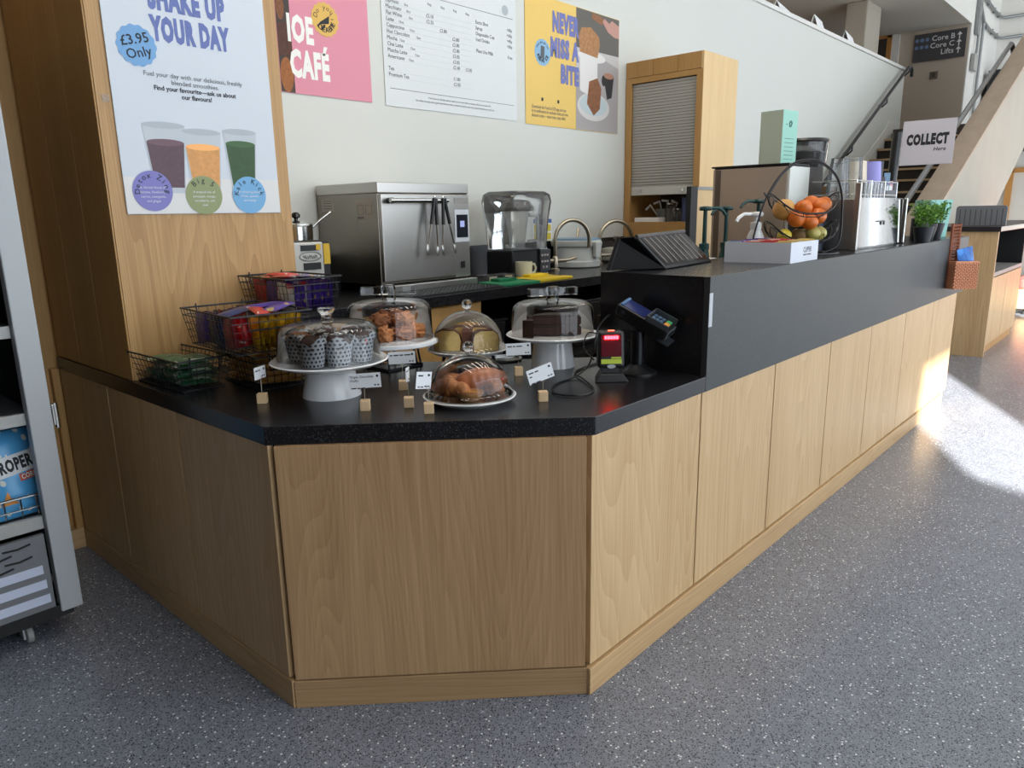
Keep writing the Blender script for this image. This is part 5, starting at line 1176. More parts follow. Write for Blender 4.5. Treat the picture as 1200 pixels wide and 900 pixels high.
def half(r_, z0, z1, seed, mat, nm, inset=0.0):
    mb = MB(); n = 22; pts_ = [((r_-inset)*math.cos(PI*i/n)*(1+0.02*mnoise.noise(Vector((i, seed, 0)))), (r_-inset)*math.sin(PI*i/n)*0.85-0.030+inset*0.3) for i in range(n+1)]
    mb.prism(pts_, z0, z1); return mb.build(nm, mat, ck, bevel=0.006)
half(0.098, 0.0, 0.034, 1, choc, 'lower_sponge'); half(0.096, 0.034, 0.041, 2, frost, 'cream_layer', 0.004); half(0.097, 0.041, 0.074, 3, choc, 'upper_sponge'); half(0.095, 0.074, 0.080, 4, frost, 'cream_topping', 0.003)
for i, (a, b, rz_) in enumerate(((-0.088, -0.045, 0.4), (-0.078, 0.05, 1.3))):
    t = thing('chocolate_cake_slice', ('chocolate cake slice set apart at the front of the footed stand', 'chocolate cake slice set apart at the back of the footed stand')[i], 'cake slice', Vector((2.200, 1.770, ZW+0.1235))+vr*a+vf*b, rz_)
    for z0, z1, m_, nm in ((0, 0.032, choc, 'lower_sponge'), (0.032, 0.038, frost, 'cream_layer'), (0.038, 0.066, choc, 'upper_sponge')): MB().prism([(-0.03, -0.022), (0.04, 0.0), (-0.03, 0.022)], z0, z1).build(nm, m_, t)
# serving slice on its rest
t = thing('cake_server', 'steel slotted cake server lying on a dark rest behind the price cards', 'utensil', (2.17, 2.00, ZW), R(-35))
MB().lathe([(0.0, 0.0), (0.055, 0.0), (0.072, 0.008), (0.068, 0.010), (0.0, 0.004)], 28).build('rest_dish', M('dish_grey', '#8e8c86', 0.3), t, smooth=40)
mb = MB()
mb.box((-0.05, -0.022, 0.012), (0.05, -0.008, 0.016)); mb.box((-0.05, 0.008, 0.012), (0.05, 0.022, 0.016)); mb.box((0.035, -0.022, 0.012), (0.06, 0.022, 0.016)); mb.box((-0.065, -0.022, 0.012), (-0.05, 0.022, 0.016))
mb.build('slotted_blade', chrome, t)
# ------------------------------------------------------------------ price cards on wooden blocks
def price_card(px, lb, cw, ch, yaw, roll, stem, lines, lean=0.0):
    t = thing('price_card_holder', lb, 'price card', (px[0], px[1], ZW), R(-42.1))
    MB().cbox((0, 0, 0.016), (0.030, 0.030, 0.032)).build('wooden_block', beech, t, bevel=0.0015)
    mb = MB(); mb.tube([(0, 0, 0.032), (0, 0, 0.032+stem)], 0.0011, 5)
    mb.tube([(0.006*math.cos(a), 0.0, 0.032+stem+0.006+0.006*math.sin(a)) for a in [2*PI*i/12 for i in range(12)]], 0.0009, 4, closed=True); mb.build('wire_clip', nickel, t)
    c = MB().box((-cw/2, -ch/2, 0), (cw/2, ch/2, 0.0008)).build('card', card_white, t)
    c.matrix_basis = Matrix.Translation((lean, -0.003, 0.036+stem+ch/2)) @ Matrix.Rotation(R(yaw), 4, 'Z') @ Matrix.Rotation(R(roll), 4, 'Y') @ Matrix.Rotation(R(90), 4, 'X')
    mb = MB()
    y = ch/2-0.014
    for i, (s_, z_) in enumerate(lines):
        yy = y-0.012*i-(0.010 if i >= 2 else 0)
        if not s_: continue
        if s_[0] == '~': dashes(mb, -cw/2+0.006, yy, [0.0042*int(q) for q in s_[1:]], z_*0.42, 0.0009)
        else: text_into(mb, s_, z_, -cw/2+0.006, yy, 0.0009, bold=0.01 if i == 0 else 0)
    mb.prism(disc(0.004, 14, cw/2-0.010, ch/2-0.010), 0.0009, 0.0011); dashes(mb, cw/2-0.022, -ch/2+0.006, (0.006, 0.006), 0.004, 0.0009)
    mb.build('card_print', ink, c)
T1 = [('Triple Chocolate', 0.0105), ('Muffin', 0.0105), ('~423', 0.008)]
price_card((1.163, 2.144), 'blank backed price card edge on beside the golden bags', 0.060, 0.040, 68, 0, 0.045, [('~32', 0.010), ('', 0.01), ('~22', 0.008)])
price_card((1.318, 1.805), 'price card for the dotted muffins on its wooden block', 0.100, 0.046, -6, -3, 0.035, T1, 0.003)
price_card((1.570, 1.925), 'price card standing in front of the black wire stand', 0.092, 0.042, -4, -2, 0.055, [('~2435', 0.010), ('', 0.01), ('~43', 0.008)], 0.0)
price_card((1.428, 1.728), 'price card turned edge on in the middle of the worktop', 0.060, 0.046, 82, 6, 0.045, [('~33', 0.010), ('', 0.01), ('~23', 0.008)])
price_card((1.420, 1.625), 'price card leaning on the front cloche, clipped to the foremost block', 0.052, 0.052, 30, 8, 0.040, [('~4', 0.010), ('', 0.01), ('~22', 0.008)], -0.012)
price_card((1.745, 1.445), 'tilted price card on the block closest to the scanner', 0.088, 0.048, 14, -16, 0.030, [('~43', 0.010), ('~2', 0.010), ('~34', 0.008)], -0.008)
price_card((1.985, 1.760), 'price card in front of the chocolate cake stand foot', 0.092, 0.045, -3, -2, 0.040, [('~425', 0.010), ('', 0.01), ('~434', 0.008)], 0.0)
# ------------------------------------------------------------------ scanner and card terminal
sn = thing('barcode_scanner', 'black upright barcode scanner glowing red on the worktop', 'scanner', (2.125, 1.447, ZW), R(-47))
MB().hexa([(-0.062, -0.045), (0.062, -0.045), (0.050, 0.05), (-0.050, 0.05)], [(-0.040, -0.03), (0.040, -0.03), (0.035, 0.04), (-0.035, 0.04)], 0.0, 0.030).build('foot', black_plastic, sn, bevel=0.005)
MB().hexa([(-0.030, -0.018), (0.030, -0.018), (0.030, 0.03), (-0.030, 0.03)], [(-0.028, -0.015), (0.028, -0.015), (0.028, 0.03), (-0.028, 0.03)], 0.030, 0.050).build('neck', black_plastic, sn)
MB().hexa([(-0.048, -0.025), (0.048, -0.025), (0.045, 0.045), (-0.045, 0.045)], [(-0.048, -0.012), (0.048, -0.012), (0.044, 0.03), (-0.044, 0.03)], 0.046, 0.178).build('scanner_body', black_plastic, sn, bevel=0.012, bseg=3)
w_ = MB().hexa([(-0.036, -0.0252), (0.036, -0.0252), (0.036, -0.02), (-0.036, -0.02)], [(-0.036, -0.0142), (0.036, -0.0142), (0.036, -0.010), (-0.036, -0.010)], 0.090, 0.165).build('scan_window', M('scan_window_red', '#5a1620', 0.12), sn)
mb = MB()
for i in range(5): mb.cbox((-0.020+0.010*i, -0.0165, 0.156), (0.0085, 0.004, 0.011))
mb.build('red_led_row', M('red_led', '#ff3030', 0.4, emit=60, ecol='#ff1a22'), sn)
MB().cbox((0, -0.006, 0.1795), (0.022, 0.008, 0.003)).build('status_light', M('status_light', '#ff8a70', 0.4, emit=4, ecol='#ff6a50'), sn)
MB().hexa([(-0.036, -0.0265), (0.036, -0.0265), (0.036, -0.022), (-0.036, -0.022)], [(-0.036, -0.0240), (0.036, -0.0240), (0.036, -0.02), (-0.036, -0.02)], 0.064, 0.080).build('yellow_sticker', M('sticker_lime', '#b5c43a', 0.5), sn)
MB().hexa([(0.0, -0.0240), (0.034, -0.0240), (0.034, -0.02), (0.0, -0.02)], [(0.0, -0.0232), (0.034, -0.0232), (0.034, -0.02), (0.0, -0.02)], 0.082, 0.088).build('yellow_sticker', MATS['sticker_lime'], sn)
mb = MB(); mb.M = Matrix.Translation((0, -0.0262, 0.055)) @ Matrix.Rotation(R(96), 4, 'X'); mb.prism(ell(0, 0, 0.015, 0.007), 0.0, 0.002); mb.build('oval_badge', M('badge_silver', '#b6b8bc', 0.35), sn)
tm = thing('card_terminal', 'black card payment terminal tilted on a pole stand by the upstand', 'card terminal', (2.345, 1.440, ZW), R(-78))
tm.location = (2.290, 1.440, ZW)
MB().lathe([(0.072, 0), (0.072, 0.006), (0.055, 0.012), (0.030, 0.030), (0.024, 0.034), (0.0, 0.034)], 32).build('stand_foot', black_plastic, tm, smooth=40)
MB().lathe([(0.0245, 0.034), (0.0245, 0.155), (0.0, 0.155)], 24).build('pole', M('pole_black', '#1c1e22', 0.3, 0.6), tm, smooth=40)
head = MB(); head.M = Matrix.Translation((0.030, 0, 0.200)) @ Matrix.Rotation(R(17), 4, 'Y')
head.M = head.M
def hb(a, b): 
    m_ = MB(); m_.M = Matrix.Translation((0.030, 0, 0.210)) @ Matrix.Rotation(R(26), 4, 'Y') @ Matrix.Rotation(R(14), 4, 'X'); return m_.box(a, b)
hb((-0.10, -0.036, -0.042), (0.085, 0.036, -0.030)).build('cradle', black_plastic, tm, bevel=0.004)
hb((-0.012, -0.018, -0.075), (0.018, 0.018, -0.040)).build('tilt_joint', black_plastic, tm, bevel=0.006)
hb((0.075, -0.030, -0.048), (0.125, 0.030, -0.042)).build('cradle_tongue', M('tongue_grey', '#50545a', 0.3, 0.6), tm, bevel=0.002)
hb((-0.105, -0.040, -0.030), (0.105, 0.040, 0.012)).build('terminal_body', black_plastic, tm, bevel=0.006)
hb((-0.088, -0.032, 0.0122), (0.005, 0.032, 0.0135)).build('screen', M('terminal_screen', '#232c58', 0.12, emit=0.12, ecol='#2c3a80'), tm)
hb((-0.096, -0.034, 0.0122), (-0.086, 0.034, 0.018)).build('blue_printer_bar', M('bar_blue', '#3f6a9c', 0.3), tm)
for sy_ in (-1, 1): hb((0.015, sy_*0.039-0.0015, 0.010), (0.103, sy_*0.039+0.0015, 0.032)).build('privacy_shield', M('shield_grey', '#4e5257', 0.35), tm)
hb((0.012, -0.039, 0.010), (0.015, 0.039, 0.030)).build('privacy_shield', MATS['shield_grey'], tm)
hb((0.1052, -0.038, -0.024), (0.109, 0.038, 0.008)).build('front_edge', MATS['shield_grey'], tm, bevel=0.003)
hb((0.1092, -0.026, -0.016), (0.1100, 0.026, -0.004)).build('card_slot', black_gloss, tm)
for i in range(3):
    for j in range(3): hb((0.022+0.016*i, -0.026+0.020*j, 0.0122), (0.033+0.016*i, -0.012+0.020*j, 0.0155)).build('key', M('key_blue_grey', '#55708c', 0.4), tm)
for j, c_ in enumerate(('#c4573f', '#c98a3a', '#3f9c63')): hb((0.074, -0.028+0.020*j, 0.0122), (0.092, -0.010+0.020*j, 0.0165)).build('key', M('key_'+c_[1:], c_, 0.4, emit=0.25), tm)
mb = MB(); mb.M = Matrix.Translation((0.030, 0, 0.210)) @ Matrix.Rotation(R(26), 4, 'Y') @ Matrix.Rotation(R(14), 4, 'X') @ Matrix.Translation((-0.075, -0.0402, -0.008)) @ Matrix.Rotation(R(90), 4, 'X'); mb.cyl((0, 0, 0), 0.008, 0.0015, 16); mb.build('side_button', MATS['tongue_grey'], tm)
# cables
c1 = tag(MB().tube(curve_pts([(2.10, 1.50, 0.985), (2.12, 1.56, 1.02), (2.20, 1.60, 1.06), (2.25, 1.58, 1.05), (2.30, 1.50, 1.03), (2.30, 1.46, 1.035)]), 0.0026, 6).build('scanner_cable', black_plastic, smooth=60), 'thin dark cable arching from the scanner to the terminal pole', 'cable')
c2 = tag(MB().tube(curve_pts([(2.215, 1.515, 1.135), (2.19, 1.545, 1.09), (2.165, 1.545, 1.03), (2.13, 1.545, 0.955), (2.06, 1.56, 0.921), (1.96, 1.555, 0.919), (1.86, 1.50, 0.919), (1.83, 1.44, 0.919), (1.87, 1.38, 0.919), (1.96, 1.40, 0.919), (2.06, 1.52, 0.921), (2.13, 1.61, 0.919), (2.24, 1.640, 0.919), (2.34, 1.645, 0.919)]), 0.0030, 6).build('terminal_cable', black_plastic, smooth=60), 'black cable looping across the worktop past the tilted price card', 'cable')
# ================================================================== ON THE UPSTAND
# folded point-of-sale tablet: two panels leaning together
tb = thing('till_tablet', 'black till with two screens leaning together like a tent on the upstand', 'till', (2.70, 1.55, ZT))
def slab(name, P0, P1, P2, P3, th, mat, parent, **k):
    """thin slab from four world corners (P0..P3 round), thickened along its normal"""
    a, b, c, d = [Vector(p) for p in (P0, P1, P2, P3)]
    n_ = (b-a).cross(d-a).normalized()*th
    mb = MB(); v = [mb._v(p) for p in (a, b, c, d, a+n_, b+n_, c+n_, d+n_)]
    for q in ((0,3,2,1),(4,5,6,7),(0,1,5,4),(1,2,6,5),(2,3,7,6),(3,0,4,7)): mb._f([v[i] for i in q])
    bmesh.ops.recalc_face_normals(mb.bm, faces=mb.bm.faces[:])
    return mb.build(name, mat, parent, world=True, **k)
def lerp4(P, u, v):
    a, b, c, d = [Vector(p) for p in P]
    return a.lerp(b, u).lerp(d.lerp(c, u), v)
# customer screen: ridge high, foot towards the customers' side; +X edge at far end
RA, RB = (2.455, 1.56, 1.405), (2.93, 1.62, 1.412)
scr = [(2.605, 1.512, 1.276), (3.095, 1.560, 1.276), RB, RA]
slab('customer_screen_body', *scr, -0.014, black_plastic, tb, bevel=0.003)
nrm = (Vector(scr[1])-Vector(scr[0])).cross(Vector(scr[3])-Vector(scr[0])).normalized()
q = [lerp4(scr, u, v)+nrm*0.0008 for u, v in ((0.05, 0.10), (0.95, 0.10), (0.95, 0.95), (0.05, 0.95))]
slab('customer_screen', *q, 0.001, M('till_screen', '#1d1a1a', 0.10), tb)
for i in range(8):
    u = 0.10+i*0.105
    q = [lerp4(scr, uu, vv)+nrm*0.0022 for uu, vv in ((u, 0.16), (u+0.012, 0.16), (u+0.012, 0.94), (u, 0.94))]
    slab('screen_column_line', *q, 0.0006, M('screen_line', '#8a827c', 0.4, emit=0.10), tb)
stf = [(2.415, 1.655, 1.276), (2.600, 1.520, 1.276), (2.60, 1.565, 1.40), (2.45, 1.565, 1.405)]
st2 = [(2.43, 1.45, 1.276), (2.41, 1.66, 1.276), (2.455, 1.64, 1.405), (2.50, 1.48, 1.405)]
slab('till_side', (2.60, 1.512, 1.276), (2.41, 1.665, 1.276), (2.445, 1.640, 1.400), (2.470, 1.562, 1.404), 0.010, M('till_black', '#0c0c0d', 0.5, spec=0.2), tb, bevel=0.002)
slab('staff_screen_body', (2.41, 1.665, 1.276), (2.90, 1.668, 1.276), (2.90, 1.645, 1.412), (2.445, 1.640, 1.400), 0.012, black_plastic, tb, bevel=0.003)
MB().tube([RA, RB], 0.009, 8).build('ridge_hinge', M('hinge_grey', '#4b4846', 0.4), tb, world=True)
# wooden name block
t = thing('wooden_tag_block', 'pale wooden block tag between the till and the white tea box', 'block', (3.335, 1.545, ZT), R(-42))
MB().hexa([(-0.018, -0.008), (0.018, -0.008), (0.018, 0.008), (-0.018, 0.008)], [(-0.018, -0.004), (0.018, -0.004), (0.018, 0.012), (-0.018, 0.012)], 0, 0.055).build('block_body', beech, t, bevel=0.001)
# white tea box
bx = thing('tea_box', 'white open tea box filled with coloured sachets on the upstand', 'box', (3.30, 1.375, ZT), R(2))
Lx, Ly, Hh = 0.175, 0.148, 0.088
wbx = M('tea_box_card', '#cfd3dc', 0.6)
MB().box((-Lx, -Ly, 0), (Lx, Ly, 0.004)).build('base_panel', wbx, bx)
for a, b in (((-Lx, -Ly, 0.004), (Lx, -Ly+0.004, Hh)), ((-Lx, Ly-0.004, 0.004), (Lx, Ly, Hh)), ((-Lx, -Ly+0.004, 0.004), (-Lx+0.004, Ly-0.004, Hh)), ((Lx-0.004, -Ly+0.004, 0.004), (Lx, Ly-0.004, Hh))): MB().box(a, b).build('side_panel', wbx, bx)
mb = MB(); mb.M = Matrix.Translation((0, -Ly-0.0002, 0)) @ Matrix.Rotation(R(90), 4, 'X')
text_fit(mb, 'CLIPPER', -0.020, 0.040, 0.085, 0.064, 0, 0.01); dashes(mb, -0.018, 0.027, (0.035, 0.012, 0.042), 0.006, 0)
mb.build('lettering', M('tea_ink', '#4a4f58', 0.6), bx)
rnd = random.Random(5)
tea = [M('sachet_'+c[1:], c, 0.5) for c in ('#c93b38', '#d9c06a', '#7a5aa0', '#e0d9cc', '#d06a3a', '#b52f4a', '#9fb8c8')]
nmz = ['red', 'straw yellow', 'purple', 'cream', 'orange', 'crimson', 'pale blue']
for r_ in range(4):
    for i in range(13):
        x = -Lx+0.012+(2*Lx-0.024)*i/12; y = -Ly+0.04+r_*0.072
        ci = rnd.choice(([1, 3, 1], [0, 5, 0], [0, 4, 3], [2, 6, 2])[r_]) if r_ < 4 else 0
        p0 = Matrix.Rotation(R(2), 4, 'Z') @ Vector((x, y, 0))
        s_ = MB().cbox((0, 0, 0), (0.004, 0.062, 0.082)).build('tea_sachet', tea[ci], bevel=0.001)
        s_.location = (3.30+p0.x, 1.375+p0.y, ZT+0.048+rnd.uniform(0, 0.006)); s_.rotation_euler = (0, R(rnd.uniform(-7, 7)), R(2))
        tag(s_, '%s tea sachet, %s along the %s' % (nmz[ci], ORD[i], ('front row of the white box', 'second row of the white box', 'third row of the white box', 'kitchen side row of the white box')[r_]), 'tea sachet', '%s sachets in row %s of the tea box' % (nmz[ci], 'abcd'[r_]))
# fruit stand
fs = thing('wire_fruit_stand', 'two tier black wire fruit stand under a tall hoop on the upstand', 'fruit stand', (3.80, 1.44, ZT), R(-42.1))
# local x = along the hoop, y = away
hoop = [(-0.265, -0.01, 0.0), (-0.245, 0, 0.10), (-0.215, 0, 0.22), (-0.18, 0, 0.31), (-0.12, 0, 0.40), (-0.05, 0, 0.455), (0.03, 0, 0.465), (0.10, 0, 0.445), (0.17, 0, 0.385), (0.205, 0, 0.30), (0.215, 0, 0.20), (0.215, 0, 0.08), (0.19, 0, 0.03), (0.13, 0, 0.006)]
MB().tube(curve_pts(hoop), 0.0046, 8).build('hoop', black_wire, fs, smooth=60)
MB().tube(curve_pts([(p[0]*0.985+0.012, 0.022, p[2]*0.985) for p in hoop[3:]]), 0.0030, 6).build('hoop_wire', black_wire, fs, smooth=60)
MB().tube([(0.20*math.cos(a), 0.12*math.sin(a), 0.006) for a in [2*PI*i/24 for i in range(24)]], 0.006, 6, closed=True).build('base_ring', black_wire, fs)
def wire_bowl(z, rx, ry, dep, nm):
    mb = MB()
    for k in range(6):
        u = k/5; rr_ = math.cos((1-u)*PI/2*0.92); mb.tube([(rx*rr_*math.cos(a), ry*rr_*math.sin(a), z-dep*(1-u)**1.6 + 0.10*rr_*abs(math.cos(a))**3) for a in [2*PI*i/28 for i in range(28)]], 0.0022 if k < 5 else 0.0034, 5, closed=True)
    for a in [2*PI*i/10 for i in range(10)]:
        mb.tube([(rx*math.cos((1-u)*PI/2*0.92)*math.cos(a), ry*math.cos((1-u)*PI/2*0.92)*math.sin(a), z-dep*(1-u)**1.6+0.10*math.cos((1-u)*PI/2*0.92)*abs(math.cos(a))**3) for u in [i/6 for i in range(7)]], 0.002, 4)
    mb.build(nm, black_wire, fs)
    return
wire_bowl(0.205, 0.175, 0.13, 0.075, 'upper_bowl')
wire_bowl(0.070, 0.185, 0.14, 0.060, 'lower_bowl')
for s_ in (-1, 1):
    MB().tube([(s_*0.195-0.01, 0, 0.31), (s_*0.19, 0, 0.285), (s_*0.172, 0, 0.29)], 0.004, 6).build('hook', black_wire, fs)
orange_m = M('orange_peel', '#cf6a1c', 0.4, bump=0.3, bscale=260, var=0.08, vscale=30)
def fruit(name, lb, cat, lx, ly, lz, r_, m, grp=None, stretch=(1, 1, 1), seed=0, stalk=True):
    c_, s_ = math.cos(R(-42.1)), math.sin(R(-42.1))
    o = MB().ball((0, 0, 0), (r_*stretch[0], r_*stretch[1], r_*stretch[2]), 20, 14, jit=0.05, fq=1.5, seed=seed)
    e = thing(name, lb, cat, (3.80+c_*lx-s_*ly, 1.44+s_*lx+c_*ly, ZT+lz), 0.3*seed, grp)
    o.build('flesh', m, e, smooth=179)
    if stalk: MB().cyl((0, 0, r_*stretch[2]*0.94), 0.0035, 0.008, 7, 0.0025).build('stalk', M('fruit_stalk', '#5b4a2a', 0.8), e)
    return e
fo = 'oranges in the upper wire bowl'
for i, (x, y, z, lb) in enumerate(((-0.015, -0.045, 0.232, 'orange at the front middle of the upper bowl'), (0.058, -0.050, 0.190, 'orange resting low at the front of the upper bowl'), (-0.055, -0.060, 0.178, 'orange low in the upper bowl beside the yellow pink fruit'), (0.045, 0.005, 0.252, 'orange on top of the pile, hoop middle'), (0.078, -0.02, 0.236, 'large orange on the pile at the grinder side'), (0.122, 0.02, 0.246, 'orange at the grinder end of the upper bowl'), (-0.02, 0.05, 0.195, 'orange at the back of the upper bowl'), (0.012, -0.060, 0.165, 'orange at the bottom of the upper bowl'))):
    fruit('orange', lb, 'orange', x, y, z, 0.043 if i != 4 else 0.047, orange_m, fo, (1, 1, 0.93), i)
fruit('grapefruit', 'yellow and pink grapefruit at the till end of the upper bowl', 'grapefruit', -0.095, 0.0, 0.225, 0.055, M('grapefruit_peel', '#cf9a52', 0.4, bump=0.2, bscale=200, var=0.25, vscale=9), None, (1, 1, 0.95), 11)
fruit('lemon', 'yellow lemon in the lower bowl at the till end', 'lemon', -0.10, -0.03, 0.095, 0.036, M('lemon_peel', '#c9b437', 0.4, bump=0.2, bscale=200), None, (1.2, 1, 1), 2)
fruit('kiwi', 'brown kiwi in the lower bowl next to the lemon', 'kiwi', -0.025, -0.02, 0.092, 0.037, M('kiwi_skin', '#6b5230', 0.9, bump=0.6, bscale=300), None, (1.2, 1, 1), 3, False)
ap = M('apple_skin', '#b9ad5c', 0.35, var=0.25, vscale=14)
fruit('apple', 'pale green apple in the lower bowl beside the kiwi', 'apple', 0.052, -0.02, 0.105, 0.039, ap, None, (1.05, 1.05, 0.92), 4)
fruit('apple', 'pale green apple at the grinder end of the lower bowl', 'apple', 0.105, 0.015, 0.105, 0.038, ap, None, (1.05, 1.05, 0.92), 5)
fruit('pear', 'mottled pear lying behind the apples in the lower bowl', 'pear', 0.03, 0.06, 0.095, 0.036, M('pear_skin', '#a39a55', 0.5, var=0.3, vscale=20), None, (1.35, 1, 1), 6)
# syrup pumps behind the tea box
gp = M('pump_green', '#123c3a', 0.35)
def pump(x, y, z0, h, col, rz, lb, body=None, lblc='#c9cfd2'):
    t = thing('syrup_pump_bottle', lb, 'bottle', (x, y, z0), rz)
    hb_ = h*0.62
    MB().lathe([(0.038, 0), (0.042, 0.006), (0.042, hb_*0.72), (0.030, hb_*0.90), (0.024, hb_)], 24).build('bottle_body', body or M('bottle_dark_green', '#143a36', 0.25), t, smooth=40)
    MB().lathe([(0.0424, hb_*0.25), (0.0424, hb_*0.62)], 24, cap0=False, cap1=False).build('label_band', M('label_'+lblc[1:], lblc, 0.5), t, smooth=60)
    mb = MB(); mb.lathe([(0.028, hb_), (0.028, hb_+0.03), (0.012, hb_+0.035), (0.011, h-0.02)], 18); mb.build('pump_collar', col, t, smooth=40)
    mb = MB(); mb.lathe([(0.030, h-0.022), (0.036, h-0.012), (0.030, h), (0.0, h+0.003)], 18); mb.tube([(0.02, 0, h-0.010), (0.075, 0, h-0.008), (0.105, 0, h-0.025), (0.118, 0, h-0.045)], 0.009, 8); mb.build('pump_head', col, t, smooth=60)
pump(3.72, 1.93, 0.92, 0.60, gp, R(-35), 'dark green syrup pump bottle nearest the till')
pump(3.91, 1.90, 0.92, 0.60, gp, R(165), 'dark green syrup pump bottle in the middle of the three')
pump(4.10, 1.80, 0.92, 0.635, gp, R(150), 'tallest dark green syrup pump bottle, in front of the coffee machine', lblc='#d7dad8')
pump(3.66, 1.615, ZT, 0.215, white_plastic, R(150), 'white pump bottle behind the tea box and fruit stand', M('bottle_white', '#cfd2d2', 0.35), '#a53a34')
t = thing('chrome_portafilter', 'chrome spouted coffee handle beside the syrup pumps', 'portafilter', (3.55, 2.02, 0.92))
MB().lathe([(0.05, 0), (0.05, 0.30), (0.03, 0.34), (0.0, 0.34)], 20).build('drip_stand', chrome, t, smooth=40)
MB().tube([(0, 0, 0.34), (0.0, -0.02, 0.42), (0.01, -0.05, 0.46)], 0.022, 8).build('handle', black_plastic, t, smooth=60)
MB().tube([(-0.03, -0.03, 0.36), (0.0, -0.05, 0.385), (0.04, -0.05, 0.36), (0.05, -0.05, 0.33)], 0.014, 8).build('spout', chrome, t, smooth=60)
t = thing('saucer_pile', 'saucers stacked beside the till behind the syrup pumps', 'saucers', (3.62, 1.86, 0.92))
t['label'] = 'short pile of pale saucers between till and syrup pumps'
for k in range(9): MB().lathe([(0.03, 0.038*k), (0.075, 0.038*k+0.022), (0.076, 0.038*k+0.026), (0.03, 0.038*k+0.012)], 24).build('saucer', white_china, t, smooth=40)
# coffee machine
cm = thing('coffee_machine', 'tall boxy coffee machine with a brushed back and pale end panel', 'coffee machine', (4.5, 1.95, 0.92))
MB().box((4.22, 1.692, 0.93), (4.76, 2.14, 1.742)).build('machine_body', black_plastic, cm, world=True)
MB().box((4.205, 1.692, 0.95), (4.219, 2.14, 1.735)).build('rear_panel', M('machine_bronze', '#c2b6a9', 0.38, 0.6), cm, world=True, bevel=0.002)
MB().box((4.200, 1.680, 1.743), (4.50, 2.15, 1.752)).build('top_lip', black_plastic, cm, world=True)
MB().box((4.21, 1.676, 0.94), (4.50, 1.691, 1.735)).build('end_panel', M('machine_white', '#d9dcd6', 0.35), cm, world=True, bevel=0.002)
MB().box((4.203, 2.09, 0.95), (4.2045, 2.125, 1.73)).build('corner_trim', M('machine_grey', '#77716b', 0.3, 0.7), cm, world=True)
for x in (4.3, 4.65):
    for y in (1.72, 2.08): MB().cyl((x, y, 0.92), 0.02, 0.012, 10).build('foot', black_plastic, cm, world=True)
bxg = thing('mint_carton', 'tall mint green carton standing on the coffee machine', 'carton', (4.93, 2.02, 1.742), R(-8))
bxg.location = (4.60, 1.925, 1.7435)
MB().box((-0.075, -0.075, 0), (0.095, 0.075, 0.335)).build('carton_body', M('carton_mint', '#8fc2b2', 0.55), bxg, bevel=0.002)
MB().box((-0.0765, -0.074, 0.002), (-0.0752, 0.074, 0.333)).build('carton_side', M('carton_side_grey', '#b8c4b2', 0.6), bxg)
mb = MB(); mb.M = Matrix.Translation((0.01, -0.0755, 0)) @ Matrix.Rotation(R(90), 4, 'X')
mb.tube([(0.0+0.018*math.cos(q*0.5)*(1-q/40), 0.255+0.022*math.sin(q*0.5)*(1-q/40), 0.0004) for q in range(26)], 0.002, 4); mb.box((-0.05, 0.25, 0), (-0.035, 0.256, 0.0005))
for i in range(6): mb.box((-0.06, 0.05+0.024*i, 0), (0.045, 0.053+0.024*i, 0.0005))
mb.build('lettering', M('carton_ink', '#3d6a5e', 0.6), bxg)
# grinder
gr = thing('coffee_grinder', 'coffee grinder with a smoky bean hopper behind the fruit stand', 'grinder', (5.20, 2.0, 0.92))
MB().box((-0.11, -0.14, 0.0), (0.11, 0.14, 0.64)).build('grinder_body', M('grinder_blue_black', '#2d3440', 0.3), gr, bevel=0.03)
MB().lathe([(0.10, 0.64), (0.11, 0.66), (0.11, 0.68), (0.07, 0.70), (0.06, 0.72)], 28).build('grind_collar', M('collar_dark', '#26292e', 0.3), gr, smooth=40)
MB().lathe([(0.06, 0.72), (0.085, 0.76), (0.160, 0.88), (0.170, 1.01)], 36, cap0=True, cap1=False).build('hopper', hopper_plastic, gr, smooth=40)
MB().lathe([(0.055, 0.725), (0.08, 0.765), (0.153, 0.88), (0.160, 0.95), (0.08, 0.96), (0.0, 0.96)], 32).build('coffee_beans', M('coffee_beans', '#2b1c14', 0.6, bump=1.0, bscale=60, var=0.6, vscale=70), gr, smooth=40)
MB().lathe([(0.174, 1.01), (0.178, 1.02), (0.165, 1.035), (0.0, 1.04)], 36).build('hopper_lid', M('lid_black', '#2a2926', 0.25), gr, smooth=40)
# blue-black bin, polished steel unit with shelves above
bn_ = thing('knock_bin', 'blue black round bin between the fruit stand and the steel unit', 'bin', (4.10, 1.50, ZT))
bn_.location = (4.13, 1.535, ZT)
MB().lathe([(0.085, 0), (0.09, 0.005), (0.10, 0.245), (0.103, 0.25), (0.095, 0.25), (0.088, 0.01), (0, 0.01)], 32, cap1=False).build('bin_body', M('bin_blue', '#232b3d', 0.3), bn_, smooth=40)
su = thing('steel_display_unit', 'polished steel unit on the upstand with rows of cups above it', 'display unit', (4.65, 1.45, ZT))
MB().box((4.30, 1.33, ZT+0.001), (5.16, 1.62, ZT+0.275)).build('unit_body', steel, su, world=True, bevel=0.003)
slab('mirror_front', (4.275, 1.318, ZT+0.002), (5.15, 1.318, ZT+0.002), (5.15, 1.326, ZT+0.282), (4.275, 1.326, ZT+0.282), -0.004, mirror_steel, su)
MB().box((4.235, 1.30, ZT+0.001), (4.262, 1.33, ZT+0.36)).build('corner_post', steel, su, world=True, bevel=0.004)
MB().box((5.155, 1.300, ZT+0.001), (5.185, 1.330, ZT+0.285)).build('corner_post', chrome, su, world=True, bevel=0.010)
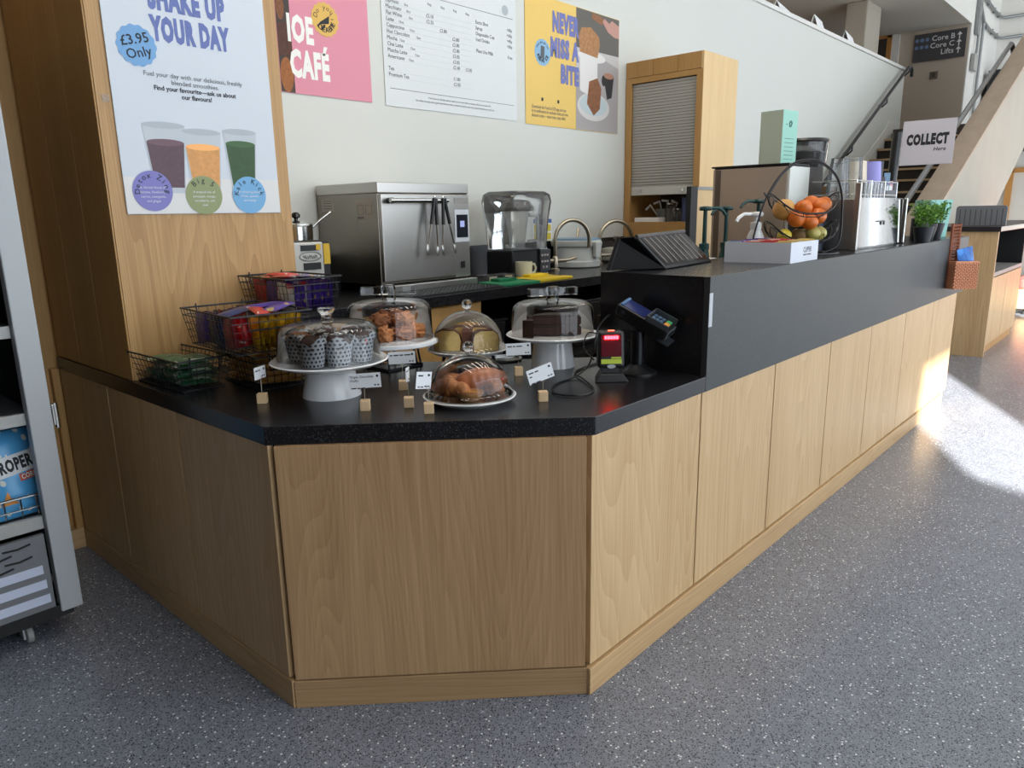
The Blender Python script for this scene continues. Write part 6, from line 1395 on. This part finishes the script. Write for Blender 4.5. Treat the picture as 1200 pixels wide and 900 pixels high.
mb = MB(); mb.M = Matrix.Translation((4.70, 1.3165, ZT+0.135)) @ Matrix.Rotation(R(90), 4, 'X'); mb.box((-0.055, 0.012, 0), (0.05, 0.018, 0.004)); mb.cyl((0.05, 0.005, 0), 0.012, 0.006, 12); mb.build('latch', black_plastic, su, world=True)
for z in (0.30, 0.375):
    MB().tube([(4.35, 1.36, ZT+z), (5.12, 1.36, ZT+z), (5.12, 1.60, ZT+z), (4.35, 1.60, ZT+z)], 0.004, 5, closed=True).build('rack_wire', chrome, su, world=True)
for x in (4.35, 4.61, 4.87, 5.12): MB().rod((x, 1.36, ZT+0.275), (x, 1.36, ZT+0.38), 0.004, 5).build('rack_post', chrome, su, world=True)
def cup_stack(x, y, z, r_, h, n, m, lb, nm='cup_stack', dome=False):
    t = thing(nm, lb, 'cups', (x, y, z))
    MB().lathe([(r_, 0), (r_*0.76, h), (r_*0.70, h), (0, h-0.004)], 24).build('cup', m, t, smooth=40)
    for k in range(1, n): MB().lathe([(r_*1.02, -0.012*k+0.012*n), (r_*1.02, -0.012*k+0.012*n+0.004)], 24, cap0=False, cap1=False).build('cup_rim', m, t, smooth=40)
lil = M('cup_lilac', '#8f8cd0', 0.5); cream = M('cup_cream', '#d9cdb8', 0.6)
Zr = ZT+0.276
cup_stack(4.955, 1.475, Zr, 0.072, 0.225, 1, lil, 'tall lilac paper cups upturned above the steel unit')
cup_stack(4.885, 1.535, Zr, 0.072, 0.228, 1, cream, 'cream paper cups upturned behind the lilac ones')
for i, (x, y, h, lb) in enumerate(((4.47, 1.50, 0.20, 'clear plastic cups upturned at the bin end of the steel unit'), (4.60, 1.54, 0.235, 'tall clear plastic cups upturned between low cups and cream cups'), (4.70, 1.50, 0.24, 'tallest clear plastic cups upturned beside the cream cups'))): cup_stack(x, y, Zr, 0.065, h, 1, clear_plastic, lb)
for i in range(7):
    t = thing('clear_tumbler', 'small clear tumbler in the wire rack, %s from the bin' % ORD[i], 'tumbler', (4.62+0.058*i, 1.405, Zr), 0, 'small tumblers in the wire rack')
    MB().lathe([(0.022, 0), (0.027, 0.095), (0.024, 0.095), (0.020, 0.006), (0, 0.006)], 14, cap1=False).build('tumbler_body', clear_plastic, t, smooth=40)
t = thing('brown_lid_box', 'brown cardboard box of lids behind the bin', 'box', (4.55, 1.75, 1.54), R(12))
t.location = (4.86, 1.80, 1.52); t['label'] = 'brown cardboard box with a cut front between grinder and clear cups'
MB().prism([(-0.14, -0.07), (0.12, -0.07), (0.12, 0.07), (-0.14, 0.07)], 0, 0.13).build('carton_body', M('kraft_card', '#7f6549', 0.8), t, bevel=0.002)
MB().box((0.07, -0.0715, 0.002), (0.118, -0.0702, 0.128)).build('dark_label', M('kraft_dark', '#33231c', 0.7), t)
t.location.z = 0.92; 
for ch in t.children: pass
MB().box((-0.13, -0.06, -0.0), (0.11, 0.06, 0.001)).build('underside', MATS['kraft_card'], t)
# raise on a shelf riser so that it shows above the steel unit
rz_ = thing('shelf_riser', 'tall dark shelf riser behind the steel unit carrying a brown box', 'shelf', (4.95, 1.80, 0.92))
t.location = (4.99, 1.765, 0.92+0.585)
rz_.location = (5.14, 1.765, 0.92)
for x in (-0.30, 0.0): MB().box((x-0.01, -0.045, 0), (x+0.01, 0.045, 0.57)).build('upright', black_matt, rz_)
MB().box((-0.33, -0.05, 0.57), (0.03, 0.05, 0.584)).build('shelf_board', black_matt, rz_)
# leaflets and grey board
lf = thing('leaflet_holder', 'clear holder of dark and pale blue leaflets beside the lilac cups', 'leaflet holder', (5.13, 1.43, Zr), R(-30))
MB().box((-0.075, -0.02, 0), (0.075, 0.03, 0.012)).build('holder_foot', clear_plastic, lf); MB().box((-0.078, -0.024, 0.012), (0.078, -0.022, 0.055)).build('holder_front', clear_plastic, lf)
for i, (x, c_, h) in enumerate(((-0.045, '#3a3438', 0.125), (0.005, '#5f7f98', 0.150), (0.045, '#b98f92', 0.100))):
    q = MB().box((x-0.024, -0.015+0.012*i, 0.013), (x+0.024, -0.012+0.012*i, 0.013+h)).build('leaflet', M('leaflet_'+c_[1:], c_, 0.6), lf)
    MB().box((x-0.018, -0.0158+0.012*i, 0.05), (x+0.018, -0.0152+0.012*i, 0.085)).build('printed_block', paper if i else grey_plastic, q)
t = thing('grey_folder', 'grey box file standing behind the leaflets', 'file', (5.32, 1.54, Zr-0.0), R(-30))
t.location = (5.18, 1.555, Zr)
MB().box((-0.09, -0.02, 0), (0.07, 0.02, 0.235)).build('file_body', M('file_grey', '#86888a', 0.6), t, bevel=0.003)
MB().box((0.071, -0.021, 0), (0.10, 0.021, 0.24)).build('file_spine', M('file_spine', '#3c3f44', 0.5), t)
# collect sign on its pole
cs = thing('collect_sign', 'white COLLECT Here sign clipped to a black pole on the upstand', 'sign', (5.56, 1.52, ZT), rot=(0, R(4), 0))
MB().lathe([(0.07, 0), (0.07, 0.012), (0.035, 0.02), (0, 0.02)], 24).build('pole_base', black_plastic, cs, smooth=40)
MB().cyl((0, 0, 0.02), 0.030, 0.70, 16).build('pole', black_plastic, cs, smooth=40)
MB().cyl((0, 0, 0.26), 0.034, 0.05, 16).build('pole_collar', M('collar_black', '#0f1012', 0.3), cs, smooth=40)
b = thing('sign_card', None, None, (-0.005, -0.035, 0.50), rot=(R(90), 0, R(-90))); b.parent = cs
MB().box((0, 0, 0), (0.315, 0.285, 0.004)).build('sign_board', M('sign_white', '#cfcbd2', 0.6), b)
fit_part('sign_lettering', ink, b, [('COLLECT', 0.030, 0.125, 0.280, 0.200)], 0.0044, 0.07)
text_part('sign_lettering', ink, b, [dict(s='Here', size=0.034, x=0.27, y=0.086, z=0.0044, align='RIGHT', sx=1.05, bold=0.012, shear=0.15)])
# potted herbs
leaf_a = M('herb_leaf', '#6f9c2e', 0.55, var=0.3, vscale=30); leaf_b = M('herb_leaf_dark', '#47751f', 0.55, var=0.3, vscale=30)
def herb(x, y, r_, hpot, hp_, lb, seed):
    t = thing('potted_herb', lb, 'plant', (x, y, ZT), seed)
    MB().lathe([(r_*0.72, 0), (r_, hpot*0.85), (r_*1.04, hpot), (r_*0.9, hpot), (r_*0.85, hpot*0.9), (0, hpot*0.88)], 26, cap1=False).build('pot', M('pot_black', '#1d2026', 0.45), t, smooth=40)
    rn = random.Random(seed); st_ = MB(); lv = [MB(), MB()]
    for i in range(46):
        a = rn.uniform(0, 2*PI); rr_ = r_*0.7*math.sqrt(rn.random()); lean = rn.uniform(0.2, 1.3); h = hp_*rn.uniform(0.55, 1.0)
        b0 = Vector((rr_*math.cos(a), rr_*math.sin(a), hpot*0.85)); b1 = b0+Vector((lean*r_*0.8*math.cos(a), lean*r_*0.8*math.sin(a), h))
        st_.tube([b0, b0.lerp(b1, 0.5)+Vector((0, 0, 0.01)), b1], 0.0012, 3)
        for k in range(12):
            p = b0.lerp(b1, 0.30+0.70*k/11); d = Vector((rn.uniform(-1, 1), rn.uniform(-1, 1), rn.uniform(-0.2, 0.9))).normalized(); s_ = rn.uniform(0.012, 0.024)
            e = d.cross(Vector((rn.uniform(-1, 1), rn.uniform(-1, 1), rn.uniform(-1, 1)))).normalized()*s_*0.32
            mb = lv[k % 2]; v = [mb._v(q) for q in (p, p+d*s_*0.5+e, p+d*s_, p+d*s_*0.5-e)]; mb._f(v)
    st_.build('stems', M('herb_stem', '#4f7a26', 0.6), t)
    tag(lv[0].build('foliage', leaf_a, t), kind='stuff'); tag(lv[1].build('foliage', leaf_b, t), kind='stuff')
herb(5.88, 1.345, 0.068, 0.11, 0.16, 'bushy green herb in a black pot, middle of the three', 3)
herb(6.10, 1.345, 0.068, 0.11, 0.18, 'bushy green herb in a black pot in front of the teal box', 5)
herb(5.42, 1.255, 0.060, 0.10, 0.17, 'bushy green herb in a black pot mirrored in the steel unit', 8)
t = thing('black_canister', 'plain matt black canister between the herb pots', 'canister', (5.66, 1.335, ZT))
MB().lathe([(0.052, 0), (0.056, 0.006), (0.056, 0.150), (0.048, 0.156), (0, 0.157)], 26).build('canister_body', M('canister_black', '#24262b', 0.4), t, smooth=40)
t = thing('teal_box', 'pale teal tapered box standing behind the herb pots', 'box', (6.36, 1.42, ZT), R(-30))
MB().hexa([(-0.085, -0.06), (0.085, -0.06), (0.085, 0.06), (-0.085, 0.06)], [(-0.105, -0.075), (0.105, -0.075), (0.105, 0.075), (-0.105, 0.075)], 0, 0.275).build('box_body', M('teal_card', '#86bdb4', 0.5), t, bevel=0.003)
MB().cbox((0, -0.071, 0.16), (0.06, 0.002, 0.05)).build('printed_label', M('teal_label', '#a5d0c8', 0.6), t)
# wicker basket hung on the upstand
wk = thing('wicker_basket', 'reddish wicker basket hung on the counter face near its end', 'basket', (6.02, 1.114, 0.925), R(-44))
wick = M('wicker_red', '#cf8f6c', 0.7, var=0.2, vscale=60); wick_d = M('wicker_dark', '#8a4f36', 0.75, var=0.2, vscale=60)
BW, BD, BH = 0.165, 0.075, 0.185
mb = MB(); rows_ = 16
def per(k, ins=0.0):
    pts_ = []
    for (x0, y0), (x1, y1), n in (((-BW/2, -BD/2), (BW/2, -BD/2), 12), ((BW/2, -BD/2), (BW/2, BD/2), 5), ((BW/2, BD/2), (-BW/2, BD/2), 12), ((-BW/2, BD/2), (-BW/2, -BD/2), 5)):
        for i in range(n): pts_.append((x0+(x1-x0)*i/n, y0+(y1-y0)*i/n))
    return pts_
for r_ in range(rows_):
    z = 0.006+BH*r_/rows_; pp = per(0); n = len(pp)
    pts_ = []
    for i, (x, y) in enumerate(pp):
        s_ = 1+0.030*(1 if (i+r_) % 2 else -1); pts_.append((x*s_, y*(1+0.07*(1 if (i+r_) % 2 else -1)), z))
    mb.tube(pts_, 0.0058, 5, closed=True)
tag(mb.build('weave', wick, wk), kind='stuff')
mb = MB()
for x, y in per(0): mb.rod((x, y, 0), (x, y, BH), 0.004, 5)
tag(mb.build('stakes', wick_d, wk), kind='stuff')
MB().tube([(-BW/2, -BD/2, BH+0.004), (BW/2, -BD/2, BH+0.004), (BW/2, BD/2, BH+0.004), (-BW/2, BD/2, BH+0.004)], 0.008, 6, closed=True).build('rim', wick, wk)
mb = MB()
for k in range(20): mb.tube([(-BW/2-0.004, BD/2+0.004, 0.02+k*0.022), (-BW/2+0.055, BD/2+0.004, 0.02+k*0.022+0.004)], 0.010, 5)
mb.tube([(-BW/2, BD/2+0.004, 0.0), (-BW/2, BD/2+0.004, 0.455)], 0.011, 6); mb.tube([(-BW/2+0.055, BD/2+0.004, 0.0), (-BW/2+0.055, BD/2+0.004, 0.455)], 0.011, 6)
tag(mb.build('hanging_back', wick_d, wk), kind='stuff')
MB().box((-BW/2+0.008, -BD/2+0.008, 0.0), (BW/2-0.008, BD/2-0.008, 0.008)).build('basket_floor', wick_d, wk)
pk_ = snack('blue_packet', 'crumpled bright blue packet standing in the wicker basket', None, (6.035, 1.099, 1.085), Euler((R(84), R(78), R(-44))), foil('wrap_blue', ('#1f5fa8', '#1a4f92', '#2f79c4'), 16), 0.26, 0.125, 0.03, 1)
# ================================================================== DISPLAY FRIDGE
fg = thing('display_fridge', 'tall pale framed display fridge on castors beside the counter', 'fridge', (0.20, 3.10, 0))
FX0, FX1, FY0, FY1 = -0.30, 0.755, 2.86, 3.54
fram = M('fridge_frame', '#a9adb0', 0.4); din = M('fridge_dark', '#131416', 0.5); fgrey = M('fridge_grey', '#85878a', 0.45, 0.3)
for a, b in ((FX0, FX0+0.07), (FX1-0.072, FX1)): MB().box((a, FY0, 0.105), (b, FY0+0.05, 2.05)).build('frame_stile', fram, fg, world=True, bevel=0.004)
MB().box((FX0, FY0, 2.05), (FX1, FY1, 2.15)).build('top_box', fram, fg, world=True)
MB().box((FX1-0.014, FY0+0.052, 0.13), (FX1-0.002, FY1, 2.05)).build('side_wall', din, fg, world=True)
MB().box((FX0+0.01, FY0+0.052, 0.13), (FX0+0.05, FY1, 2.05)).build('side_wall', din, fg, world=True)
MB().box((FX0+0.05, FY1-0.05, 0.13), (FX1-0.016, FY1, 2.05)).build('back_wall', din, fg, world=True)
MB().box((FX0, FY0+0.01, 0.085), (FX1-0.03, FY1, 0.13)).build('plinth', black_matt, fg, world=True)
vp = MB().box((FX0+0.07, FY0+0.012, 0.13), (FX1-0.085, FY0+0.03, 0.415)).build('vent_panel', M('vent_panel_grey', '#77797d', 0.45, 0.4), fg, world=True)
for r_ in range(4):
    mb = MB()
    for k in range(7):
        x = FX1-0.13-k*0.125-(0.06 if r_ % 2 else 0); z = 0.392-r_*0.024
        if x-0.09 < FX0+0.08: continue
        mb.tube([(x-0.085, FY0+0.0115, z-0.004), (x-0.04, FY0+0.010, z-0.007), (x, FY0+0.0115, z)], 0.004, 5)
    mb.build('vent_slot', black_matt, vp, world=True)
for k in range(3):
    z = 0.285-k*0.057
    MB().hexa([(FX0+0.10, FY0+0.0085), (FX1-0.105+0.004*k, FY0+0.0085), (FX1-0.105+0.004*k, FY0+0.0115), (FX0+0.10, FY0+0.0115)], [(FX0+0.10, FY0+0.0085), (FX1-0.105+0.004*k, FY0+0.0085), (FX1-0.105+0.004*k, FY0+0.0115), (FX0+0.10, FY0+0.0115)], z-0.016, z+0.016).build('pale_strip', M('strip_white', '#c3cbe0', 0.35), vp, world=True)
for z, h in ((0.44, 0.035), (0.825, 0.03), (1.13, 0.03), (1.42, 0.03)):
    MB().box((FX0+0.05, FY0+0.055, z-0.01), (FX1-0.016, FY1-0.05, z+0.005)).build('shelf', fgrey, fg, world=True)
    MB().box((FX0+0.07, FY0+0.03, z-0.012), (FX1-0.074, FY0+0.054, z+h)).build('shelf_edge', M('shelf_edge', '#a5a6a4', 0.4), fg, world=True, bevel=0.002)
h_ = MB().box((FX1+0.001, FY0+0.0, 0.80), (FX1+0.012, FY0+0.045, 0.875)).build('hinge', chrome, fg, world=True, bevel=0.002)
MB().cyl((FX1+0.014, FY0+0.006, 0.79), 0.009, 0.09, 12).build('hinge_pin', chrome, h_, world=True)
for x, y in ((0.585, 2.93), (-0.2, 2.93), (0.585, 3.45), (-0.2, 3.45)):
    c = MB().box((x-0.025, y-0.03, 0.07), (x+0.025, y+0.03, 0.085)).build('castor', fgrey, fg, world=True)
    MB().hexa([(x-0.022, y-0.028), (x-0.016, y-0.028), (x-0.016, y+0.028), (x-0.022, y+0.028)], [(x-0.022, y-0.02), (x-0.016, y-0.02), (x-0.016, y+0.02), (x-0.022, y+0.02)], 0.03, 0.07).build('castor_fork', fgrey, c, world=True)
    mb = MB(); mb.M = Matrix.Translation((x-0.012, y, 0.033)) @ Matrix.Rotation(R(90), 4, 'Y'); mb.lathe([(0.026, 0), (0.032, 0.004), (0.032, 0.020), (0.026, 0.024)], 20); mb.build('castor_wheel', M('castor_grey', '#8f8e8c', 0.5), c, world=True, smooth=40)
# wire basket of popcorn bags
wb = thing('chrome_shelf_basket', 'chrome wire basket holding popcorn bags low in the fridge', 'basket', (0.25, 3.02, 0.4455))
def crect(z, e=0.0, y0=-0.10, y1=0.20): return [(-0.42-e, y0-e, z), (0.48+e, y0-e, z), (0.48+e, y1+e, z), (-0.42-e, y1+e, z)]
mb = MB()
for z in (0.004, 0.06, 0.105): mb.tube(crect(z), 0.0045 if z != 0.06 else 0.003, 6, closed=True)
mb.build('rim_wires', chrome, wb)
mb = MB()
for i in range(19): mb.tube([(-0.42+0.90*i/18, -0.10, 0.004), (-0.42+0.90*i/18, -0.10, 0.105)], 0.0026, 5)
for i in range(8): mb.tube([(0.48, -0.10+0.3*i/7, 0.004), (0.48, -0.10+0.3*i/7, 0.105)], 0.0026, 5)
tag(mb.build('wire_grid', chrome, wb), kind='stuff')
pop = bpy.data.materials.new('popcorn_print'); pop.use_nodes = True
t_ = pop.node_tree; p_ = t_.nodes['Principled BSDF']; tc_ = t_.nodes.new('ShaderNodeTexCoord')
v_ = t_.nodes.new('ShaderNodeTexVoronoi'); v_.inputs['Scale'].default_value = 19; v_.inputs['Randomness'].default_value = 0.6; t_.links.new(tc_.outputs['Object'], v_.inputs['Vector'])
n_ = t_.nodes.new('ShaderNodeTexNoise'); n_.inputs['Scale'].default_value = 55; t_.links.new(tc_.outputs['Object'], n_.inputs['Vector'])
a_ = t_.nodes.new('ShaderNodeMath'); a_.operation = 'MULTIPLY_ADD'; a_.inputs[1].default_value = 0.28; t_.links.new(n_.outputs['Fac'], a_.inputs[0]); t_.links.new(v_.outputs['Distance'], a_.inputs[2])
l_ = t_.nodes.new('ShaderNodeMath'); l_.operation = 'LESS_THAN'; l_.inputs[1].default_value = 0.385; t_.links.new(a_.outputs[0], l_.inputs[0])
mx_ = t_.nodes.new('ShaderNodeMix'); mx_.data_type = 'RGBA'; mx_.inputs['A'].default_value = lin('#4f9fd4'); mx_.inputs['B'].default_value = lin('#d9dcd6')
t_.links.new(l_.outputs[0], mx_.inputs['Factor']); t_.links.new(mx_.outputs['Result'], p_.inputs['Base Color']); p_.inputs['Roughness'].default_value = 0.3
def popbag(loc, rz, lean, lb, front=True):
    t = thing('popcorn_bag', lb, 'popcorn', loc, rot=(R(90-lean), 0, rz)); t.scale = (0.68, 0.92, 0.7)
    me = pack_mesh(0.34, 0.25, 0.085, 21)
    o = bpy.data.objects.new('bag_film', me); COL.objects.link(o); o.parent = t; o.matrix_basis = Matrix.Rotation(R(90), 4, 'Z')
    if not me.materials: me.materials.append(pop)
    o.material_slots[0].link = 'OBJECT'; o.material_slots[0].material = pop
    if not front: return t
    mb = MB(); mb.M = Matrix.Rotation(R(6), 4, 'Z'); mb.prism(rect(-0.112, -0.003, 0.102, 0.074), 0.0435, 0.0445); mb.build('logo_panel', M('logo_white', '#d7d9da', 0.4), t)
    mb = MB(); mb.M = Matrix.Rotation(R(6), 4, 'Z'); text_fit(mb, 'PROPER', -0.098, 0.010, 0.088, 0.062, 0.0448, 0.05); mb.build('logo_lettering', ink, t)
    q = MB(); q.M = Matrix.Rotation(R(6), 4, 'Z'); q.prism(rect(0.005, -0.036, 0.098, -0.006), 0.0415, 0.0425); q.build('corn_panel', M('corn_orange', '#c9552c', 0.4), t)
    q = MB(); q.M = Matrix.Rotation(R(6), 4, 'Z'); text_fit(q, 'CORN', 0.014, -0.031, 0.090, -0.011, 0.0428, 0.03); q.build('corn_lettering', paper, t)
    q = MB(); q.prism([(-0.10, -0.115), (-0.02, -0.115), (-0.055, -0.055)], 0.034, 0.035); q.prism([(-0.02, -0.115), (0.06, -0.115), (0.005, -0.07)], 0.034, 0.035); q.build('printed_wedge', M('wedge_orange', '#cf8428', 0.5), t)
    q = MB(); q.prism(rect(0.085, -0.125, 0.118, -0.075), 0.024, 0.025); q.build('info_panel', paper, t)
    return t
popbag((0.645, 3.005, 0.620), R(4), 14, 'sky blue popcorn bag reading PROPER CORN at the front of its basket')
popbag((0.62, 3.095, 0.665), R(-3), 10, 'sky blue popcorn bag leaning behind the lettered one', False)
popbag((0.40, 3.005, 0.615), R(2), 14, 'sky blue popcorn bag in the basket away from the fridge hinge', False)
# dim stock on the upper shelves
for i, (x, z, w_, d_, h, c, nm, lb) in enumerate(((0.575, 1.136, 0.15, 0.25, 0.21, '#24262a', 'black_drinks_pack', 'shrink wrapped black pack on the fridge shelf below the top'), (0.40, 1.136, 0.15, 0.25, 0.19, '#2a2b30', 'black_drinks_pack', 'dark drinks pack next to the shrink wrapped one'), (0.57, 1.426, 0.16, 0.2, 0.10, '#3a3d44', 'grey_food_tray', 'grey food tray on the upper fridge shelf'), (0.555, 0.831, 0.10, 0.2, 0.24, '#141518', 'dark_bottle_crate', 'dark crate behind the shelf edge above the popcorn'))):
    t = thing(nm, lb, 'pack', (x, 3.15, z))
    MB().cbox((0, 0, h/2), (w_, d_, h)).build('pack_body', M('stock_'+c[1:], c, 0.35), t, bevel=0.008)
    MB().cbox((0, -d_/2-0.001, h*0.6), (w_*0.9, 0.002, h*0.25)).build('pack_label', M('stock_label', '#55585e', 0.5), t)
t = thing('blue_drink_carton', 'dark blue drink carton standing over the popcorn basket', 'carton', (0.44, 3.02, 0.831))
MB().cbox((0, 0, 0.11), (0.085, 0.085, 0.22)).build('carton_body', M('carton_blue', '#2a4d8f', 0.4), t, bevel=0.003)
MB().prism([(-0.0425, -0.0425), (0.0425, -0.0425), (0.0425, 0.0425), (-0.0425, 0.0425)], 0.221, 0.228).build('carton_top', paper, t)
